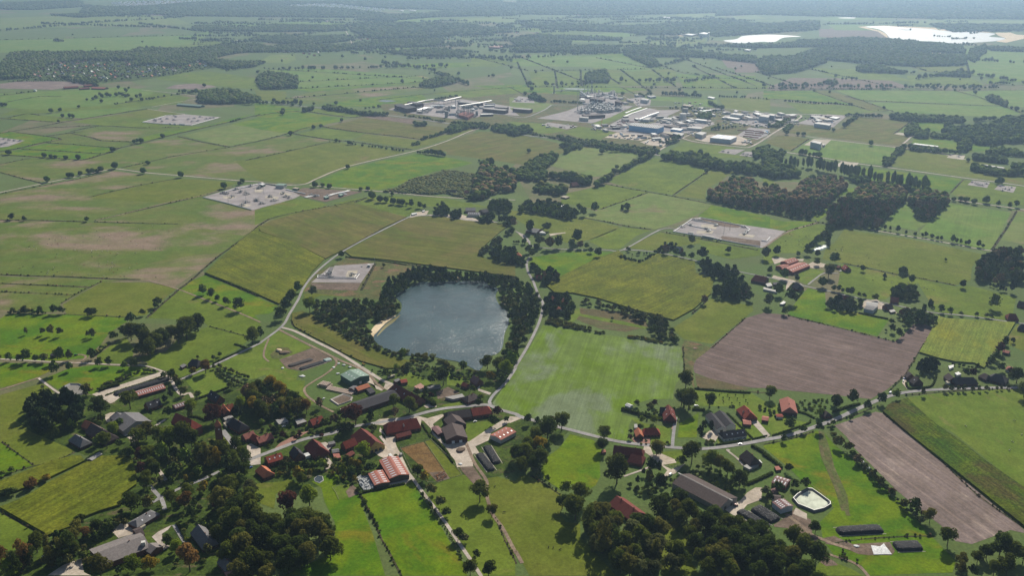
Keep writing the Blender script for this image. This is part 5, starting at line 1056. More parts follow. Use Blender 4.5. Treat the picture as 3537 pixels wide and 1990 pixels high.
# B4 upper rows and woods
ROW('B4 810,290 900,280 1000,300 1180,300', 9, 11, ('oak', 'dark')); ROW('B4 800,390 850,350 930,310', 8, 9)
MASS('B4 1250,300 1260,270 1450,270 1900,300 1990,320 1980,340 1700,335 1400,320', 10, 12, ('oak', 'dark'), 1.1); ROW('B4 2080,350 2200,330 2290,330', 11, 13)
MASS('B4 1770,440 1800,340 1870,340 1870,400 2200,380 2290,340 2400,290 2576,300 2576,540 2400,540 2200,560 1900,520 1880,480', 11, 13, ('dark', 'con', 'oak', 'dark'), 1.1)
MASS('B4 1400,470 1410,390 1500,360 1530,380 1500,450 1460,470', 9, 12, ('oak',)); MASS('B4 1490,480 1500,420 1630,430 1630,490', 9, 12, ('oak',), 1.2)
MASS('B4 1650,490 1660,450 1880,480 1870,510', 9, 10, ('oak',)); MASS('B4 1930,620 1930,560 2050,530 2050,600 1990,630', 9, 13, ('dark', 'oak')); MASS('B4 2200,640 2240,600 2500,620 2576,650 2576,680 2300,660', 10, 11)
MASS('B4 2080,700 2070,660 2300,680 2420,720 2400,740 2200,720', 9, 12, ('dark',)); MASS('B4 2040,800 2060,760 2200,790 2380,840 2576,830 2576,860 2300,860 2100,820', 9, 12, ('dark', 'oak')); MASS('B4 2450,780 2460,740 2576,760 2576,800', 9, 12)
MASS('B4 1450,610 1480,580 1700,600 1780,640 1700,640 1500,620', 10, 10, ('willow', 'oak')); MASS('B4 1190,780 1200,700 1290,690 1260,760', 8, 11, ('dark',)); MASS('B4 1280,680 1300,620 1390,590 1400,610 1320,690', 8, 11, ('dark',))
MASS('B4 0,380 100,370 200,330 260,310 280,320 150,390', 9, 10, ('willow', 'oak')); MASS('B4 200,420 240,380 300,360 300,380 220,430', 8, 9); ROW('B4 190,140 400,160 560,170 700,170 880,185', 8, 8, ('dark',)); MASS('B4 2200,110 2240,80 2420,150 2400,180', 9, 12, ('willow', 'oak'), 1.3)
MASS('B1 1960,130 1970,60 2100,30 2380,40 2390,130 2100,150', 10, 13, ('dark', 'oak'), 1.2); MASS('B1 2390,120 2400,70 2576,100 2576,140', 10, 12, ('oak',)); ROW('B1 1760,50 2010,70', 14, 14)
MASS('B1 2020,400 2200,360 2400,300 2330,330 2100,380', 7, 7, ('dark', 'oak'), .8)
# the far country, outlines in whole-picture coordinates
FM = '''
0,205 0,160 30,130 80,128 200,128 320,128 350,118 470,120 480,135 380,150 200,150 120,160 60,200
0,240 0,205 60,200 160,190 240,195 250,215 200,205 100,212
470,120 560,112 650,108 690,120 680,150 640,165 560,160 500,150 450,165 380,160 330,165 340,140
640,200 660,182 680,178 750,190 750,218 655,222
500,255 500,232 560,222 600,225 650,250 620,255 560,258
880,120 900,105 960,100 1090,95 1120,100 1100,112 1000,118
940,135 960,125 1010,122 1110,122 1170,128 1160,140 1060,140 980,132
1050,215 1080,198 1130,188 1150,205 1090,218
1290,120 1480,112 1560,112 1560,128 1400,128 1300,130
1470,206 1470,185 1500,172 1520,172 1535,190 1530,205
1560,128 1590,112 1680,115 1760,130 1900,140 1910,158 1780,142 1640,140
1560,130 1640,140 1660,160 1640,168 1600,150
1800,114 1870,112 1970,109 2010,100 2160,92 2300,100 2330,110 2180,120 2060,115 1900,118
1900,160 1920,140 2070,138 2080,155 2000,180 1920,185
1990,140 2060,118 2260,122 2300,130 2430,138 2430,162 2300,165 2150,155
2150,175 2160,162 2200,160 2300,185 2290,210 2270,215 2240,195
2320,188 2420,175 2440,190 2510,200 2505,215 2400,205
2060,205 2085,198 2110,202 2105,212
2430,145 2440,120 2480,110 2480,130 2450,155
2480,115 2575,118 2575,128 2490,125
2180,118 2330,105 2420,112 2430,132 2300,128
1300,88 1400,84 1570,90 1560,100 1400,98
1280,100 1300,92 1440,100 1430,112 1300,112
500,150 640,130 680,125 700,130 640,165 560,170
480,75 490,62 620,68 680,60 860,62 870,75 700,78
620,98 650,90 860,88 880,100 760,112
640,130 700,112 880,110 900,120 760,135 680,140
0,105 0,98 120,96 180,100 60,106
'''
for s in FM.strip().split('\n'): MASS('F ' + s, 13, 15, ('oak', 'dark', 'oak', 'willow'), 1.0, .2, 1.25)
# wooded land towards the horizon
for si, s in enumerate(('0,22 0,0 200,0 220,14 90,22', '200,30 220,8 440,2 900,0 900,42 640,40 480,38 330,34', '900,48 900,0 1300,0 1300,36 1100,40 980,50', '1300,34 1300,0 1800,0 1800,30 1560,36', '1800,38 1800,0 2575,0 2575,46 2330,44 2100,40 1900,34', '880,75 900,55 1120,56 1290,62 1290,78 1100,90 940,95', '1290,62 1400,58 1580,64 1780,52 1790,86 1600,84 1420,84', '1700,60 1800,46 2060,52 2060,72 1800,90', '2330,58 2575,60 2575,75 2400,78', '120,34 330,32 480,40 330,44 200,42')):
    MASS('F ' + s, 24, 26, ('oak', 'dark', 'oak', 'willow'), .6, .05, 1.9 if si in (3, 4, 5, 8) else 1.0)
for s in ('0,78 190,62', '190,60 460,44', '130,40 380,42', '560,112 870,74', '520,72 640,72', '480,72 600,60 640,62', '480,92 760,90', '660,100 880,96', '880,98 1130,92', '1100,72 1500,68', '900,108 1020,112', '760,130 960,104', '960,170 1130,168', '1160,138 1290,156', '1280,148 1400,142', '1400,140 1600,132', '1700,120 2000,110', '1640,100 1800,100', '1560,74 2040,78', '1500,50 1800,48', '1100,60 1560,62', '640,50 960,52', '480,60 680,58', '980,118 1250,104', '1200,120 1440,116', '1560,118 1700,116', '900,84 1280,82', '1280,76 1700,74', '560,180 640,168', '700,176 1000,170', '960,160 1080,176 1140,200', '1090,185 1180,215', '1650,170 1730,150', '1800,150 2080,160', '2080,220 2500,222', '1940,220 2070,216', '2400,180 2575,210', '2300,200 2380,188', '2420,150 2575,160', '1560,205 1700,206', '1320,215 1480,214', '1720,208 1800,196', '600,262 760,262', '880,135 1180,130', '1020,150 1290,146', '1290,128 1560,122', '2060,62 2330,58', '100,60 420,70', '350,60 560,86', '450,98 620,108'):
    ROW('F ' + s, 14, 16, ('oak', 'dark', 'willow'), 1.1, .25)
for i in range(160):
    v = rnd.uniform(30, 330); u = rnd.uniform(-20, 3560)
    if not (2980 < u < 3500 and 70 < v < 160):
        p = P(u, v); STUFF.append((p.x, p.y, rnd.uniform(9, 18), rnd.choice(('oak', 'dark')), 1.0))
for i in range(210):
    u, v = rnd.uniform(480, 1830), rnd.uniform(40, 136); L = rnd.uniform(25, 130); ROW('F %f,%f %f,%f' % (u, v, u + L, v + rnd.uniform(-3, 3)), 13, rnd.uniform(12, 19), ('oak', 'dark', 'willow'), 1.0, .15)
for i in range(26): u, v = rnd.uniform(1850, 2500), rnd.uniform(44, 230); ROW('F %f,%f %f,%f' % (u, v, u + rnd.uniform(20, 90), v + rnd.uniform(-2, 2)), 12, 13, ('oak', 'dark'), 1.0, .2)
# low growth along the ditches
SHR = []
for ln in FD.split('|'):
    q = [P(p[0], p[1]) for p in Q('F ' + ln)]
    for i in range(len(q) - 1):
        d = q[i + 1] - q[i]
        for k in range(int(d.length / 9)):
            if rnd.random() < .5: p = q[i] + d * (k * 9 / d.length); SHR.append((p.x, p.y, rnd.choice((4, 5, 7, 9)), rnd.choice(('oak', 'dark')), .8))
for ln in DITCH.strip().split('\n'):
    q = [P(p[0], p[1]) for p in Q(ln)]
    for i in range(len(q) - 1):
        d = q[i + 1] - q[i]; n = int(d.length / 3.2)
        for k in range(n):
            if rnd.random() < .62:
                p = q[i] + d * ((k + rnd.random()) / max(1, n))
                SHR.append((p.x + rnd.uniform(-1, 1), p.y + rnd.uniform(-1, 1), rnd.choice((1.2, 1.6, 2, 2.4, 3.4, 1.4)), rnd.choice(('olive', 'dark', 'oak', 'brown')), .8))
for ln, st, wd in (('C1 80,1098 180,1098', 3, 5), ('C1 330,1100 450,1100', 3, 5), ('C1 200,1090 320,1092', 3, 8), ('D1 960,720 1250,600 1400,530 1560,540', 3, 5), ('D1 1000,690 1260,590', 4, 7), ('D1 1080,250 1000,320 960,360', 3.5, 6), ('D1 2120,500 2200,570 2330,640 2480,690', 3, 5), ('D1 2150,480 2300,540 2460,600', 4, 5), ('E2 1030,620 1080,720 1180,880 1240,1000', 4, 2.5), ('E2 1740,780 1900,980 2080,1330', 3, 2.6), ('E2 1650,640 1780,800', 3, 4), ('E3 250,450 480,600', 3, 2.6), ('E4 850,210 1080,470 1280,650 1400,780 1600,940', 5, 6), ('D4 640,1070 700,1180', 5, 5), ('D2 370,40 700,240', 4, 2), ('D2 1150,520 1300,560 1500,480', 5, 4), ('D2 1540,430 1700,480 1850,520 2000,600', 5, 5), ('D2 1500,560 1700,600', 6, 4), ('D1 420,680 470,1000', 9, 4), ('D3 1850,700 2000,715', 5, 3), ('E4 770,1180 820,1290', 3, 4), ('E4 520,1180 960,1310', 5, 2.4), ('D4 1850,460 2070,500 2160,510', 4, 4), ('D4 2200,470 2420,200', 5, 5)):
    q = [P(p[0], p[1]) for p in Q(ln)]
    for i in range(len(q) - 1):
        d = q[i + 1] - q[i]; n = max(1, int(d.length / st))
        for k in range(n):
            p = q[i] + d * ((k + rnd.random()) / n); SHR.append((p.x + rnd.uniform(-1, 1), p.y + rnd.uniform(-1, 1), wd * rnd.uniform(.6, 1.4), rnd.choice(('olive', 'oak', 'willow', 'oak')), .9))

# ------------------------------------------------------------ build the trees
ALL.sort(key=lambda a: -a[0])
cnt = {'tree': 0, 'shrub': 0}; KEEP = {}
for e in ALL:
    px, x, y, w, shape, leaf, lab, cat, grp, end, u, v = e; cnt[cat] += 1
    if cnt[cat] > 298: STUFF.append((x, y, w, leaf, {'poplar': 3.0, 'tall': 1.4, 'cone': 1.7, 'bush': .7}.get(shape, 1.05)))
    elif -40 < u < 3577 and v < 2060: KEEP.setdefault((lab, end), []).append(e)
for (lab, end), es in KEEP.items():
    es.sort(key={'left': lambda e: e[10], 'right': lambda e: -e[10], 'top': lambda e: e[11], 'near': lambda e: -e[11]}[end])
    for i, (px, x, y, w, shape, leaf, _, cat, grp, _, u, v) in enumerate(es):
        l = lab if len(es) == 1 else '%s, %sfrom %s' % (lab, ordn(i) or 'first ', {'left': 'left', 'right': 'right', 'top': 'the far end', 'near': 'the near end'}[end])
        t = thing({'cone': 'conifer', 'poplar': 'poplar_tree', 'bush': 'shrub'}.get(shape, 'tree'), l, cat, (x, y, 0), rnd.uniform(0, 6.28), grp)
        t.scale = (w, w, w * rnd.uniform(.88, 1.12)); cm, tm = tmesh(shape, leaf, rnd.randrange(6)); obj('crown', cm, t); obj('trunk', tm, t)
LEAFCOL = {'oak': (0.078, 0.110, 0.023), 'dark': (0.055, 0.080, 0.023), 'olive': (0.120, 0.122, 0.034), 'willow': (0.114, 0.131, 0.057), 'gold': (0.208, 0.163, 0.023), 'lime': (0.137, 0.188, 0.025),
           'brown': (.160, .118, .062), 'copper': (0.085, 0.037, 0.029), 'con': (0.036, 0.055, 0.023), 'poplar': (0.098, 0.131, 0.041)}
def vmat():
    m = bpy.data.materials.new('far_foliage'); m.use_nodes = True; t = m.node_tree; t.nodes.remove(t.nodes['Principled BSDF'])
    at = N(t, 'ShaderNodeAttribute'); at.attribute_name = 'tint'; d = N(t, 'ShaderNodeBsdfDiffuse'); g = N(t, 'ShaderNodeNewGeometry')
    c = mixc(t, ramp(t, noise(t, g.outputs['Position'], .5, 2, .7), .35, .65), (.72, .72, .72), (1.3, 1.3, 1.3))
    t.links.new(mixc(t, 1.0, at.outputs['Color'], c, 'MULTIPLY'), d.inputs[0]); t.links.new(d.outputs[0], t.nodes['Material Output'].inputs[0]); return m
VM = vmat()
def ico(sub, amp, seed):
    b = bmesh.new(); bmesh.ops.create_icosphere(b, subdivisions=sub, radius=.5); r = np.random.default_rng(seed)
    v = np.array([x.co[:] for x in b.verts]); f = np.array([[q.index for q in p.verts] for p in b.faces]); b.free()
    v *= (1 + r.normal(0, amp, (len(v), 1))); v[:, 2] = v[:, 2] * .92 + .56; v[:, 2] = np.maximum(v[:, 2], .03); return v, f
def leafy(seed, nq, sz, shape='round'):
    v, f = crown(shape, seed, nq, sz); return v, np.concatenate([f[:, :3], f[:, [0, 2, 3]]])
LOD = [[leafy(200 + i, 420, .05) for i in range(5)], [leafy(220 + i, 110, .085) for i in range(6)], [ico(2, .12, i) for i in range(6)], [ico(1, .2, i) for i in range(6)]]
core = ico(1, .1, 99)
LOD[1] = [(np.concatenate([v, core[0] * .72 + (0, 0, .12)]), np.concatenate([f, core[1] + len(v)])) for v, f in LOD[1]]
def cluster(name, items, lods, kind='stuff'):
    V = []; F = []; Cc = []; o = 0
    for x, y, w, leaf, hk in items:
        v, f = LOD[lods][rnd.randrange(len(LOD[lods]))]; a = rnd.uniform(0, 6.28); c, s = math.cos(a), math.sin(a)
        vv = np.empty_like(v); vv[:, 0] = x + w * (v[:, 0] * c - v[:, 1] * s); vv[:, 1] = y + w * (v[:, 0] * s + v[:, 1] * c); vv[:, 2] = v[:, 2] * w * hk * rnd.uniform(.8, 1.15)
        V.append(vv); F.append(f + o); o += len(v); k = rnd.uniform(.7, 1.35); L = LEAFCOL[leaf]
        Cc.append(np.tile(np.array([L[0] * k * rnd.uniform(.9, 1.15), L[1] * k, L[2] * k, 1.0], np.float32), (len(v), 1)))
    V = np.concatenate(V); me = mesh(name, V, np.concatenate(F), VM)
    at = me.color_attributes.new('tint', 'FLOAT_COLOR', 'POINT'); at.data.foreach_set('color', np.concatenate(Cc).ravel())
    return tag(obj(name, me), kind='stuff')

# ------------------------------------------------------------ buildings
def roof_mat(name, col, line=.35, var=.22, rough=.85, spec=.1, sheetw=None):
    if name in _m: return _m[name]
    m, t, b = base(name, rough, spec); tc = N(t, 'ShaderNodeTexCoord'); v = tc.outputs['Object']
    f = noise(t, v, .45, 5, .7); g = noise(t, v, .12, 2)
    c = mixc(t, ramp(t, f, .3, .7), tuple(x * (1 - var) for x in col), tuple(min(1, x * (1 + var)) for x in col))
    c = mixc(t, ramp(t, g, .55, .75), c, tuple(x * .72 + .02 for x in col))
    w = N(t, 'ShaderNodeTexWave', wave_type='BANDS', bands_direction='X' if sheetw else 'Y'); w.inputs['Scale'].default_value = .314 / (sheetw or line)
    t.links.new(v, w.inputs[0]); c = mixc(t, ramp(t, w.outputs['Fac'], .0, .3), tuple(x * .78 for x in col), c)
    t.links.new(c, b.inputs['Base Color']); _m[name] = m; return m
RC = {'red': (.26, .058, .038), 'darkred': (.155, .042, .033), 'brown': (.085, .064, .060), 'orange': (.40, .14, .075), 'pink': (.36, .20, .16), 'dark': (.045, .042, .048),
      'grey': (.15, .145, .15), 'light': (.27, .26, .25), 'green': (.19, .27, .22), 'white': (.60, .60, .58), 'rust': (.32, .125, .095), 'mauve': (.20, .115, .11), 'blue': (.16, .33, .52), 'tan': (.34, .30, .23), 'taupe': (.19, .168, .16)}
WC = {'brick': (.150, .062, .045), 'dbrick': (.085, .040, .032), 'white': (.52, .51, .47), 'grey': (.26, .25, .24), 'green': (.055, .11, .085), 'blue': (.14, .34, .58), 'yellow': (.42, .30, .10), 'steel': (.38, .42, .45), 'wood': (.10, .075, .055), 'red': (.22, .06, .045), 'pale': (.45, .44, .40)}
def RM(k): return roof_mat('roof_' + k, RC[k], rough=.6 if k in ('green', 'white', 'blue', 'light') else .8)
def WM(k): return plain('wall_' + k, WC.get(k) or RC[k], .85, .16, 1.2)
GLASS = plain('window_glass', (.03, .035, .04), .15, .1, 1, .6); FRAME = plain('white_frame', (.7, .7, .68), .6, .05)
DOORM = plain('dark_door', (.06, .055, .05), .6, .2); SKY = plain('skylight_sheet', (.55, .56, .58), .35, .1, 1, .5); BRICKM = plain('chimney_brick', (.20, .08, .06), .9, .2)
_bx = {}
def boxmesh(name, l, w, h, mat):
    k = (name, round(l, 2), round(w, 2), round(h, 2), mat.name)
    if k not in _bx: _bx[k] = MB().box(0, 0, 0, l, w, h).mesh(name, mat)
    return _bx[k]
def gable(b, L, w, e, r, ends=(0, 0), z0=0):
    """wall body centred at 0, gables where ends are 0"""
    x0, x1 = -L / 2 - ends[0], L / 2 + ends[1]; y = w / 2
    vs = [(x0, -y, z0), (x1, -y, z0), (x1, y, z0), (x0, y, z0), (x0, -y, e), (x1, -y, e), (x1, y, e), (x0, y, e)]
    fs = [(3, 2, 1, 0), (0, 1, 5, 4), (2, 3, 7, 6)]
    if ends[0]: fs.append((3, 0, 4, 7))
    else: vs.append((x0, 0, r - .12)); fs.append((3, 0, 4, len(vs) - 1, 7))
    if ends[1]: fs.append((1, 2, 6, 5))
    else: vs.append((x1, 0, r - .12)); fs.append((1, 2, 6, len(vs) - 1, 5))
    return b.add(vs, fs)
def roofplanes(L, w, e, r, ends, ov=.45):
    s = (r - e) / (w / 2); y = w / 2 + ov; ze = e - ov * s + .05; x0, x1 = -L / 2, L / 2
    def out(en): return en + ov if en else .35
    a, c = out(ends[0]), out(ends[1]); ra, rc = (0 if ends[0] else a), (0 if ends[1] else c)
    P1, P2 = (x0 - ra, 0, r + .05), (x1 + rc, 0, r + .05)
    pl = [[(x0 - a, -y, ze), (x1 + c, -y, ze), P2, P1], [(x1 + c, y, ze), (x0 - a, y, ze), P1, P2]]
    if ends[0]: pl.append([(x0 - a, y, ze), (x0 - a, -y, ze), P1])
    if ends[1]: pl.append([(x1 + c, -y, ze), (x1 + c, y, ze), P2])
    return pl
NB = 0
def house(lab, s, w, e, r, roof='red', wall='brick', hip=(0, 0), cat='house', name=None, group=None, chim=0, sky=None, win=True, parent=None, doors=0, dormer=0, z0=0):
    """a building whose ridge runs between two photo points; w wide, eaves e, ridge r metres up"""
    if r < 12: e *= 1.25; r *= 1.12
    q = Q(s); A = P(q[0][0], q[0][1], r); B = P(q[1][0], q[1][1], r)
    d = B - A; L = max(d.length, 2.0); c = (A + B) / 2; a = math.atan2(d.y, d.x)
    if hip is True: hip = (1, 1)
    ends = tuple(h * w * .42 for h in hip)
    if parent is None:
        t = thing(name or {'house': 'house', 'barn': 'barn', 'shed': 'shed', 'industrial hall': 'industrial_hall', 'farmhouse': 'farmhouse'}.get(cat, 'building'), lab, cat, (c.x, c.y, z0), a, group); off = None
    else:
        t = parent; off = (t.matrix_basis.inverted() @ Vector((c.x, c.y, 0)), a - t.rotation_euler.z)
    def place(o):
        if off: o.matrix_basis = Matrix.Translation((off[0].x, off[0].y, 0)) @ Matrix.Rotation(off[1], 4, 'Z') @ o.matrix_basis
        return o
    wb = place(gable(MB(), L, w, e, r, ends).build('wall', WM(wall), t))
    rb = MB()
    for p in roofplanes(L, w, e, r, ends): rb.slab(p, .22)
    rf = place(rb.build('roof', RM(roof), t))
    slope = math.atan2(r - e, w / 2)
    near = -1 if math.cos(a) >= 0 else 1                # the side that faces the camera
    if sky:
        rows, n, sl = (tuple(sky) + (1,))[:3]
        for k in range(rows):
            for i in range(n):
                for sd in (-1, 1):
                    fy = .35 + .3 * k if rows > 1 else .5
                    yy = sd * w / 2 * (1 - fy); zz = e + (r - e) * fy + .1
                    m = Matrix.Translation(((-.5 + (i + .5) / n) * L, yy, zz)) @ Matrix.Rotation(-sd * slope, 4, 'X')
                    o = obj('skylight', boxmesh('skylight', min(1.3, L / n * .4), min(w * .12, 2.2) * sl, .08, SKY), rf); o.matrix_basis = m
    if chim:
        for i in range(chim):
            x = L * (.28 - .56 * i) if chim > 1 else L * .2
            o = obj('chimney', boxmesh('chimney', .8, .8, 1.7, BRICKM), rf); o.location = (x, 0, r - .6)
    if win and e >= 2.2:
        n = max(2, min(6, int((L + sum(ends)) / 3.4))); tot = L + sum(ends)
        for i in range(n):
            x = -L / 2 - ends[0] + tot * (i + .5) / n; f = obj('window', boxmesh('window', 1.15, .12, 1.2, GLASS), wb)
            f.location = (x, near * (w / 2 + .02), 1.0)
        for sgn, en in ((1, ends[1]), (-1, ends[0])):
            xx = sgn * (L / 2 + en + .02)
            for y in (-w * .25, w * .25):
                o = obj('window', boxmesh('window', .12, 1.1, 1.2, GLASS), wb); o.location = (xx, y, 1.0)
            if not en and r > 6:
                o = obj('window', boxmesh('window', .12, 1.0, 1.1, GLASS), wb); o.location = (xx, 0, e + .6)
        place(obj('door', boxmesh('door', 1.1, .14, 2.1, DOORM), t, (L * .12 + .6, near * (w / 2 + .03), 0)))
    if doors:
        for i in range(doors):
            y = w * (-.3 + .6 * (i + .5) / doors) * 1.2 if doors > 1 else 0
            sg = 1 if (math.sin(a) < 0) else -1
            place(obj('barn_door', boxmesh('barn_door', .15, 3.2, min(3.4, e - .4), FRAME if wall in ('dbrick', 'red', 'green') else DOORM), t, (sg * (L / 2 + ends[0 if sg < 0 else 1] + .04), y, 0)))
    for i in range(dormer):
        x = L * (-.25 + .5 * i) if dormer > 1 else 0
        db = MB(); gable(db, 2.2, 2.0, e + (r - e) * .55, e + (r - e) * .8, (0, 0), e); 
        o = obj('dormer', db.mesh('dormer', WM('white' if wall == 'white' else 'pale')), t); o.matrix_basis = Matrix.Translation((x, near * w * .27, 0)) @ Matrix.Rotation(math.pi / 2, 4, 'Z'); place(o)
    return t
def flat(lab, s, h, roof='grey', wall='grey', cat='shed', name='flat_roof_shed', parent=None, group=None, win=0, z0=0):
    """a flat-roofed block; the photo points are the corners of its roof"""
    w = [P(u, v, h) for u, v in [q[:2] for q in Q(s)]]; c = sum(w, Vector()) / len(w)
    if parent is None: t = thing(name, lab, cat, (c.x, c.y, 0), 0, group); o = Vector((c.x, c.y, 0))
    else: t = parent; o = None
    inv = t.matrix_basis.inverted(); k = [inv @ Vector((p.x, p.y, 0)) for p in w]
    ar = sum(k[i].x * k[(i + 1) % len(k)].y - k[(i + 1) % len(k)].x * k[i].y for i in range(len(k)))
    if ar < 0: k = k[::-1]
    cc = sum(k, Vector()) / len(k)
    MB().slab([(cc.x + (p.x - cc.x) * .98, cc.y + (p.y - cc.y) * .98, h - .25) for p in k], h - .25 - z0).build('wall', WM(wall), t)
    MB().slab([(p.x, p.y, h) for p in k], .25).build('roof', RM(roof), t)
    if win:
        for i in range(len(k)):
            a, b = k[i], k[(i + 1) % len(k)]; d = b - a
            if d.length < 5: continue
            n = min(win, int(d.length / 5))
            for j in range(n):
                p = a + d * ((j + .5) / n); o2 = obj('window', boxmesh('window', min(2.2, d.length / n * .6), .14, 1.2, GLASS), t); o2.location = (p.x, p.y, h * .5); o2.rotation_euler.z = math.atan2(d.y, d.x)
    return t

H = house
# church and bell tower
t = H('brick village church with steep dark red roof and buttressed apse', 'D1 1740,935 1895,1003', 15, 9.5, 18, 'red', 'brick', (0, 1), 'church', 'church', win=False)
LC = (P(*Q('D1 1895,1003')[0][:2], 18) - P(*Q('D1 1740,935')[0][:2], 18)).length
for i in range(4):
    x = -LC / 2 + LC * (i + .6) / 4.4
    obj('window', boxmesh('window', 1.1, .2, 3.6, GLASS), t, (x, -7.52, 3.4)); MB().box(0, 0, 0, .9, 1.4, 6, top=.7).build('buttress', WM('brick'), t, loc=(x + LC / 9, -8.0, 0))
p = P(*Q('D1 2172,1212')[0][:2])
t = thing('bell_tower', 'slender brick bell tower with red pyramid roof and dark spire', 'tower', (p.x, p.y, 0), .5)
b = MB().box(0, 0, 0, 7.2, 7.2, 19, top=.84); b.build('tower_wall', WM('brick'), t)
MB().slab([(-3.2, -3.2, 19.2), (3.2, -3.2, 19.2), (3.2, 3.2, 19.2), (-3.2, 3.2, 19.2)], .2).add([(-3.3, -3.3, 19.2), (3.3, -3.3, 19.2), (3.3, 3.3, 19.2), (-3.3, 3.3, 19.2), (0, 0, 26)], [(0, 1, 4), (1, 2, 4), (2, 3, 4), (3, 0, 4)]).build('pyramid_roof', RM('orange'), t)
MB().cyl(0, 0, 25, .7, 5, 8, .05).build('spire', RM('dark'), t)
for i in range(4): o = obj('clock_face', MB().cyl(0, 0, 0, .8, .1, 14).mesh('clock_face', FRAME), t); o.matrix_basis = Matrix.Rotation(i * math.pi / 2, 4, 'Z') @ Matrix.Translation((0, -3.2, 15.5)) @ Matrix.Rotation(math.pi / 2, 4, 'X')
# left of the church
t = H('broad grey-roofed barn with pale gable front behind the hipped farmhouses', 'D1 1225,930 1348,1018', 32, 4.5, 10.5, 'grey', 'grey', (0, 0), 'barn', doors=2, win=False)
H('', 'D1 1150,925 1190,955', 16, 4, 8, 'grey', 'grey', (0, 0), parent=t, win=False)
t = H('large hipped dark farmhouse with small orange-red rear roof', 'D1 905,1035 1060,1125', 17, 3, 10.5, 'brown', 'dbrick', (0, .9), 'farmhouse', chim=1)
H('', 'D1 840,1005 898,1030', 11, 3.5, 8.5, 'orange', 'brick', (0, 0), parent=t, win=False)
H('grey hipped cottage in front of the large dark farmhouse', 'D1 745,1148 820,1192', 13, 3, 8.5, 'grey', 'dbrick', (.8, .9), 'house', chim=1)
H('dark gabled house behind the grey barn', 'D1 1440,835 1570,790', 12, 3, 8.5, 'dark', 'brick', (0, 0), 'house', chim=1, sky=(1, 2))
H('long low cattle shed with rust-red roof and rows of skylights', 'D1 1345,728 1612,652', 14, 3, 5.6, 'rust', 'dbrick', (0, 0), 'barn', sky=(2, 12), win=False)
H('small barn with mauve roof and skylight squares by the church meadow', 'D1 1715,858 1835,820', 10, 3, 5.4, 'mauve', 'dbrick', (0, 0), 'shed', sky=(2, 5), win=False)
t = H('rambling house with orange-red cross-gabled roofs beside the purple beech', 'D1 2070,905 2300,840', 10, 3.5, 8.5, 'orange', 'brick', (0, 0), 'house', chim=2, dormer=2)
H('', 'D1 2205,845 2250,905', 8, 3.5, 8.2, 'orange', 'brick', (0, 0), parent=t, win=False)
t = H('dark hipped house with pale flat annexes right of the bell tower', 'D1 2305,985 2385,1035', 14, 3, 9, 'dark', 'brick', (.6, .8), 'house', chim=1)
flat('', 'D1 2205,1035 2265,1005 2290,1025 2235,1065', 3, 'tan', 'white', parent=t); flat('', 'D1 2205,985 2285,955 2310,975 2225,1010', 3.4, 'light', 'grey', parent=t)
H('steep dark blue-grey house at the edge of the mown lawn', 'D1 2085,708 2175,765', 11, 3, 9, 'dark', 'brick', (0, 0), 'house', sky=(1, 2))
t = H('black thatched-looking farmhouse beside the lane fork', 'D1 1900,400 1960,412', 13, 2.6, 8, 'dark', 'dbrick', (.5, .5), 'house', chim=1)
flat('small grey flat-roofed shed left of the black farmhouse', 'D1 1775,470 1815,448 1848,462 1805,490', 3, 'grey', 'brick')
t = H('house with joined brick-red gable roofs at the churchyard road', 'D1 2400,1150 2500,1110', 10, 3.5, 7.5, 'rust', 'brick', (0, 0), 'house', chim=1)
H('', 'D1 2500,1140 2565,1175', 9, 3.5, 7.5, 'red', 'brick', (0, 0), parent=t)
H('small weathered shed at the edge of the maize field', 'E1 885,275 985,212', 6, 2.4, 3.6, 'light', 'wood', (0, 0), 'shed', win=False)
H('dark shed hidden under trees beside the pale lane', 'D1 510,345 560,348', 8, 3, 4.4, 'dark', 'wood', (0, 0), 'shed', win=False)
# lower left farm
t = H('long grey-roofed bungalow with a pale yellow awning at the maize field edge', 'E1 1345,880 1490,795', 13, 3, 6, 'grey', 'brick', (.8, .8), 'house', chim=1, sky=(1, 2))
flat('', 'E1 1348,915 1400,888 1442,930 1390,960', 3, 'tan', 'white', parent=t)
t = H('large farm range with brown and grey roofs at the lower left', 'E1 930,1215 1420,1035', 30, 4.5, 8.5, 'taupe', 'brick', (0, 0), 'farmhouse', chim=1, win=False)
H('', 'E1 1480,1110 1545,1150', 12, 3.5, 6.5, 'taupe', 'brick', (0, 0), parent=t)
H('', 'E1 1330,985 1400,960', 14, 4.5, 7.5, 'brown', 'brick', (0, 0), parent=t, win=False)
MB().box(0, 0, 0, 3.4, 3.4, 3.2, .3).build('cupola', WM('white'), t).matrix_basis = t.matrix_basis.inverted() @ Matrix.Translation(P(*Q('E1 1418,1115')[0][:2], 8)) @ Matrix.Translation((0, 0, -1))
H('steep hipped house with one pale grey roof side in the sunny garden', 'E1 1955,920 2060,1055', 14, 3, 10, 'grey', 'dbrick', (.3, .5), 'house', chim=1)
t = H('grey-roofed house with pinkish terrace under the lower left wood', 'E1 2195,1225 2265,1300', 10, 3, 8, 'grey', 'brick', (0, .5), 'house', chim=1)
flat('', 'E1 2215,1400 2310,1355 2340,1400 2240,1440', 2.8, 'pink', 'brick', parent=t)
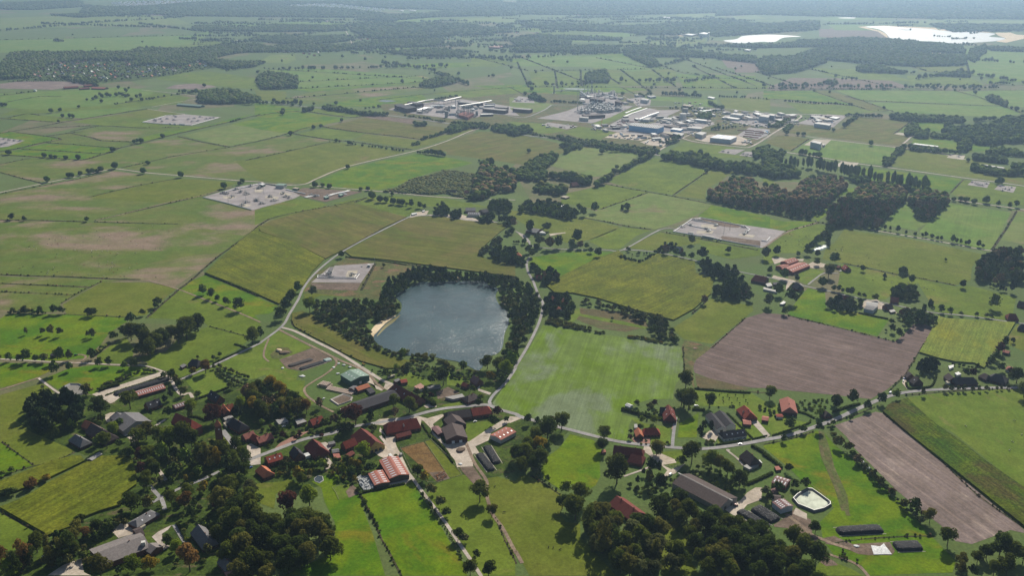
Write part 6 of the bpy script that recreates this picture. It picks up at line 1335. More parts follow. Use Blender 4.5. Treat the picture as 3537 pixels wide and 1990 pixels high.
# around the main street
H('green steel hall with white skylight strips beside the bale rows', 'D2 935,510 1042,575', 26, 6, 9, 'green', 'green', (0, 0), 'industrial hall', name='steel_hall', sky=(1, 4), doors=1, win=False)
t = H('low shed with orange-red roof in front of the green hall', 'D2 1000,685 1120,645', 10, 3, 5.4, 'orange', 'brick', (0, 0), 'shed', win=False)
H('', 'D2 955,690 1000,665', 9, 3, 4.6, 'grey', 'brick', (0, 0), parent=t, win=False)
flat('dark flat lean-to beside the orange-roofed shed', 'D2 1100,700 1150,680 1195,725 1140,745', 2.8, 'dark', 'wood')
t = H('long dark-roofed cowshed joined to the red farmhouse', 'D2 1005,838 1380,712', 22, 4, 8, 'dark', 'dbrick', (0, 0), 'barn', win=False, doors=1)
H('long red-roofed farmhouse with brick gable facing the street', 'D2 1385,645 1628,775', 17, 3.6, 10.5, 'darkred', 'brick', (.5, 0), 'farmhouse', chim=1, sky=(1, 3))
H('brown gabled cottage between lake and road', 'D2 2165,560 2225,600', 11, 3, 8.5, 'mauve', 'brick', (0, 0), 'house', chim=1)
H('small dark red garage cottage left of the brown gabled cottage', 'D2 2060,630 2110,650', 8, 2.8, 5.5, 'darkred', 'brick', (0, 0), 'house')
t = H('dark brown hipped bungalow with a long pale flat-roofed wing', 'D2 2110,765 2165,745', 14, 3, 7, 'brown', 'brick', (.9, .9), 'house', chim=1)
flat('', 'D2 1880,780 2050,745 2075,775 1960,800', 3.2, 'light', 'grey', parent=t)
t = flat('open shed with pale pink sheet roof at the paddock', 'D2 1572,675 1640,640 1692,682 1620,702', 4, 'pink', 'white'); 
H('small red-roofed shed with grey annex by the tyre yard', 'D2 1440,610 1500,600', 9, 3, 5, 'red', 'brick', (0, 0), 'shed')
flat('low grey shed left of the small red-roofed shed', 'D2 1370,612 1420,592 1445,612 1395,630', 3, 'grey', 'brick')
flat('blue-grey open shelter under the round trees', 'D2 1700,672 1830,652 1840,672 1710,695', 3, 'grey', 'grey')
t = H('long red hipped farmhouse with red dormer south of the street', 'D2 1320,1030 1600,985', 19, 3.2, 10.5, 'red', 'brick', (.5, .3), 'farmhouse', chim=2, dormer=1)
H('low red outbuilding in front of the long red farmhouse', 'D2 1395,1148 1535,1112', 8, 2.8, 5.2, 'darkred', 'brick', (0, 0), 'shed')
t = H('big gulf farmhouse with one pink sunlit roof side and yellow gable doors', 'D2 1045,1085 1195,1215', 21, 3.6, 11.5, 'darkred', 'yellow', (.4, 0), 'farmhouse', chim=1, doors=3)
H('', 'D2 870,1225 985,1180', 11, 3.5, 9, 'red', 'brick', (0, 0), parent=t)
t = H('brown-roofed barn with two white doors beside the street yard', 'D2 1950,1035 1998,1155', 23, 4.4, 9, 'brown', 'dbrick', (0, 0), 'barn', doors=2, win=False)
H('', 'D2 1945,945 2000,1010', 19, 4.4, 9.5, 'brown', 'dbrick', (0, .4), parent=t, win=False)
H('', 'D2 1780,1065 1845,1130', 8, 3, 4.4, 'mauve', 'dbrick', (0, 0), parent=t, win=False)
t = H('long farmhouse half grey, half red with white windows on the street', 'D2 2140,890 2300,868', 16, 3.6, 9, 'red', 'brick', (0, .6), 'farmhouse', chim=1)
H('', 'D2 1910,925 2125,893', 16, 3.6, 9, 'brown', 'brick', (.5, 0), parent=t, win=False)
H('red sheet-roofed barn with white skylight strips beside the silage heaps', 'D2 2380,1165 2530,1085', 16, 4, 6, 'rust', 'pale', (0, 0), 'barn', sky=(1, 4), win=False)
H('steep hipped farmhouse with speckled red roof side south of the street', 'D2 570,1190 640,1262', 18, 3.2, 11, 'darkred', 'brick', (.3, .6), 'farmhouse', chim=1)
t = H('black gabled house with a white flat-roofed annex', 'D2 388,1262 440,1325', 12, 3.4, 9.5, 'dark', 'brick', (0, 0), 'house', chim=1)
flat('', 'D2 482,1340 530,1325 552,1352 500,1370', 3.4, 'white', 'white', parent=t)
H('red house with three roof windows at the street corner', 'E2 110,255 258,212', 13, 4.4, 8.5, 'red', 'brick', (0, 0), 'house', chim=1, sky=(1, 3))
H('hipped house with salmon-pink sunlit roof below the street corner', 'E2 62,338 125,390', 12, 3, 7.5, 'orange', 'brick', (.4, .6), 'house')
t = H('red house with crossed gables above the street', 'D2 545,1005 660,962', 11, 3.4, 8, 'red', 'brick', (0, 0), 'house', chim=1, dormer=1)
flat('', 'D2 398,1005 470,985 515,1020 420,1050', 3.4, 'light', 'brick', parent=t)
flat('grey flat-roofed house with white garage door in the street gardens', 'D2 205,1005 300,980 335,1020 240,1050', 3.4, 'light', 'grey', cat='house', name='house', win=2)
H('low red-brown house behind the purple street trees', 'D2 15,1180 160,1130', 12, 3.4, 7.5, 'rust', 'brick', (0, 0), 'house', chim=1)
flat('small grey shed left of the yellow bush', 'E2 722,110 785,95 800,120 735,135', 2.8, 'grey', 'grey'); flat('garage half grey, half bright red beside the narrow drive', 'E2 770,225 835,220 852,260 790,270', 2.8, 'rust', 'red')
H('grey shed above the bright red garage', 'E2 765,190 830,180', 7, 2.8, 4, 'grey', 'brick', (0, 0), 'shed'); H('little red shed in the dark garden', 'E2 905,235 965,195', 6, 2.4, 4.2, 'darkred', 'brick', (0, 0), 'shed')
t = H('striped red sheet-metal barn with pale roof bands beside the white bales', 'E2 1322,250 1430,430', 20, 4.5, 7, 'rust', 'wood', (0, 0), 'barn', sky=(1, 9, 2.4), win=False)
H('', 'E2 1190,390 1260,510', 15, 3.6, 5, 'rust', 'wood', (0, 0), parent=t, sky=(1, 6, 2), win=False)
flat('white van-sized container on the concrete yard', 'E2 1318,228 1342,218 1368,245 1342,256', 2.6, 'white', 'white', cat='container', name='container')
flat('small grey container beside the trodden paddock', 'E2 1428,215 1448,208 1460,228 1440,235', 2.4, 'light', 'grey', cat='container', name='container')
# right half
t = H('steep dark red house with crossed gables below the tall oaks', 'D3 1570,852 1590,945', 14, 3, 10, 'darkred', 'dbrick', (.3, .3), 'house', chim=1, sky=(1, 2))
H('', 'D3 1490,878 1560,882', 9, 3, 8, 'dark', 'brick', (0, 0), parent=t)
H('white arched greenhouse at the garden corner in the sown field', 'D3 1160,840 1205,860', 6, 2, 3.4, 'white', 'white', (0, 0), 'greenhouse', name='greenhouse', win=False)
t = H('bright red cottage with cross gable and pink forecourt', 'D3 1345,1085 1450,1085', 12, 2.8, 7.5, 'red', 'brick', (.5, .8), 'house', chim=1)
H('', 'D3 1270,1080 1290,1140', 8, 2.8, 6.5, 'orange', 'brick', (0, 0), parent=t)
flat('white box shed above the bright red cottage', 'D3 1232,1048 1262,1045 1266,1080 1234,1084', 3, 'light', 'white')
t = H('white twin-gabled hall with dark roofs behind the long house', 'D3 1985,930 2100,1068', 11, 4, 7.2, 'dark', 'white', (0, 0), 'barn', win=False, doors=1)
H('', 'D3 2078,910 2190,1040', 12, 4, 7.5, 'dark', 'white', (0, 0), parent=t, win=False)
H('long dark-roofed house with white walls facing the road', 'D3 2110,1122 2320,1092', 13, 3.2, 8, 'dark', 'white', (.3, 0), 'house', chim=1, sky=(1, 4))
H('red half-hipped house on the orchard lawn', 'D3 2320,858 2385,930', 15, 3.2, 9.5, 'red', 'brick', (.5, .4), 'house', chim=1, dormer=1)
H('low orange-red garage in front of the half-hipped house', 'D3 2310,1015 2385,1020', 11, 2.8, 4, 'rust', 'dbrick', (0, 0), 'garage', name='garage', win=False)
H('low orange-red garage across the white drive', 'D3 2500,975 2560,985', 10, 2.8, 4.2, 'rust', 'dbrick', (0, 0), 'garage', name='garage', win=False)
t = H('long dark red farmhouse close below the road', 'E3 1035,140 1305,175', 13, 3.2, 8.5, 'darkred', 'brick', (0, .5), 'farmhouse', chim=2)
H('', 'E3 1205,225 1305,245', 16, 3, 8, 'darkred', 'brick', (.3, .4), parent=t, win=False)
flat('red-brown garden shed behind the dark red farmhouse', 'E3 905,190 945,180 955,205 915,215', 2.6, 'rust', 'brick')
t = H('narrow dark house with white awning between trees and road', 'E3 1975,190 2085,260', 9, 2.8, 6, 'brown', 'dbrick', (0, 0), 'house')
flat('', 'E3 2100,290 2125,272 2158,292 2130,312', 2.6, 'white', 'white', parent=t)
t = H('steep dark hipped house with grey carport in the lower gardens', 'E3 2345,185 2425,255', 14, 3, 9.5, 'brown', 'brick', (.3, .5), 'house', chim=1)
flat('', 'E3 2310,345 2410,300 2465,335 2370,378', 2.8, 'light', 'grey', parent=t); flat('', 'E3 2435,300 2475,282 2500,315 2455,320', 2.8, 'white', 'white', parent=t)
t = H('very long brown-roofed cattle barn with open ridge and red end doors', 'E3 1700,428 2170,668', 27, 4.4, 9, 'brown', 'grey', (0, 0), 'barn', win=False, doors=2)
MB().box(0, 0, 9.2, 66, 1.6, .8).build('ridge_vent', RM('light'), t)
t = H('red-brown farmhouse roof half hidden by trees', 'E3 1060,640 1280,800', 19, 3.4, 9, 'darkred', 'brick', (0, 0), 'farmhouse', chim=2)
H('open grey shed with skylights beside the slurry basin', 'E4 110,458 245,500', 15, 3.4, 5.4, 'mauve', 'red', (0, 0), 'shed', sky=(2, 4), win=False)
t = H('small brown-roofed shed with pale skylight rows and grey walls', 'E4 150,672 235,740', 14, 4.4, 6.4, 'mauve', 'steel', (0, 0), 'shed', sky=(2, 5), win=False)
H('', 'E4 90,640 170,650', 8, 4, 5.5, 'brown', 'grey', (0, 0), parent=t, win=False)
flat('low dark shelter left of the skylight shed', 'E4 70,575 120,560 150,590 95,610', 2.8, 'mauve', 'wood')
flat('small red hen house at the hedge corner', 'E4 108,350 150,345 178,378 128,388', 2.4, 'rust', 'wood')
flat('grey hut under the dark trees beside the track', 'E4 505,1060 540,1065 535,1105 502,1110', 3, 'mauve', 'wood')
t = H('long red-orange roofed house end-on to the road', 'D4 238,775 262,880', 17, 3.4, 8.5, 'rust', 'dbrick', (.2, .4), 'house', chim=1)
H('small white-walled garage with red roof on the lawn', 'D4 128,955 188,955', 6, 2.6, 3.6, 'red', 'white', (0, 0), 'garage', name='garage', win=False)
t = H('dark brown gabled house at the curve of the road', 'D4 1500,570 1540,600', 13, 3.2, 9, 'brown', 'dbrick', (0, 0), 'house', chim=1, sky=(1, 1))
H('small steep barn behind the dark brown gabled house', 'D4 1440,525 1465,550', 10, 3, 7.5, 'brown', 'brick', (0, 0), 'house')
t = H('long low black-roofed farmhouse with white awnings', 'D4 1890,585 2075,583', 14, 3, 8, 'dark', 'dbrick', (.3, .6), 'farmhouse')
H('', 'D4 1832,540 1880,585', 11, 3, 7.5, 'brown', 'brick', (0, 0), parent=t); flat('', 'D4 1890,540 1930,528 1958,550 1915,562', 3, 'white', 'white', parent=t); flat('', 'D4 1800,620 1845,612 1850,636 1815,640', 3, 'tan', 'white', parent=t)
flat('white caravan behind the black-roofed farmhouse', 'D4 1828,470 1880,458 1882,480 1840,498', 2.8, 'white', 'white', cat='caravan', name='caravan')
H('small brown hipped house right of the black farmhouse', 'D4 2185,540 2225,560', 12, 2.8, 7, 'brown', 'dbrick', (.5, .5), 'house'); H('dark thatched hipped farmhouse near the right edge', 'D4 2300,545 2360,560', 18, 2.6, 9, 'dark', 'dbrick', (.9, .9), 'farmhouse')
H('red-brown shed with white sheet roof near the right edge', 'D4 2415,475 2480,495', 11, 2.8, 4.6, 'rust', 'white', (0, 0), 'shed'); H('red open shed beside the sandy paddock', 'D4 2375,310 2435,325', 9, 2.6, 4.4, 'rust', 'wood', (0, 0), 'shed')
H('little dark cottage behind the yellow-green road tree', 'D4 605,905 640,930', 10, 2.8, 6.5, 'brown', 'brick', (.4, .4), 'house')
# hamlet with the red barns and the houses up to the right edge
t = H('large cattle barn with faded red roof in the hamlet', 'C4 235,655 405,590', 22, 4, 7, 'rust', 'red', (0, 0), 'barn', sky=(1, 8), win=False, doors=1)
H('', 'C4 160,625 240,610', 18, 4, 7, 'rust', 'red', (0, 0), parent=t, win=False); H('', 'C4 210,580 310,545', 16, 4, 7, 'rust', 'red', (0, 0), parent=t, sky=(1, 4), win=False)
H('red-roofed house beside the hamlet lane', 'C4 805,612 840,635', 12, 3, 8, 'red', 'brick', (0, 0), 'house', chim=1, sky=(1, 2)); H('red shed behind the hamlet lane house', 'C4 735,620 760,625', 9, 2.8, 5, 'darkred', 'brick', (0, 0), 'shed')
H('big farmhouse with plain red roof at the windbreak', 'C3 2430,712 2545,735', 20, 3.4, 10, 'darkred', 'dbrick', (.3, 0), 'farmhouse', chim=1)
H('white-walled house with red roof in the trees of the hamlet', 'C3 2295,868 2385,885', 11, 3.4, 7.5, 'darkred', 'white', (0, 0), 'house')
t = H('black half-hipped house with parked cars in front', 'C4 325,790 365,810', 13, 3, 9, 'dark', 'brick', (.3, .3), 'house', chim=1)
flat('white garden tent below the black half-hipped house', 'C4 268,878 292,868 308,885 280,895', 2.6, 'white', 'white', cat='tent', name='garden_tent')
flat('long grey sheet roof shelter in the hamlet yard', 'C4 0,835 140,870 135,885 0,855', 3, 'light', 'steel'); flat('grey machine shed in the hamlet yard', 'C4 20,800 70,790 90,820 40,830', 3.4, 'light', 'grey'); flat('black shed in the hamlet yard', 'C4 90,790 150,785 160,805 100,810', 3, 'dark', 'wood')
flat('pale shed with white roof at the ploughed field corner', 'C4 160,1000 200,970 222,985 200,1005', 3, 'white', 'green')
H('long dark red roof above the dark grove', 'C4 735,905 870,935', 14, 3, 8, 'darkred', 'brick', (.2, .4), 'farmhouse')
t = H('blue-grey steel shed at the edge of the cottage row', 'C4 1015,1025 1105,1045', 18, 4.4, 5.6, 'grey', 'steel', (0, 0), 'shed', win=False)
H('pale grey-roofed barn behind the blue-grey shed', 'C4 1020,985 1130,1000', 20, 3.6, 6, 'light', 'grey', (0, 0), 'barn', win=False); H('brown gabled house in the cottage row', 'C4 1205,1005 1265,1000', 13, 3, 8, 'brown', 'brick', (0, 0), 'house', chim=1)
H('red-roofed house among the cottage grove trees', 'C4 1260,930 1340,940', 15, 3, 8, 'darkred', 'brick', (0, 0), 'house'); H('orange-red gabled house at the end of the cottage row', 'C4 1385,1045 1430,1035', 14, 3, 8.5, 'red', 'brick', (0, 0), 'house', chim=1)
flat('low grey garage in the cottage row', 'C4 1240,1065 1290,1055 1310,1075 1260,1085', 2.8, 'light', 'brick'); H('round-roofed dark red farmhouse by the right edge lane', 'C4 2435,1095 2495,1100', 16, 2.8, 9, 'darkred', 'brick', (.5, .5), 'farmhouse')
H('black hipped house at the right edge beside the maize', 'C4 2550,1200 2600,1210', 14, 2.8, 8, 'dark', 'dbrick', (.5, .5), 'house'); H('dark house among trees at the right edge', 'C4 2530,970 2590,985', 12, 3, 8, 'brown', 'brick', (0, 0), 'house')
H('grey gabled house beside the tree-lined lane', 'C3 1650,430 1705,440', 15, 3, 9, 'light', 'brick', (0, 0), 'house', chim=1); H('small cottage with pale orange roof in the trees', 'C3 85,490 105,515', 11, 3, 8, 'orange', 'brick', (.3, .3), 'house')
t = H('farm hall with brilliant white sunlit roof side', 'C3 205,242 300,262', 22, 3.4, 8, 'light', 'brick', (.3, 0), 'barn', win=False); flat('', 'C3 230,255 300,262 362,300 300,296', 4.2, 'white', 'pale', parent=t)
t = H('dark farm shed with a white roof panel behind the belt of trees', 'C3 470,12 590,40', 20, 3.4, 7, 'grey', 'brick', (0, 0), 'barn', win=False); flat('', 'C3 490,30 530,15 555,40 520,55', 7.2, 'white', 'pale', parent=t)
H('orange gable house on the road east of the lake', 'C3 420,915 445,940', 11, 3, 9, 'orange', 'brick', (0, 0), 'house'); H('orange gabled cottage behind the fallow strips', 'C3 535,940 550,960', 8, 3, 7, 'orange', 'brick', (0, 0), 'house'); H('cottage with salmon gable below the orange cottage', 'C3 475,1020 500,1045', 10, 2.6, 7, 'orange', 'pale', (0, 0), 'house'); H('red cottage hidden beside the road above the lake', 'C3 265,715 320,718', 10, 3, 7, 'red', 'brick', (0, 0), 'house')
H('slate-grey barn beside the curving field road', 'C2 2085,50 2180,48', 20, 4, 8, 'grey', 'brick', (0, 0), 'barn', win=False); t = H('white-walled shed with ribbed grey roof beside the field road', 'C2 2110,92 2225,95', 20, 4, 7, 'grey', 'pale', (0, 0), 'barn', sky=(1, 6), win=False); H('dark barn gable right of the ribbed-roof shed', 'C2 2235,70 2290,60', 16, 4, 8, 'dark', 'dbrick', (0, 0), 'barn', win=False)
flat('white lorry trailer parked beside the field road', 'C2 1548,105 1600,95 1605,105 1555,118', 2.8, 'white', 'white', cat='trailer', name='trailer'); flat('short white trailer beside the farm entrance', 'C2 1655,78 1680,72 1684,80 1660,86', 2.6, 'white', 'white', cat='trailer', name='trailer')
t = H('farmhouse with brick-red roof in the tree belt north of the pale meadow', 'B3 610,945 665,940', 14, 3.2, 9, 'rust', 'brick', (0, .6), 'farmhouse'); flat('pale flat shed at the meadow corner', 'B3 505,1085 540,1072 595,1085 560,1098', 3.4, 'tan', 'brick'); H('brown house deep in the tree belt', 'B3 390,850 440,852', 12, 3, 8, 'brown', 'brick', (.4, .4), 'house')
H('long low house in the shrub land clearing', 'B2 1905,1015 1990,1020', 11, 3, 7, 'brown', 'white', (0, 0), 'house'); H('brick house beside the clearing lawn', 'B2 2080,1020 2110,1025', 10, 3, 8, 'rust', 'brick', (0, 0), 'house'); H('salmon-roofed house behind the dark grove', 'B2 2520,800 2570,810', 14, 3, 8, 'orange', 'brick', (.3, .3), 'house')
H('long green-roofed hall in the heath north of the storage pad', 'B1 1765,160 2000,178', 22, 4, 7, 'green', 'green', (0, 0), 'industrial hall', win=False)

# ------------------------------------------------------------ heaps, bales, vehicles, animals
TARP = plain('black_tarpaulin', (.024, .024, .028), .8, .3, .4, .12); TYRE = plain('tyre_rubber', (.045, .045, .048), .7, .3, 2); TYRED = plain('tyred_tarpaulin', (.030, .030, .033), .9, .95, 1.2, .06)
WHITE = plain('white_plastic', (.47, .48, .48), .6, .3, .7, .15); STRAW = plain('straw_bale', (.50, .40, .33), .95, .2, 2); LIME = plain('silage_green_sheet', (.22, .30, .28), .5, .2, .5, .4)
def heap(lab, s, wd, h, mat=TARP, tyres=True, rim=True):
    """a covered silage clamp lying along two photo points"""
    q = Q(s); A = P(q[0][0], q[0][1]); B = P(q[1][0], q[1][1]); d = B - A; L = d.length; c = (A + B) / 2; a = math.atan2(d.y, d.x)
    t = thing('silage_heap', lab, 'silage heap', (c.x, c.y, .05), a)
    nx, ny = 24, 9; vs = []; r = random.Random(int(L * 10))
    for i in range(nx + 1):
        for j in range(ny + 1):
            u, v = i / nx * 2 - 1, j / ny * 2 - 1
            k = (1 - abs(u) ** 8) * (1 - abs(v) ** 4); x = u * L / 2 * (1 - .12 * abs(v) ** 4 * (abs(u) > .8)); y = v * wd / 2 * (1 - .16 * abs(u) ** 12)
            vs.append((x, y, h * max(0, k) ** .45 * (1 + r.uniform(-.05, .05)) if 0 < i < nx and 0 < j < ny else 0))
    fs = [(i * (ny + 1) + j, (i + 1) * (ny + 1) + j, (i + 1) * (ny + 1) + j + 1, i * (ny + 1) + j + 1) for i in range(nx) for j in range(ny)]
    obj('cover', mesh('cover', vs, fs, TYRED if tyres == 2 else mat, True), t)
    if tyres:
        tb = MB(); n = int(L * wd / (3.2 if tyres == 2 else 7))
        for _ in range(min(n, 420)):
            u, v = r.uniform(-.9, .9), r.uniform(-.75, .75); z = h * (1 - abs(u) ** 8) ** .45 * (1 - abs(v) ** 4) ** .45
            tb.cyl(u * L / 2, v * wd / 2, z - .05, .42, .26, 6)
        o = tb.build('tyres', TYRE, t); o['kind'] = 'stuff'
    if rim:
        rb = MB()
        for (x, y, l, w2) in ((0, wd / 2 + .4, L, .5), (0, -wd / 2 - .4, L, .5)): rb.box(x, y, 0, l, w2, .25)
        rb.build('edge_weights', plain('pale_sand_bags', (.42, .38, .32), .9, .2, 1), t)
    return t
heap('very long black tyre-covered silage heap on the concrete beside the red-roofed shed', 'D1 1120,765 1690,595', 13, 3, tyres=2)
heap('black silage heap covered with tyres, left of the pair behind the red barn', 'E2 2215,225 2345,400', 10, 2.6, tyres=2)
heap('black and teal silage heap, right of the pair behind the red barn', 'E2 2290,150 2400,330', 10, 2.8, tyres=2)
heap('upper silage heap of the pair by the slurry basin farm', 'E3 2400,760 2750,1020' if 0 else 'E3 2420,760 2640,900', 16, 3, tyres=2)
heap('lower silage heap of the pair by the slurry basin farm', 'E3 2260,790 2560,960', 11, 2.6, tyres=2)
heap('long rounded black silage heap on the meadow', 'E4 720,1000 1180,975', 13, 3.4)
heap('shorter square-ended black silage heap beside the white sheet', 'E4 1290,1150 1560,1140', 15, 3)
heap('dark muddy silage heap behind the long covered one', 'D2 330,480 575,405', 9, 2, plain('dark_silage', (.05, .042, .04), .9, .3, 1), False, False)
heap('flat black-sheeted silage heap on the soil apron', 'D2 440,510 690,430', 9, 1.8, TARP, False)
heap('pale green sheeted end of the silage heap on the soil apron', 'D2 685,425 750,405', 9, 1.8, LIME, False, False)
heap('pale green sheeted silage heap at the pasture corner', 'C4 500,480 630,428', 14, 2, LIME, True, False)
q = [P(*p[:2]) for p in Q('E4 1062,1135 1100,1140 1150,1150 1190,1115 1210,1150 1235,1180 1268,1222 1090,1228')]; c = sum(q, Vector()) / len(q)
nn = len(q); vs = [(p.x - c.x, p.y - c.y, .35 + .25 * ((i * 7) % 3)) for i, p in enumerate(q)] + [(0, 0, .9)]
tag(obj('white_sheet', mesh('white_sheet', vs + [(x, y, 0) for x, y, z in vs[:nn]], [((i + 1) % nn, i, nn) if 1 else None for i in range(nn)] + [(i, (i + 1) % nn, nn + 1 + (i + 1) % nn, nn + 1 + i) for i in range(nn)], WHITE), None, (c.x, c.y, .1)), 'crumpled white sheet spread on bare soil beside the black silage heap', 'plastic sheet')
def lump(name, lab, cat, s, wd, h, mat, seed=1, group=None):
    q = Q(s)[0]; p = P(q[0], q[1]); v, f = ico(2, .13, seed); v = v.copy(); v[:, 2] -= .1; v[:, 0] *= wd; v[:, 1] *= wd * .8; v[:, 2] *= h
    return tag(obj(name, mesh(name, v, f, mat), None, (p.x, p.y, -.1), seed), lab, cat, group)
lump('plastic_heap', 'small crumpled white plastic heap on the track edge', 'plastic sheet', 'E4 918,1142', 5, 1.0, WHITE, 3)
for i, (s, l) in enumerate((('D2 830,450', 'white wrapping pile nearest the track bend'), ('D2 880,465', 'white wrapping pile right of the track bend'), ('D2 940,485', 'white wrapping pile behind the green hall'), ('D2 780,490', 'white wrapping pile left of the track bend'), ('D2 470,575', 'large crumpled grey-white wrapping heap on the meadow'), ('D2 820,550', 'white wrapping pile left of the green hall'), ('D2 275,495', 'white sheet bundle left of the silage heaps'), ('E2 2030,330', 'white rubbish heap on the concrete behind the brown barn'))):
    lump('wrapping_pile', l, 'plastic sheet', s, 5 if i != 4 else 8, 1.3, WHITE, i + 5, 'white wrapping piles')
lump('sand_heap', 'pale sand heap on the rough yard', 'sand heap', 'D2 240,325', 9, 3.4, G['sand'](), 21); lump('earth_heap', 'dark earth heap around the sand heap', 'earth heap', 'D2 290,345', 13, 2.4, G['soil'](), 22)
lump('dung_heap', 'straw and dung heap on the concrete behind the brown barn', 'dung heap', 'E2 2035,195', 11, 2.2, G['soil'](), 23); lump('stone_heap', 'small pale spoil heap in the grass ring', 'earth heap', 'D3 1830,300', 6, .8, G['track'](), 24)
# bales
def bale_mesh(mat, r=.75, l=1.25):
    b = bmesh.new(); m = bmesh.ops.create_cone(b, segments=12, radius1=r, radius2=r, depth=l, cap_ends=True)
    bmesh.ops.bevel(b, geom=[e for e in b.edges if len(e.link_faces) == 2 and any(len(f.verts) > 4 for f in e.link_faces)], offset=.14, segments=2, affect='EDGES')
    me = bpy.data.meshes.new('bale'); b.to_mesh(me); b.free(); me.materials.append(mat); return me
WB, SB = bale_mesh(WHITE, .72, 1.3), bale_mesh(STRAW, 1.05, 1.7)
k = 0
for a, b in scatter('E2 1005,460 1150,420 1230,520 1150,590 1080,595 1045,560', 1.75, .08):
    z = .7; top = rnd.random() < .3
    o = obj('wrapped_bale', WB, None, (a, b, z + .05)); tag(o, 'white wrapped silage bale in the block beside the striped red barn', 'bale', 'white bales beside the striped barn'); k += 1
    if top and k < 150: tag(obj('wrapped_bale', WB, None, (a, b, z + 1.35)), 'white wrapped silage bale on top of the block beside the striped red barn', 'bale', 'white bales on the upper layer'); k += 1
A, B = P(*Q('D2 740,690')[0][:2]), P(*Q('D2 1005,745')[0][:2]); d = (B - A); d.normalize(); nrm = Vector((-d.y, d.x, 0)); L = (B - A).length
for i in range(int(L / 2.5)):
    for j in range(4):
        p = A + d * (i * 2.5) + nrm * (j * 2.6 - 6) + Vector((0, 0, 1.05)); o = obj('straw_bale', SB, None, p, math.atan2(d.y, d.x)); tag(o, 'straw bale in the low long rows behind the manure pit', 'bale', 'straw bales in long rows')
A = P(*Q('D2 640,660')[0][:2])
for i in range(7):
    for j in range(4):
        for m in range(2 if 0 < i < 6 else 1):
            p = A + d * (i * 2.5) + nrm * (j * 2.6 - 3) + Vector((0, 0, 1.05 + 1.9 * m)); o = obj('straw_bale', SB, None, p, math.atan2(d.y, d.x)); tag(o, 'straw bale in the high stack left of the long rows', 'bale', 'straw bales in the high stack')
# basins
def basin(lab, s, h, wall, fill, fillname, lift=.5, name='slurry_basin'):
    w = [P(*q[:2]) for q in Q(s)]; c = sum(w, Vector()) / len(w); n = len(w); t = thing(name, lab, 'basin', (c.x, c.y, 0))
    k = [(p - c) for p in w]
    if sum(k[i].x * k[(i + 1) % n].y - k[(i + 1) % n].x * k[i].y for i in range(n)) < 0: k = k[::-1]
    vs = [(p.x * 1.07, p.y * 1.07, 0.05) for p in k] + [(p.x, p.y, h) for p in k] + [(p.x * .96, p.y * .96, h) for p in k] + [(p.x * .78, p.y * .78, .3) for p in k]
    fs = [(a * n + i, a * n + (i + 1) % n, (a + 1) * n + (i + 1) % n, (a + 1) * n + i) for a in range(3) for i in range(n)]
    obj('embankment', mesh('embankment', vs, fs, wall), t)
    MB().slab([(p.x * .9, p.y * .9, h * lift + .3) for p in k][::1], .1).build(fillname, fill, t); return t
lin = plain('dark_liner', (.07, .075, .08), .45, .3, .5, .4)
basin('rounded slurry basin with dark liner and brilliant white cover', 'E4 290,680 330,640 430,580 480,585 560,640 660,715 665,740 600,780 500,805 440,780 340,740', 2.6, lin, plain('white_cover', (.47, .50, .40), .7, .2, .12, .1), 'cover', .25)
MB()
basin('round concrete slurry basin behind the dark pine block', 'D1 625,690 690,660 780,660 835,690 850,740 790,765 725,775 660,745', 2.4, plain('grey_liner', (.24, .24, .24), .7, .2, .5), plain('dry_slurry', (.17, .16, .14), .8, .2, .4), 'slurry', .3)
basin('square open manure pit below the straw bales', 'D2 745,810 875,752 965,785 950,820 825,865', 1.3, plain('pit_wall', (.34, .31, .28), .8, .2), G['soil'](), 'manure', .2, 'manure_pit')
basin('small oval garden pond with pale rim behind the street gardens', 'E2 585,470 625,440 670,450 680,490 640,515 595,500', .4, plain('pond_rim', (.36, .35, .33), .8, .2), plain('pond_water', (.03, .045, .05), .1, .1, 1, .5), 'pond_water', .3, 'garden_pond')
q = Q('C3 1585,412')[0]; p = P(q[0], q[1]); t = thing('swimming_pool', 'round blue garden pool beside the grey gabled house', 'pool', (p.x, p.y, 0)); MB().cyl(0, 0, 0, 3.4, 1.1, 20).build('pool_wall', FRAME, t); MB().cyl(0, 0, 1.1, 3.2, .05, 20).build('pool_water', plain('pool_blue', (.04, .42, .62), .1, .1, 1, .5), t)
# vehicles
WHEEL = MB().tube((0, -.11, 0), (0, .11, 0), .33, 12).mesh('wheel', TYRE)
def car(lab, s, ang, col, van=False, group='parked cars'):
    q = Q(s)[0]; p = P(q[0], q[1]); t = thing('parked_car', lab, 'van' if van else 'car', (p.x, p.y, .25), math.radians(ang), group)
    m = plain('paint_' + col, {'white': (.75, .75, .74), 'dark': (.04, .05, .07), 'silver': (.45, .46, .47), 'blue': (.06, .12, .35), 'red': (.35, .04, .03)}[col], .25, .05, 1, .6)
    L, Wd = (5.2, 1.95) if van else (4.4, 1.8); hb = 1.1 if van else .78
    MB().box(0, 0, .3, L, Wd, hb - .3, top=.97).build('body', m, t)
    MB().box(-.2 if not van else -.35, 0, hb - .02, L * (.56 if not van else .8), Wd * .94, .62 if not van else 1.0, top=.8).build('cabin', GLASS if not van else m, t)
    MB().box(-.25 if not van else -.35, 0, hb + (.6 if not van else .98), L * (.42 if not van else .62), Wd * .74, .05).build('roof', m, t)
    if van: MB().box(L / 2 - .55, 0, hb + .1, .3, Wd * .85, .6).build('windscreen', GLASS, t)
    for x in (-L * .31, L * .31):
        for y in (-Wd / 2 + .08, Wd / 2 - .08): obj('wheel', WHEEL, t, (x, y, .33))
    for y in (-.6, .6): obj('headlight', boxmesh('headlight', .08, .35, .16, SKY), t, (L / 2 - .02, y, .62))
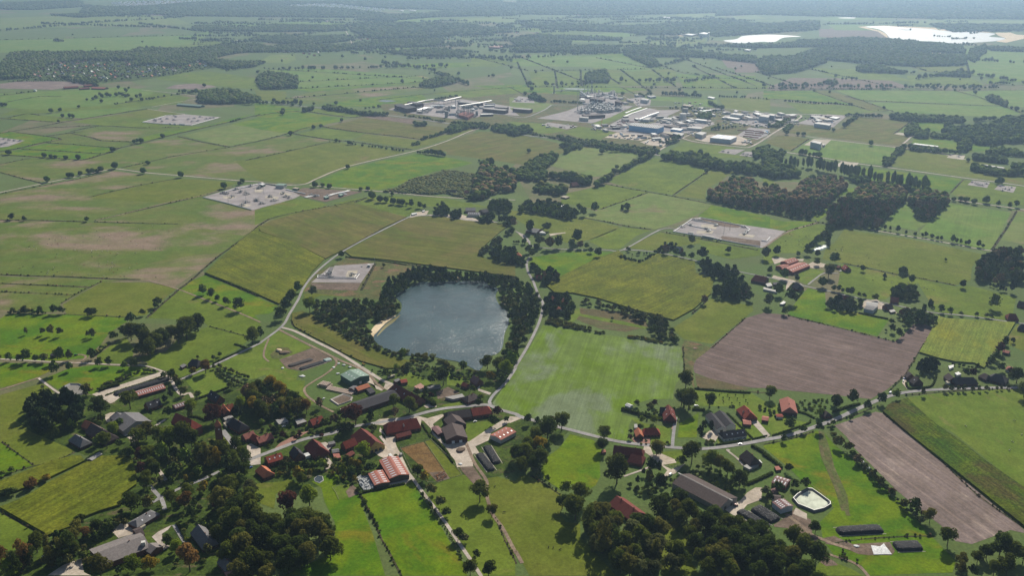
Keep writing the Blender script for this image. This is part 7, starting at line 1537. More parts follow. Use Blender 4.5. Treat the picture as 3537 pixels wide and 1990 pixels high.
for a in (('dark car driving on the village road past the white-walled house', 'D3 2278,1248', 8, 'dark'), ('white car parked on the crossing of the farm drives', 'E3 1590,438', 50, 'white', True), ('white van parked beside the driveway at the road curve', 'D4 1255,742', 35, 'white', True), ('silver car parked beside the dark church road verge', 'E1 2460,340', 55, 'silver'), ('dark blue car next to the silver car', 'E1 2480,365', 55, 'blue'),
          ('silver car in front of the long orange-roofed house', 'D4 222,955', 20, 'silver'), ('white car beside the orange-roofed house porch', 'D4 298,962', 40, 'white'), ('blue-white car in the bright drive of the dark brown house', 'D4 1388,600', 70, 'blue'), ('white car above the blue one in the bright drive', 'D4 1398,575', 70, 'white'), ('white car below the blue one in the bright drive', 'D4 1382,625', 70, 'white'),
          ('silver car beside the white twin-gabled hall', 'D3 1972,1015', -40, 'silver'), ('white car parked on the yard of the half grey farmhouse', 'D2 2178,1025', 20, 'white'), ('small white boat-shaped trailer on the meadow', 'D2 682,800', 70, 'white'), ('white car near the cow barns lane', 'C4 760,680', 10, 'white'), ('dark car on the parking of the low red house', 'D2 175,1090', 20, 'dark'), ('white car between the street gardens', 'D2 288,1075', 30, 'white'),
          ('white car at the pointed farmhouse garden', 'E1 440,1240', 60, 'white'), ('white van in the yard of the orange-red garage', 'D3 1845,875', 0, 'white', True)): car(*a)
for i, s in enumerate(('E4 978,325', 'E4 1036,385')):
    q = Q(s)[0]; p = P(q[0], q[1]); t = thing('water_tank', ['upper', 'lower'][i] + ' white water tank standing at the hedge of the ploughed strip', 'tank', (p.x, p.y, 0), .8, 'field water tanks')
    MB().tube((-2, 0, 1.5), (2, 0, 1.5), 1.25, 14).build('tank_body', WHITE, t); MB().box(0, 0, 0, 3, 1.4, .5).build('chassis', TYRE, t)
for i, s in enumerate(('D2 1340,590', 'D2 1362,580')):
    q = Q(s)[0]; p = P(q[0], q[1]); t = thing('storage_tank', ['left', 'right'][i] + ' cream cylindrical tank lying behind the red farmhouse', 'tank', (p.x, p.y, 0), .35, 'cream tanks')
    MB().tube((-3.2, 0, 1.6), (3.2, 0, 1.6), 1.3, 14).build('tank_body', plain('cream', (.55, .48, .34), .5, .1), t); MB().box(0, 0, 0, 4, 1.2, .6).build('cradle', WM('grey'), t)
def tractor(lab, s, ang, col):
    q = Q(s)[0]; p = P(q[0], q[1]); t = thing('tractor', lab, 'tractor', (p.x, p.y, .2), math.radians(ang)); m = plain('paint_tr_' + col, {'red': (.38, .05, .035), 'green': (.05, .25, .06), 'yellow': (.5, .33, .03)}[col], .4, .1)
    MB().box(1.1, 0, .9, 2.4, .9, 1.0, top=.85).build('bonnet', m, t); MB().box(-.7, 0, 1.0, 1.6, 1.5, 1.7, top=.85).build('cab', GLASS, t); MB().box(-.7, 0, 2.7, 1.6, 1.5, .15).build('cab_roof', m, t)
    for x, y, r in ((-1, -1, .85), (-1, 1, .85), (1.7, -.85, .55), (1.7, .85, .55)): MB().tube((0, -.22, 0), (0, .22, 0), r, 14).build('wheel', TYRE, t, loc=(x, y, r))
tractor('red tractor with loader in the yard of the long brown barn', 'E3 2235,745', 20, 'red'); tractor('green tractor beside the lane trees at the left', 'D1 750,370', 40, 'green'); tractor('yellow wheel loader parked on the lane beside the lake maize', 'D2 1075,465', 20, 'yellow')
# cattle and sheep
def beast(name, cols, L=2.3, h=1.4):
    """four-legged animal standing, head lowered to graze, along +x"""
    def ring(x, z, ry, rz): return [(x, ry * math.cos(a), z + rz * math.sin(a)) for a in [i * math.pi / 4 for i in range(8)]]
    S_ = [(-.5, .80, .10, .12), (-.46, .78, .26, .24), (-.2, .76, .30, .27), (.1, .74, .32, .30), (.34, .76, .27, .28), (.44, .74, .18, .22), (.56, .60, .12, .16), (.66, .44, .10, .13), (.74, .28, .085, .10), (.80, .16, .05, .06)]
    vs = []; fs = []
    for x, z, ry, rz in S_: vs += ring(x * L, z * h + .1, ry * h * .75, rz * h * .75)
    for k in range(len(S_) - 1):
        for i in range(8): fs.append((k * 8 + i, k * 8 + (i + 1) % 8, (k + 1) * 8 + (i + 1) % 8, (k + 1) * 8 + i))
    fs += [tuple(range(7, -1, -1)), tuple(range(len(vs) - 8, len(vs)))]
    b = MB().add(vs, fs)
    for x, y, kx in ((-.42, -.17, -.05), (-.42, .17, -.05), (.32, -.15, .04), (.32, .15, .04)):
        b.tube((x * L, y * h, .62 * h), ((x + kx * .5) * L, y * h, .3 * h), .085 * h, 6); b.tube(((x + kx * .5) * L, y * h, .32 * h), (x * L, y * h, .02), .05 * h, 6)
    b.tube((-.5 * L, 0, .85 * h), (-.54 * L, 0, .35 * h), .03 * h, 4)
    for y in (-.13, .13): b.tube((.62 * L, y * h * .6, .56 * h), (.63 * L, y * h * 1.5, .6 * h), .04 * h, 4)
    m, t, bs = base('hide_' + name, .85, .1); tc = N(t, 'ShaderNodeTexCoord'); t.links.new(mixc(t, ramp(t, noise(t, tc.outputs['Object'], .9, 1, .4), .49, .52), cols[0], cols[1]), bs.inputs['Base Color'])
    return b.mesh('animal', m, True)
CW = [beast('pied', ((.03, .028, .027), (.68, .65, .6))), beast('black', ((.022, .02, .02), (.03, .028, .027))), beast('white', ((.66, .62, .55), (.72, .68, .62))), beast('brown', ((.26, .11, .045), (.32, .15, .07)))]
SHEEP = beast('sheep', ((.55, .5, .42), (.62, .57, .5)), 1.3, .85)
HERD = {
 'cow of the large herd spread over the dry meadow at the left': ('grazing herd on the dry meadow', 'C1 490,363 547,375 608,338 620,356 652,352 470,412 512,420 572,408 580,433 290,440 335,438 288,456 362,462 638,470 745,420 802,425 825,392 822,335 742,472 778,482 562,515 670,522 550,543 905,480 948,474 907,495 910,538 1010,484 1064,484 1092,504 985,520 1076,430 1148,522 1162,507 1340,500 1294,385 1352,417 1456,382 1420,459 1540,459 1582,461 1595,477 957,283 978,295 1076,321 1206,334 1030,343 987,343 963,375 978,362 1370,268 1406,308 1668,281 1508,232 1030,357 228,636 195,655 330,638 408,690 480,680 470,697 465,710 532,648 522,668 568,690 535,714 712,697 785,662 830,620 980,605 980,632 1066,588 1108,597 1132,618 1060,620 1098,642 1112,643 1086,665 1104,670 1162,668 1124,695 983,680 1282,650 1362,668 1354,605 875,716 900,722 1030,728 1190,733 1230,735 1542,744', (0, 1, 2, 1, 0, 3)),
 'black and white cow in the pasture beside the gas storage pad': ('cattle beside the storage pad', 'C4 260,312 278,328 280,342 347,335 392,288 418,340 450,332 220,384 170,400 227,420 350,388 355,376 352,418 332,430 390,412 450,375 585,258 384,446 398,450 372,440', (0, 1)),
 'cow near the feeding place on the pale pasture': ('cattle on the pale pasture', 'C4 710,468 725,472 770,463 783,445 768,478 780,480 690,497 702,500 718,505 732,500 655,515 672,505 680,516 697,520 900,493 750,535 1018,525 1042,552 1076,605 1140,617', (0, 0, 1, 2)),
 'dark cow grazing in the meadow at the bottom centre': ('cattle at the bottom centre', 'E3 385,1155 432,1158 502,1178', (1,)),
 'pied cow grazing near the single oaks': ('cattle near the single oaks', 'E2 2490,462 2372,555 2465,808', (1, 0)),
 'pied cow on the large pasture at the right edge': ('cattle at the right edge', 'D4 1998,1072 2480,1018 2552,1158 2462,1228 2432,1312', (0,)),
 'cow on the small meadow beside the rough hedge line': ('cattle of the hamlet meadow', 'C4 1080,772 1282,730 1268,796 1430,795 1432,803 1500,810 1587,845 1617,860 1686,870 895,1132', (0, 1)),
 'cow in the green field north of the ditch': ('cattle north of the ditch', 'B3 1775,922 1840,925 1838,932 1855,922 1880,915 1718,978 1570,1035 1605,1030 1575,1035', (0, 1))}
seen = {0: 0, 1: 0, 2: 0, 3: 0}
for lab, (grp, s, kinds) in HERD.items():
    for q in Q(s):
        p = P(q[0], q[1]); k = kinds[rnd.randrange(len(kinds))]; o = obj('cow', CW[k], None, (p.x, p.y, .1), rnd.uniform(0, 6.28))
        tag(o, ['pied ', 'black ', 'white ', 'brown '][k] + lab.replace('black and white ', '').replace('dark ', '').replace('pied ', ''), 'cow', grp + ', ' + ['pied', 'black', 'white', 'brown'][k])
for a, b in scatter('E2 1770,430 1880,410 1910,470 1810,495', 3.0, .4):
    o = obj('cow', CW[3], None, (a, b, .2), rnd.uniform(0, 6.28)); tag(o, 'brown cow standing in the packed herd at the lower end of the paddock', 'cow', 'brown herd in the paddock')
for q in Q('C3 575,262 600,258 690,258 635,268 765,298 755,340 600,320 1010,170 1040,190 1028,180 1130,165 852,165'):
    p = P(q[0], q[1]); tag(obj('sheep', SHEEP, None, (p.x, p.y, .1), rnd.uniform(0, 6)), 'pale sheep on the meadow behind the white-roofed farm', 'sheep', 'sheep on the far meadow')
# hedges
def hedge(lab, s, w, h, leaf='dark', name='hedge', grp='clipped hedges'):
    pts = smooth_line([q[:2] for q in Q(s)], 3); V = []; r = np.random.default_rng(len(lab))
    C_ = []; Nn = []
    for i in range(len(pts) - 1):
        a, b = pts[i], pts[i + 1]; d = b - a; L = d.length; n = int(L * (w + 2 * h) * 1.6) + 4; side = Vector((-d.y, d.x, 0)).normalized()
        for _ in range(n):
            u = r.uniform(0, 1); f = r.choice(3, p=[.4, .3, .3]); p = a + d * u
            if f == 0: c = p + side * r.uniform(-w / 2, w / 2) + Vector((0, 0, h)); nv = (0, 0, 1)
            else: sg = 1 if f == 1 else -1; c = p + side * sg * w / 2 + Vector((0, 0, r.uniform(.1, h))); nv = tuple(side * sg)
            C_.append(tuple(c)); Nn.append(nv)
    C_ = np.array(C_) + r.normal(0, .1, (len(C_), 3)); o0 = np.array([pts[0].x, pts[0].y, 0]); v, f = quads(C_ - o0, np.array(Nn, float), .42, r)
    b = MB()
    for i in range(len(pts) - 1):
        a, c = pts[i] - Vector(o0), pts[i + 1] - Vector(o0); m = (a + c) / 2; d = c - a; b.box(m.x, m.y, 0, d.length + w * .3, w * .8, h * .9, math.atan2(d.y, d.x))
    bv = np.array(b.v); bf = np.array(b.f); v2 = np.concatenate([v, bv]); f2 = np.concatenate([f, bf + len(v)])
    return tag(obj(name, mesh(name, v2, f2, LM[leaf]), None, tuple(o0)), lab, 'hedge', grp)
for a in (('dark hedge closing the maize strip below the meadow oaks', 'C1 2030,707 2300,812 2560,925', 2.5, 2.4), ('tall hedge between sown field and cottage garden', 'D3 1110,905 1200,930 1350,975', 3, 3), ('dark hedge in front of the crossed-gable house', 'D3 1350,975 1450,990 1600,1030', 2.4, 2.4),
          ('clipped hedge in front of the long white-walled house', 'D3 2040,1255 2250,1225 2380,1200', 1.5, 1.4), ('long narrow hedge along the lawn to the drive', 'D3 2150,940 2400,1190', 1.5, 1.5), ('hedge between lawn and road at the red garages', 'D3 2400,1200 2545,1165', 1.4, 1.3), ('rounded hedge around the dark brown house', 'D4 1410,640 1420,685 1470,700 1600,690 1670,665 1710,575', 2, 1.6),
          ('dark hedge along the lawn of the orange-roofed house', 'D4 90,1165 250,1110 440,1045 465,1010', 1.6, 1.4), ('garden hedge at the driveway of the orange-roofed house', 'D4 330,925 420,950 500,990', 1.8, 1.8), ('thick hedge in front of the dark garden by the road', 'D4 690,930 800,890 950,850', 3, 2), ('long hedge right of the steep hipped house', 'E3 2395,150 2500,210 2576,275 E4 0,235 100,300 180,370', 3, 2.4),
          ('hedge curving round the lower farm garden', 'E3 2350,530 2450,490 2576,430 E4 90,420', 2.8, 2.2), ('tall hedge beside the forecourt of the long red farmhouse', 'D2 1670,790 1740,840 1775,865', 6, 5), ('hedge along the paddock and the street yard', 'D2 1650,1040 1740,1180', 1.4, 1.4), ('overgrown hedge along the olive paddock', 'D2 1760,1180 1880,1300 1960,1431', 2.2, 1.8),
          ('hedge on the right side of the striped barn', 'E2 1390,250 1440,340 1505,460', 3, 2.6), ('dark hedge below the white bale block', 'E2 1050,615 1240,575 1480,525', 1.6, 1.6), ('hedge between the lane and the steep hipped house', 'E1 1750,910 1800,1000 1850,1080 1890,1075', 2.4, 2), ('hedge below the churchyard lawn', 'D1 1860,970 1960,985 2030,1015', 2, 1.8),
          ('hedge along the lane from the fork to the crossing', 'D1 2110,450 2240,390 2350,340', 2, 1.8), ('hedge around the mown lawn corner', 'D1 1970,795 2150,730 2260,690', 2, 2), ('hedge across the concrete farm yard edge', 'D1 1045,768 1200,710 1400,650 1600,580', 1.8, 1.4), ('hedge of the silage yard above the concrete strip', 'D1 990,720 1100,680 1180,665', 4, 3.5),
          ('short dark hedge at the lane near the crossing', 'D1 2320,258 2380,275 2430,295', 2.4, 1.6), ('clipped hedge of the long dark street garden', 'D2 180,1150 260,1130 330,1180', 2, 2), ('dark hedge above the orchard lawn saplings', 'D3 1830,700 2100,725 2380,742', 2, 1.8), ('dark hedge on the lawn left of the round orchard tree', 'D3 1810,905 1930,912', 3, 2.4), ('hedge at the lower side of the cottage meadow', 'C4 940,1095 1100,1130 1230,1155', 2, 2),
          ('hedge on the right of the black half-hipped house', 'C4 320,970 390,880', 1.8, 2), ('hedge beside the hamlet drive', 'C4 235,870 300,800', 1.8, 2), ('low hedge in front of the tree-lined lane gardens', 'C3 1070,540 1150,560 1250,580', 3, 2.6), ('hedge between the maize and the pond scrub', 'C2 900,540 1250,580 1500,620', 1.4, 1.2)):
    hedge(*a)
# fences of pale posts and rails
def fence(lab, s, step=3, h=1.2, grp='wooden paddock fences'):
    pts = smooth_line([q[:2] for q in Q(s)], 1); o0 = pts[0].copy(); t = thing('fence', lab, 'fence', (o0.x, o0.y, 0), 0, grp); m = plain('fence_wood', (.30, .26, .21), .9, .2, 2)
    for i in range(len(pts) - 1):
        a, b = pts[i] - o0, pts[i + 1] - o0; d = b - a; rb = MB()
        for z in (.55, 1.05): rb.tube(a + Vector((0, 0, z)), b + Vector((0, 0, z)), .06, 4)
        rb.build('rail', m, t); n = max(1, int(d.length / step))
        pb = MB()
        for k in range(n + 1):
            p = a + d * (k / n); pb.box(p.x, p.y, 0, .14, .14, h)
        o = pb.build('posts', m, t)
for a in (('white rail fence of the small mown paddock', 'E2 768,560 800,610 830,678'), ('fence around the trodden cattle paddock', 'E2 1435,160 1560,420 1720,510 1810,510 2052,435 1900,240 1740,85 1440,170'), ('fence between the two paddock halves', 'E2 1680,105 1780,250 1880,400'), ('fence around the slurry basin', 'E4 445,520 560,600 690,720'),
          ('fence along the track above the long black heap', 'E4 240,830 330,880 430,930'), ('fence along the village road verge', 'E3 600,25 720,60 830,88'), ('fence along the meadow under the brown barn farm drive', 'E3 1510,345 1600,350 1690,345')): fence(*a)
# street lamps and poles
for i, (s, h) in enumerate((('D3 1035,1195', 7), ('D3 2305,1270', 8), ('E4 372,985', 9), ('E4 682,1305', 8), ('E4 790,1105', 5), ('E3 1040,75', 1), ('D2 1230,1010', 6))):
    if h < 2: continue
    q = Q(s)[0]; p = P(q[0], q[1]); t = thing('street_lamp' if i in (0, 1, 6) else 'wooden_pole', ['tall lamp post at the edge of the sown field', 'lamp post beside the dark car on the road', 'wooden pole beside the farm track', 'wooden pole beside the lower track', 'short pole on the silage meadow', '', 'lamp post in front of the main street hedge'][i], 'lamp post' if i in (0, 1, 6) else 'pole', (p.x, p.y, 0))
    MB().cyl(0, 0, 0, .13, h, 6, .08).build('pole', plain('pole_grey', (.3, .29, .27), .7, .1), t)
    if i in (0, 1, 6): MB().box(.5, 0, h - .1, 1.2, .3, .14).build('lamp_head', plain('pole_grey', (.3, .29, .27)), t)

# ------------------------------------------------------------ gas storage pads and the industrial plant
PIPE = plain('white_pipe', (.70, .70, .68), .45, .06, 1, .4); GPIPE = plain('grey_pipe', (.22, .235, .25), .5, .15, 1, .4); STEELM = plain('dark_steel', (.12, .125, .13), .6, .2)
def pipe(lab, s, z=1.2, r=.45, mat=None, n=1, gap=1.6, cat='pipeline', grp=None, legs=14):
    pts = [P(q[0], q[1]) for q in Q(s)]; o0 = pts[0].copy(); t = thing('pipeline', lab, cat, (o0.x, o0.y, 0), 0, grp); mat = mat or PIPE
    for k in range(n):
        b = MB()
        for i in range(len(pts) - 1):
            d = pts[i + 1] - pts[i]; sd = Vector((-d.y, d.x, 0)).normalized() * (k - (n - 1) / 2) * gap; h = Vector((0, 0, z))
            b.tube(pts[i] - o0 + sd + h, pts[i + 1] - o0 + sd + h, r, 7)
        b.build('pipe', mat, t)
    b = MB()
    for i in range(len(pts) - 1):
        d = pts[i + 1] - pts[i]
        for j in range(int(d.length / legs) + 1): p = pts[i] - o0 + d.normalized() * j * legs; b.box(p.x, p.y, 0, .5, .3 + n * gap * .8, z)
    o = b.build('supports', STEELM, t); return t
def wellhead(lab, s, sz=1.0, grp='wellhead clusters'):
    q = Q(s)[0]; p = P(q[0], q[1]); r = random.Random(int(p.x)); t = thing('wellhead', lab, 'wellhead', (p.x, p.y, 0), r.uniform(0, 3), grp)
    b = MB(); b.cyl(0, 0, 0, .6 * sz, 4 * sz, 8); b.tube((-2.2 * sz, 0, 2.6 * sz), (2.2 * sz, 0, 2.6 * sz), .3 * sz); b.cyl(0, 0, 4 * sz, .9 * sz, .8 * sz, 8); b.build('valve_tree', GPIPE, t)
    b = MB()
    for i in range(7): a, c = r.uniform(-7, 7) * sz, r.uniform(-4, 4) * sz; b.tube((a, c, 1.2 * sz), (a + r.uniform(-5, 5) * sz, c + r.uniform(-3, 3) * sz, 1.2 * sz), .3 * sz); b.box(a, c, 0, .5, .5, 2.4 * sz)
    b.build('pipework', GPIPE, t); b = MB()
    for x in (-3 * sz, 3 * sz):
        for y in (-2 * sz, 2 * sz): b.box(x, y, 0, .25, .25, 5 * sz)
    b.box(0, 0, 3.2 * sz, 6.4 * sz, 4.4 * sz, .2); b.build('platform', STEELM, t)
def mast(lab, s, h, r=.35, cat='mast', name='mast', mat=None, grp=None):
    q = Q(s)[0]; p = P(q[0], q[1]); t = thing(name, lab, cat, (p.x, p.y, 0), 0, grp); MB().cyl(0, 0, 0, r, h, 8, r * .6).build('shaft', mat or GPIPE, t); MB().cyl(0, 0, h, r * 1.6, .8, 8).build('cap', mat or GPIPE, t); MB().box(0, 0, 0, r * 5, r * 5, .6).build('base', WM('grey'), t)
def tank(lab, s, r, h, col='white', grp=None, dome=.12):
    q = Q(s)[0]; p = P(q[0], q[1]); t = thing('storage_tank', lab, 'tank', (p.x, p.y, 0), 0, grp); m = WM(col); MB().cyl(0, 0, 0, r, h, 20).build('shell', m, t); MB().cyl(0, 0, h, r * 1.02, r * dome, 20, r * .2).build('tank_roof', m, t)
    b = MB()
    for i in range(6): b.box(r + .15, -.6 + .24 * i, h * i / 6, .2, .2, h / 6)
    b.build('stair', STEELM, t)
def box(lab, s, h, roof='light', wall='white', cat='building', name='building', win=0, grp=None): return flat(lab, s, h, roof, wall, cat, name, None, grp, win)
# small pad beside the lake
pipe('white pipe loop on the small pad beside the lake', 'C2 735,675 680,722 625,722 620,748 700,752 1000,757 1035,712 960,708', 1.0, .55)
pipe('inner white pipe run on the small lakeside pad', 'C2 640,738 780,740 980,746 1005,715', 1.0, .4)
box('pale grey equipment house on the small lakeside pad', 'C2 722,672 745,640 780,645 762,682', 3.4, 'grey', 'pale'); box('white and yellow-green kiosk at the corner of the small lakeside pad', 'C2 1112,615 1118,606 1142,608 1140,618', 4, 'white', 'pale')
wellhead('dense valve cluster at the left of the small lakeside pad', 'C2 725,715', 1.2); wellhead('low wellhead frame on the light slab of the lakeside pad', 'C2 960,718', 1); wellhead('second valve cluster below the equipment house', 'C2 745,742', .9)
tank('small white tank by the lakeside pad fence', 'C2 1060,635', 1.2, 2); mast('lamp mast of the lakeside pad', 'C2 1185,605', 10); 
# right pad
for lab, s in (('long white pipe along the upper side of the right storage pad', 'C3 1890,155 2080,190 2330,238 2360,262 2375,268 2330,312'), ('white pipe along the left side of the right storage pad', 'C3 1890,155 1860,165 1800,168 1640,280 1625,290'), ('white double pipe across the upper pad', 'C3 1820,180 1930,195 2050,215 2060,225'), ('white pipe from the left valve row to the second slab', 'C3 1750,215 1850,245 1980,268 1990,285'), ('white pipe along the lower edge of the right pad', 'C3 1620,290 1760,315 2040,362 2300,412 2480,440'), ('short white pipe at the right end of the pad', 'C3 2490,380 2540,388 2576,345')):
    pipe(lab, s, 1.2, .8)
for i, s in enumerate(('1830,175', '1880,180', '1790,225', '2040,232', '1965,285', '2320,245', '2320,315', '2350,295', '1700,245', '1940,262')): wellhead('valve and wellhead frame on the right storage pad, %scounted from the list of frames by place at x' % '' if 0 else 'wellhead frame on the right storage pad, ' + ['upper left corner', 'beside the upper left one', 'at the left valve row', 'on the upper slab', 'on the middle slab', 'at the upper right pipe bend', 'on the right slab', 'above the right slab', 'at the left pipe corner', 'behind the middle slab'][i], 'C3 ' + s, .95)
box('small pale container on the right storage pad', 'C3 1765,288 1768,284 1820,292 1817,300', 3.4, 'light', 'white'); box('long grey-green container on the right storage pad', 'C3 1905,322 1912,316 2020,335 2018,345', 4, 'light', 'pale')
box('left small drum shed on the pad edge', 'C3 2055,352 2072,350 2072,358 2056,360', 3, 'light', 'grey'); box('right small drum shed on the pad edge', 'C3 2080,355 2098,354 2098,362 2082,364', 3, 'light', 'grey')
mast('tall light mast in the middle of the right pad', 'C3 2118,310', 22, .3); mast('light mast above the middle of the right pad', 'C3 2178,270', 16, .3)
# big left pad
LP = '2205,1055 2290,1095 2240,1060 2330,1020 2380,1045 2440,1065 2430,1150 2390,1180 2530,1130 2480,985 2560,1000'
for i, s in enumerate(LP.split()): wellhead('grey wellhead frame on the large left storage pad, ' + ['first at the left edge', 'on the lower left slab', 'between the left two slabs', 'upper left row start', 'upper row second', 'on the upper middle slab', 'near the lower corner slab', 'at the bottom corner', 'on the lower middle slab', 'topmost near the road', 'upper right of the top row'][i], 'B1 ' + s, 1.25)
for i, s in enumerate('40,1010 150,1090 280,1060 20,1130 60,1160 190,1130 310,1090 340,1100 560,1075 600,1085 720,1085'.split()): wellhead('grey wellhead frame on the right half of the left storage pad, ' + ['upper left', 'centre slab', 'right slab', 'lower left', 'lowest', 'below the centre slab', 'below the right slab', 'right corner', 'gravel yard left', 'gravel yard middle', 'gravel yard right'][i], 'B2 ' + s, 1.2)
for lab, s in (('white fence pipe along the lower edge of the large left pad', 'B1 2010,1095 2230,1150 2480,1218'), ('pipe along the top of the large left pad', 'B1 2200,1050 2330,1015 2480,985 2576,960'), ('long pipe bundle from the pad to the gravel yard', 'B2 310,1020 400,1040 500,1062'), ('pipe rack beside the large left pad entrance', 'B2 40,955 130,965 210,975 280,1000')): pipe(lab, s, 1.4, .8, GPIPE if 'rack' in lab else PIPE, 2 if 'rack' in lab or 'bundle' in lab else 1)
pipe('stacked white pipes at the left of the gravel yard', 'B2 500,1095 570,1080 640,1078', 1, .7, None, 4, 2.6); pipe('white pipe manifold in the middle of the gravel yard', 'B2 690,1095 780,1065 900,1040 935,1030', 1.6, .7, None, 3, 3); pipe('second white manifold at the right of the gravel yard', 'B2 820,1050 880,1055 905,1070', 1.4, .6, None, 2, 3)
H('green-roofed white hall at the entrance of the left pad', 'B2 220,960 300,965', 16, 6, 7, 'green', 'white', (0, 0), 'industrial hall', win=False)
box('pale yellow-topped green block at the left pad entrance', 'B2 370,1000 400,990 440,998 420,1008', 5, 'tan', 'green'); box('white-topped green block at the top of the left pad', 'B2 45,962 75,950 105,960 80,972', 5, 'white', 'green'); box('small green block in the gravel yard', 'B2 682,1085 715,1080 735,1090 700,1098', 4, 'green', 'green'); box('green block at the right of the gravel yard', 'B2 825,1062 855,1052 880,1062 850,1075', 4, 'green', 'green')
mast('tall light mast on the left half of the large pad', 'B1 2258,1150', 20, .3); mast('light mast on the middle of the large pad', 'B1 2432,1112', 20, .3); mast('light mast near the gravel yard', 'B2 90,1060', 20, .3)
# upper left pads
for i, s in enumerate('1530,330 1590,322 1650,320 1600,345 1540,345 1740,300 1720,290 1860,325 1920,315 1980,300 2040,320 1900,345 1960,340 2080,315 2110,310 1720,330'.split()): wellhead('small frame on the far left storage pad' , 'B1 ' + s, 1.1, 'frames on the far left storage pad')
for i, s in enumerate('1670,355 1715,358 1770,362'.split()): x, y = map(int, s.split(',')); w = (30, 30, 70)[i]; box(['leftmost', 'middle', 'longest, rightmost'][i] + ' white container at the lower edge of the far left pad', 'B1 %d,%d %d,%d %d,%d %d,%d' % (x, y, x + w * .3, y - 8, x + w, y, x + w * .8, y + 7), 4, 'light', 'white')
pipe('pale boundary pipe of the far left storage pad', 'B1 1410,350 1560,365 1890,382 2160,305', 1, .9); pipe('upper boundary pipe of the far left storage pad', 'B1 1410,350 1640,285 1700,280', 1, .9)
for i, s in enumerate('40,520 90,530 140,535 200,538 60,560 20,575'.split()): wellhead('small frame on the pad at the left picture edge', 'B1 ' + s, 1.1, 'frames on the left edge pad')
# little pads on the right
for i, s in enumerate('2100,960 2130,970 2160,975 2200,960 2060,945 2340,985 2390,1010 2430,1020 2450,1000 2360,1030 1850,680 1925,695'.split()): wellhead('small frame on one of the two pads by the straight road', 'B4 ' + s, .9, 'frames on the pads by the straight road')
for i, s in enumerate('2110,640 2160,650 2310,665 2350,670 2390,680 2340,685 2410,660'.split()): wellhead('small frame on the two pads above the tree avenue', 'B3 ' + s, 1, 'frames above the tree avenue')
box('large white-blue block hall on its own pad beside the road', 'B4 465,540 500,528 580,545 560,565', 16, 'light', 'steel', win=0); box('small grey box beside the white-blue block hall', 'B4 580,568 598,560 610,568 595,576', 6, 'light', 'grey')
box('long pale blue-grey hall of the right depot', 'B4 500,358 540,345 672,365 655,380', 12, 'light', 'steel'); box('flat white building of the right depot', 'B4 512,325 545,315 585,325 550,335', 6, 'white', 'white', win=4); box('orange and white low building at the right depot', 'B4 650,300 690,290 760,300 720,312', 5, 'white', 'white'); box('brown-topped workshop of the right depot', 'B4 545,310 600,300 640,308 600,320', 6, 'tan', 'grey')
box('long low white-roofed sheds of the tree nursery, rear', 'B4 1470,562 1500,555 1730,582 1720,592', 5, 'white', 'grey'); box('low white shed of the tree nursery, front', 'B4 1600,625 1650,618 1720,628 1690,638', 4, 'white', 'white'); box('long pale shed half hidden by trees at the right', 'B4 2140,770 2170,762 2385,795 2375,805', 5, 'light', 'grey')
for i in range(26):
    u, v = rnd.uniform(340, 760), rnd.uniform(300, 375); q = Q('B4 %f,%f' % (u, v))[0]; p = P(*q[:2]); t = thing('container', 'small container or parked machine in the right depot yard', 'container', (p.x, p.y, 0), .3 + rnd.choice((0, 1.57)), 'containers in the right depot yard'); MB().box(0, 0, 0, 6, 2.5, 2.6).build('shell', WM(rnd.choice(('white', 'blue', 'grey', 'red', 'pale'))), t); MB().box(0, 0, 2.6, 6.1, 2.6, .1).build('lid', WM('grey'), t)
# main plant, left block
H('long dark red compressor hall behind the high pipe bridge', 'B2 2025,140 2240,158', 24, 12, 13, 'light', 'dbrick', (0, 0), 'industrial hall', win=False); H('long red hall with pale roof right of the pipe bridge', 'B2 2270,205 2490,225', 24, 9, 11, 'light', 'dbrick', (0, 0), 'industrial hall', win=False)
H('smaller red hall behind the long red hall', 'B2 2380,190 2500,198', 18, 8, 10, 'light', 'dbrick', (0, 0), 'industrial hall', win=False); H('red-brown hall with silver roof left of the plant road', 'B3 45,205 215,218', 22, 9, 11, 'light', 'dbrick', (0, 0), 'industrial hall', win=False)
box('dark red block building at the left end of the plant', 'B2 1380,175 1450,165 1480,180 1420,195', 14, 'dark', 'dbrick'); box('dark blue-grey block next to the dark red block', 'B2 1430,190 1520,175 1600,200 1500,215', 14, 'dark', 'dbrick'); box('dark block behind the pipe bridge start', 'B2 1505,145 1570,140 1670,160 1600,170', 14, 'dark', 'dbrick'); box('red process building behind the grey stacks', 'B2 2000,270 2080,240 2170,262 2110,300', 9, 'darkred', 'red')
pipe('high pipe bridge crossing the left plant block', 'B2 1480,215 1680,170 1770,158 1870,170 2040,132', 12, 2.2, GPIPE, 2, 4, 'pipe bridge', None, 24); pipe('high pipe bridge running right of the plant', 'B2 2020,225 2200,195 2340,170', 12, 2.2, GPIPE, 2, 4, 'pipe bridge', None, 24)
for i, (x, y) in enumerate(((2010, 310), (2070, 300), (2100, 298), (2115, 296), (2132, 294), (2148, 292), (2010, 250), (1985, 190))): mast('tall grey stack of the left plant, %sfrom the left' % ('', 'second ', 'third ', 'fourth ', 'fifth ', 'sixth ', 'seventh ', 'eighth ')[i] if i < 6 else ('tall grey stack behind the process building' if i == 6 else 'thin stack beside the compressor hall'), 'B2 %d,%d' % (x, y), 38 if i < 7 else 26, 1.5 if i < 6 else 1.1, 'stack', 'stack', None, 'grey stacks')
tank('pale vertical vessel in front of the left plant', 'B2 1895,300', 5, 20, 'grey'); tank('slim pale vessel behind the pipework', 'B2 1922,240', 3.4, 18, 'grey'); tank('short grey tank right of the stacks', 'B2 2195,285', 4, 16, 'grey')
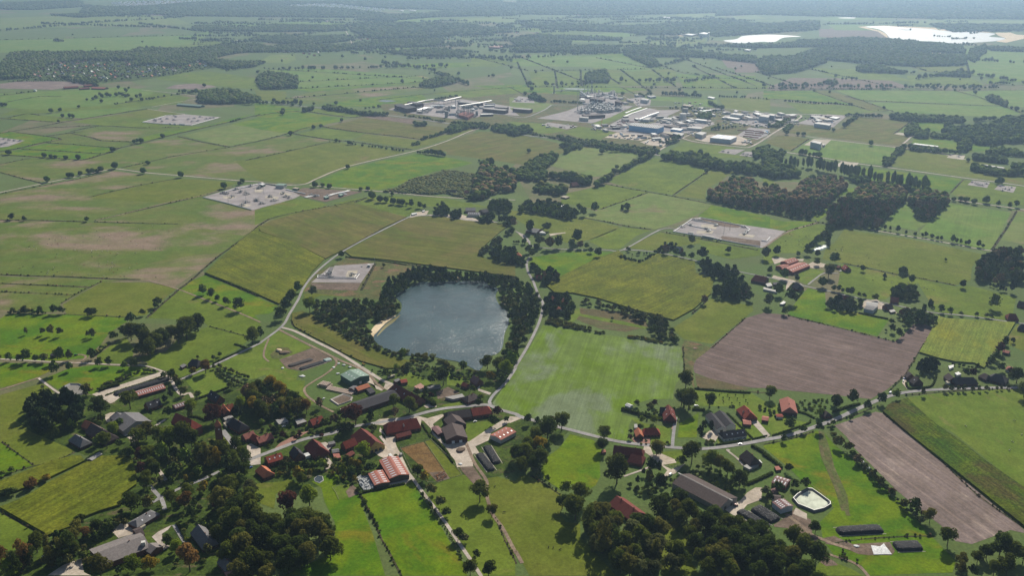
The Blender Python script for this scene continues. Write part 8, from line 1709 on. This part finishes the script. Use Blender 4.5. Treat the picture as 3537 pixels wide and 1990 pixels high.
pipe('bundle of pale pipe vessels in the middle of the left plant', 'B2 1620,245 1700,220 1760,215', 5, 2.4, None, 3, 6); pipe('second bundle of pale vessels', 'B2 1740,205 1830,200 1870,205', 6, 2, None, 3, 5)
for i in range(60):
    u, v = rnd.uniform(1440, 2380), rnd.uniform(205, 300)
    if v > 200 + (u - 1440) * .15 - 20 and v < 240 + (u - 1400) * .09: wellhead('white and grey pipe frame in the yard of the left plant', 'B2 %f,%f' % (u, v), rnd.uniform(1.2, 2.4), 'pipe frames of the left plant')
# main plant, middle block
H('dark-roofed brown hall on the middle concrete yard', 'B3 730,280 930,268', 26, 8, 9, 'brown', 'dbrick', (0, 0), 'industrial hall', win=False); box('white three-storey office block on the middle yard', 'B3 688,300 700,290 782,295 780,308', 11, 'light', 'white', win=8); box('dark red hall at the back of the middle plant', 'B3 790,110 830,95 950,110 925,132', 12, 'brown', 'dbrick'); box('red block right of the back hall', 'B3 1040,140 1060,130 1118,140 1100,155', 16, 'brown', 'dbrick')
box('white hall beside the back road', 'B3 1292,120 1320,108 1382,118 1365,132', 12, 'light', 'white'); box('white building left of the column field', 'B3 690,118 710,108 745,112 738,128', 9, 'white', 'white', win=3)
for i, (x, y, h) in enumerate(((742, 50, 45), (775, 50, 40), (808, 50, 42), (820, 52, 42), (672, 235, 75), (835, 200, 65), (440, 60, 30), (1703, 310, 60), (865, 190, 30), (900, 195, 26))): mast(['first', 'second', 'third', 'fourth'][i] + ' thin stack behind the plant' if i < 4 else ['very tall flare mast on the yard edge', 'tall lattice column in the pipe field', 'pale tower at the far end of the green pipe rack', 'tall striped mast above the white silo', 'short column in the pipe field', 'shorter column right of it'][i - 4], 'B3 %d,%d' % (x, y), h, .9 if i != 6 else 3, 'mast', 'mast', None)
for i in range(120):
    u = rnd.uniform(700, 1180); v = rnd.uniform(165, 262)
    if v < 175 + abs(u - 900) * .25 or v > 262 - (u - 900) * .12: continue
    wellhead('blue-grey pipe frame in the dense process field', 'B3 %f,%f' % (u, v), rnd.uniform(1.6, 3.6), 'pipe frames of the process field')
for i in range(24): wellhead('pale frame behind the dark red back hall', 'B3 %f,%f' % (rnd.uniform(700, 1050), rnd.uniform(45, 105)), rnd.uniform(1.5, 3), 'frames behind the back hall')
pipe('green-grey pipe rack behind the plant', 'B3 440,58 560,55 700,60 760,110', 8, 1.6, GPIPE, 2, 4, 'pipe bridge', None, 26); pipe('diagonal pipe rack beside the back hall', 'B3 930,80 1050,120 1100,130', 6, 1.4, GPIPE, 2, 4); pipe('pale pipe rows on the green strip, upper', 'B3 1145,262 1240,225 1300,205', 1.5, 1.2, None, 2, 4); pipe('pale pipe rows on the green strip, lower', 'B3 1125,300 1210,265 1360,215', 1.5, 1.2, None, 2, 4); pipe('covered pipe bridge to the blue hall', 'B3 1280,350 1380,310 1470,280', 8, 4, None, 1, 1, 'pipe bridge', None, 26)
# blue hall and the works to the right
t = box('long bright blue warehouse with rows of white roof lights', 'B3 1175,385 1250,350 1532,378 1460,425' if 0 else 'B3 1178,378 1230,348 1530,388 1465,412', 16, 'light', 'blue', 'industrial hall', 'warehouse')
cn = [P(*q[:2], 16) for q in Q('B3 1178,378 1230,348 1530,388 1465,412')]; k = 0
for i in range(12):
    for j in range(4):
        a = cn[0].lerp(cn[3], (i + .5) / 12); b = cn[1].lerp(cn[2], (i + .5) / 12); p = a.lerp(b, (j + .5) / 4) - Vector(t.location); o = obj('roof_light', boxmesh('roof_light', 3, 3, 1.6, PIPE), t); o.location = (p.x, p.y, 16)
box('white low hall left of the pipe bridge', 'B3 1292,318 1320,300 1400,300 1380,325', 8, 'light', 'white'); box('white building behind the white silo', 'B3 1515,312 1530,298 1605,302 1600,320', 10, 'light', 'white', win=5)
tank('big white silo with grey top beside the low halls', 'B3 1712,330', 11, 22, 'white'); tank('grey-topped tank behind the white silo', 'B3 1735,272', 9, 20, 'grey')
for lab, s, h, rf, wl, wn in (('long white two-storey block of the right works', 'B3 1750,400 1780,388 1905,398 1895,415', 8, 'light', 'white', 8), ('blue and white hall behind the office blocks', 'B3 1590,415 1620,402 1718,412 1690,430', 7, 'white', 'blue', 0), ('low brick office block with window rows', 'B3 1515,450 1540,438 1640,448 1610,470', 8, 'tan', 'brick', 6), ('pale office block joined to the brick one', 'B3 1610,455 1640,445 1728,460 1700,482', 9, 'light', 'pale', 8),
    ('white cube office block by the entrance', 'B3 1835,455 1890,440 1950,450 1905,475', 12, 'light', 'white', 6), ('dark low block in front of the depot', 'B3 1520,380 1600,372 1700,385 1640,400', 5, 'brown', 'dbrick', 0), ('blue-white hall on the upper right', 'B3 1832,320 1850,312 1955,325 1945,335', 9, 'white', 'steel', 0), ('green-roofed small hall near the trees', 'B3 1880,235 1910,225 1950,235 1925,245', 7, 'green', 'pale', 0),
    ('white tower block of the chemical works', 'B3 2215,235 2235,225 2260,232 2245,245', 18, 'light', 'white', 0), ('long white process hall of the chemical works', 'B3 2180,265 2220,255 2320,265 2290,280', 14, 'light', 'white', 0), ('large pale blue block at the right of the works', 'B3 2465,285 2500,270 2576,275 2560,300', 18, 'light', 'steel', 0), ('low white line of buildings along the works road', 'B3 2095,300 2130,290 2290,305 2260,318', 6, 'white', 'white', 6),
    ('pale tall block with chimney behind the right works', 'B4 45,275 70,262 120,270 105,285', 18, 'light', 'steel', 0), ('white low block left of the tall pale block', 'B4 0,295 30,285 50,292 30,305', 12, 'light', 'white', 0), ('grey hall in the middle of the right works', 'B4 120,320 150,312 200,322 180,335', 8, 'light', 'grey', 0), ('red-brown building on the far pipe yard', 'B3 1705,180 1730,170 1805,180 1790,192', 7, 'tan', 'dbrick', 0),
    ('grey tank house in the front yard', 'B3 1480,565 1495,560 1512,566 1500,574', 5, 'light', 'white', 0), ('grey flat office at the yard gate', 'B3 1505,530 1520,524 1545,530 1530,538', 6, 'light', 'grey', 0), ('low white building on the heath', 'B3 1955,98 1975,92 2035,102 2015,112', 5, 'white', 'white', 0)):
    box(lab, s, h, rf, wl, win=wn)
t = box('large pale hall with white and blue striped roof panels', 'B3 1980,500 2060,468 2250,490 2185,520', 12, 'white', 'steel', 'industrial hall', 'warehouse')
c4 = [P(*q[:2], 12) for q in Q('B3 1980,500 2060,468 2250,490 2185,520')]
for i in range(4):
    a = c4[0].lerp(c4[3], (i + .2) / 4); b = c4[0].lerp(c4[3], (i + .62) / 4); c = c4[1].lerp(c4[2], (i + .62) / 4); d = c4[1].lerp(c4[2], (i + .2) / 4); L = Vector(t.location)
    pp = [x - Vector((L.x, L.y, -.12)) for x in ((a * .94 + d * .06), (b * .94 + c * .06), (c * .94 + b * .06), (d * .94 + a * .06))]; MB().slab(pp, .1).build('solar_field', plain('solar_blue', (.04, .10, .30), .3, .1, 1, .6), t)
for i, (x, y) in enumerate(((2375, 430), (2375, 450), (2370, 470), (2355, 490), (2460, 440), (2470, 460), (2450, 480), (2420, 500), (2520, 450), (2300, 430), (1130, 345), (1160, 355), (1230, 345), (1110, 370), (1090, 385))): pipe('rust-red pipe stack in the storage yards', 'B3 %d,%d %d,%d' % (x - 45, y, x + 40, y + 6), 1.4, 1.1, plain('rusty_pipes', (.26, .12, .09), .8, .3), 3, 2.4, 'pipe stack', 'rust-red pipe stacks')
q = Q('B3 900,400')[0]; p = P(*q[:2]); t = thing('mobile_crane', 'orange crane jib standing on the construction strip', 'crane', (p.x, p.y, 0), .3); cm = plain('crane_orange', (.65, .25, .05), .5, .1); MB().box(0, 0, 1, 9, 3, 2.4).build('chassis', cm, t); MB().tube((2, 0, 3), (5, 0, 30), .8).build('jib', cm, t); MB().box(-3, 0, 3, 3, 2.6, 2.2).build('cab', GLASS, t)
yard_spots = [('B3', 820, 1020, 375, 430), ('B3', 960, 1400, 470, 520), ('B3', 1450, 1720, 345, 385), ('B3', 1750, 2000, 340, 380), ('B3', 2100, 2560, 320, 400), ('B3', 2270, 2400, 530, 570), ('B3', 320, 660, 375, 412), ('B3', 1140, 1300, 110, 180), ('B3', 40, 230, 110, 150), ('B4', 0, 330, 290, 400), ('B3', 1950, 2130, 230, 290), ('B3', 1620, 1920, 150, 190), ('B3', 1700, 1830, 450, 500), ('B3', 1050, 1180, 350, 470)]
for tile, a, b, c, d in yard_spots:
    for i in range(int((b - a) * (d - c) / 1050) + 5):
        q = Q('%s %f,%f' % (tile, rnd.uniform(a, b), rnd.uniform(c, d)))[0]; p = P(*q[:2]); t = thing('container', 'small container or parked vehicle in the yards of the industrial plant', 'container', (p.x, p.y, 0), .25 + rnd.choice((0, 1.57)), 'containers in the plant yards')
        l, w, h = rnd.choice(((6, 2.5, 2.6), (12, 2.5, 2.8), (4.5, 2, 1.6), (9, 5, 4), (5, 4, 3))); MB().box(0, 0, 0, l, w, h).build('shell', WM(rnd.choice(('white', 'white', 'blue', 'grey', 'red', 'pale', 'pale', 'wood', 'dbrick'))), t); MB().box(0, 0, h, l * 1.02, w * 1.04, .12).build('lid', WM(rnd.choice(('grey', 'white', 'pale'))), t)
for tile, a, b, c, d, n in (('B3', 1130, 1420, 290, 340, 7), ('B3', 1500, 1760, 300, 345, 8), ('B3', 1450, 1760, 345, 440, 12), ('B3', 1750, 2030, 225, 330, 12), ('B3', 2100, 2560, 255, 330, 22), ('B3', 1750, 2000, 330, 400, 8), ('B4', 10, 300, 275, 350, 14), ('B3', 1290, 1560, 480, 560, 7), ('B3', 860, 1200, 380, 450, 10), ('B3', 660, 1180, 90, 180, 18), ('B2', 1460, 2360, 180, 290, 24), ('B3', 1200, 1420, 90, 180, 5), ('B4', 500, 760, 285, 345, 8)):
    for i in range(n):
        q = Q('%s %f,%f' % (tile, rnd.uniform(a, b), rnd.uniform(c, d)))[0]; p = P(*q[:2]); t = thing('plant_building', 'low flat works building between the yards and pipework of the industrial plant', 'building', (p.x, p.y, 0), .22 + rnd.choice((0, 1.57)), 'low works buildings of the plant')
        l, w, h = rnd.uniform(14, 42), rnd.uniform(8, 18), rnd.uniform(3.5, 7); MB().box(0, 0, 0, l, w, h).build('wall', WM(rnd.choice(('white', 'pale', 'grey', 'steel', 'dbrick'))), t); MB().box(0, 0, h, l * 1.02, w * 1.03, .4).build('roof', RM(rnd.choice(('grey', 'light', 'light', 'brown', 'white', 'taupe'))), t)
ROW('B3 1450,560 1700,500', 10, 9, ('dark', 'oak'), 1.0, .3); ROW('B3 1800,250 2050,255', 12, 9, ('oak',), 1, .3); ROW('B3 2050,380 2576,400', 16, 8, ('oak', 'dark'), 1, .4); ROW('B3 1520,470 1800,490', 14, 8, ('oak',), 1, .4)
for i, (x, y) in enumerate(((1360, 525), (1420, 525), (1340, 545), (1355, 535))): box('white lorry parked on the front lorry park', 'B3 %d,%d %d,%d %d,%d %d,%d' % (x, y, x + 8, y - 3, x + 18, y + 2, x + 10, y + 5), 3.6, 'white', 'white', 'lorry', 'lorry', 0, 'lorries on the front lorry park')
for i in range(20):
    x, y = rnd.choice(((rnd.uniform(0, 150), rnd.uniform(390, 402)), (rnd.uniform(0, 60), rnd.uniform(440, 470)))); q = Q('B4 %f,%f' % (x, y))[0]; p = P(*q[:2]); t = thing('lorry', 'parked lorry or trailer in the row behind the works road', 'lorry', (p.x, p.y, 0), 1.4, 'lorries behind the works road'); MB().box(0, 0, .8, 11, 2.5, 2.8).build('trailer_body', WM(rnd.choice(('white', 'blue', 'white', 'pale'))), t); MB().box(6.4, 0, .4, 1.8, 2.4, 2.8).build('cab', WM('white'), t); MB().box(0, 0, 0, 10, 2, .8).build('wheels', TYRE, t)
# far farms and the distant village
H('long dark red farm building at the edge of the pale ploughed field', 'A1 630,855 770,845', 22, 4, 8, 'darkred', 'dbrick', (0, 0), 'barn', win=False); H('dark red stable right of the long farm building', 'A1 785,865 880,858', 20, 4, 7, 'darkred', 'dbrick', (0, 0), 'barn', win=False); H('brown-red barn at the right end of the far farm', 'A1 920,855 1050,860', 26, 4, 8, 'rust', 'dbrick', (0, 0), 'barn', win=False); H('red barn behind the right barn of the far farm', 'A1 830,835 960,825', 22, 4, 8, 'darkred', 'dbrick', (0, 0), 'barn', win=False); box('small mint-white shed beside the far farm', 'A1 330,885 350,878 365,884 350,892', 5, 'green', 'white')
box('white factory buildings beside the first far lake', 'A3 1690,330 1760,320 1860,330 1800,345', 10, 'white', 'white'); box('tall white plant block beside the first far lake', 'A3 1870,325 1920,315 1980,325 1940,335', 20, 'white', 'white'); box('slim white tower of the far lake plant', 'A3 1962,318 1972,312 1980,316 1972,322', 45, 'white', 'white'); box('white hall right of the far lake plant', 'A3 1990,325 2020,318 2060,325 2030,332', 10, 'white', 'white'); box('low white hall below the far lake', 'A3 2320,488 2350,482 2390,486 2370,494', 8, 'white', 'white'); box('long white sheds in the far forest', 'A3 1510,165 1540,160 1600,166 1570,172', 10, 'white', 'white'); box('white shed row near the horizon', 'A3 590,80 650,74 735,78 700,84', 10, 'white', 'white')
box('cluster of pale farm roofs in the far centre', 'A2 2310,460 2370,445 2460,450 2420,465', 9, 'pink', 'brick'); box('long white greenhouse strip near the horizon, left', 'A2 1430,98 1450,95 1475,98 1460,102', 8, 'white', 'white'); box('long white greenhouse strip near the horizon, right', 'A2 1520,96 1540,93 1598,96 1580,100', 8, 'white', 'white'); box('white shed by the straight far road', 'A2 1040,405 1050,400 1085,415 1070,422', 8, 'white', 'pink'); box('white barn right of the far road trees', 'A2 690,200 715,194 735,198 715,206', 8, 'white', 'brick'); box('low pale hall north of the village wood', 'A1 2310,400 2340,392 2395,392 2370,404', 8, 'tan', 'white'); box('grey sheds with white roof north of the village', 'A1 1680,500 1720,492 1800,498 1760,508', 7, 'light', 'grey')
q = Q('A4 1430,295')[0]; p = P(*q[:2]); t = thing('dredger', 'dark dredger floating on the large far lake', 'boat', (p.x, p.y, .6), .05); MB().box(0, 0, 0, 46, 10, 3).build('hull', STEELM, t); MB().box(16, 0, 3, 9, 8, 8).build('deckhouse', STEELM, t); MB().tube((-22, 0, 3), (-70, 0, 2), 1).build('pipe', STEELM, t)
HM = {}
def mini(i):
    if i not in HM:
        w, r, L = ((9, 'rust', 12), (10, 'orange', 13), (9, 'brown', 11), (11, 'pink', 14), (10, 'light', 12), (12, 'grey', 16), (10, 'white', 13), (9, 'darkred', 12))[i]
        b = MB()
        for p in roofplanes(L, w, 3, 8, (0, 0)): b.slab(p, .3)
        HM[i] = (gable(MB(), L, w, 3, 8).mesh('wall', WM('brick' if i % 3 else 'pale')), b.mesh('roof', RM(r)))
    return HM[i]
def far_house(p, lab, grp, pool):
    i = rnd.choice(pool); t = thing('house', lab, 'house', (p[0], p[1], 0), rnd.choice((0, .4, 1.57, 1.9, rnd.uniform(0, 3.1))), grp); a, b = mini(i); obj('wall', a, t); obj('roof', b, t)
VIL = scatter('A1 0,740 0,640 250,600 440,590 700,560 900,560 1250,540 1500,560 1850,590 2060,600 2150,640 2200,655 1900,690 1700,720 1500,760 1300,790 1000,790 620,780 450,760 250,770', 36)
rnd.shuffle(VIL)
for p in VIL[:235]: far_house(p, 'small gabled house of the far village between trees', 'houses of the far village', (0, 1, 3, 3, 4, 6, 6, 5, 6))
for a, b in scatter('A1 0,760 0,640 250,600 440,580 700,540 900,530 1250,510 1850,570 2200,640 2240,655 1700,740 1000,810 600,800 200,790', 31): STUFF2.append((a, b, rnd.uniform(7, 12), rnd.choice(('oak', 'dark', 'dark', 'olive')), .7))
V2 = []
for s in ('A2 100,470 350,460 620,510 700,560 520,590 200,520', 'A2 800,600 860,560 960,580 900,620', 'A2 980,380 1300,400 1700,410 1300,420 1000,420', 'A2 1800,350 2500,340 2500,380 1850,400', 'A3 0,300 300,310 350,360 0,420', 'A3 200,310 330,320 320,340 220,335', 'A3 2270,500 2450,480 2440,500 2300,510', 'A3 530,110 800,90 900,130 700,180 540,170'): V2 += scatter(s, 75)
rnd.shuffle(V2)
for p in V2[:60]: far_house(p, 'pale roofed farm or cottage in the far tree belts', 'cottages in the far tree belts', (0, 1, 3, 4, 6))
# the distant town: too many roofs to count
b = [[], [], 0]; wv = []; rv = []
tw = scatter('A1 1150,100 1100,20 1500,0 2576,0 2576,100 2000,95 A2 0,20 900,10 1500,60 1200,120 800,110 400,80 0,95', 60) + scatter('A2 1500,20 2576,10 2576,110 1600,90', 160) + scatter('A3 0,10 1400,10 1200,120 0,150', 240)
rnd.shuffle(tw); TB = MB()
for x, y in tw[:1500]:
    a = rnd.uniform(0, 3.14); L, w = rnd.uniform(12, 26), rnd.uniform(9, 14); TB.box(x, y, 0, L, w, 7, a, .9)
o = tag(TB.build('distant_town', RM('white')), 'pale roofs of the distant town scattered along the hazy horizon', 'town', kind='stuff')

STUFF += STUFF2
bands = {0: [], 1: [], 2: [], 3: []}
for t in STUFF:
    bands[0 if t[1] < 1350 else 1 if t[1] < 1900 else 2 if t[1] < 3600 else 3].append(t)
for k, nm, lb in ((0, 'village_trees', 'remaining smaller trees and bushes among the village houses and meadows'), (1, 'woodland', 'brown and green woods and tree belts beyond the lake'), (2, 'far_woodland', 'hazy woods and tree rows around the industrial plant and far village'), (3, 'distant_woodland', 'blue-grey wooded country towards the horizon')):
    if bands[k]: tag(cluster(nm, bands[k], k), lb, 'woodland')
n0 = [s for s in SHR if s[1] < 1100]; n1 = [s for s in SHR if s[1] >= 1100]
tag(cluster('hedgerow_growth', n0, 1), 'low bushes and tall weeds along the ditches and field edges nearby', 'undergrowth')
tag(cluster('ditch_growth', n1, 3), 'low dark growth along the ditches between the far meadows', 'undergrowth')

# ------------------------------------------------------------ the air
def haze():
    m = bpy.data.materials.new('haze_air'); m.use_nodes = True; t = m.node_tree; t.nodes.remove(t.nodes['Principled BSDF'])
    v = N(t, 'ShaderNodeVolumePrincipled'); v.inputs['Density'].default_value = HZ[0]; v.inputs['Color'].default_value = HZ[1] + (1,); v.inputs['Anisotropy'].default_value = HZ[2]
    t.links.new(v.outputs[0], t.nodes['Material Output'].inputs['Volume'])
    x, y0, y1, z0, z1 = 20500, -2000, 32500, -1.0, 530
    vs = [(a, b, c) for c in (z0, z1) for a, b in ((-x, y0), (x, y0), (x, y1), (-x, y1))]
    o = obj('haze', mesh('haze', vs, [(3, 2, 1, 0), (4, 5, 6, 7), (0, 1, 5, 4), (1, 2, 6, 5), (2, 3, 7, 6), (3, 0, 4, 7)], m)); tag(o, 'pale blue haze lying over the far country', 'haze', kind='stuff')
HZ = (6.0e-5, (.48, .70, 1.0), .62)
haze()
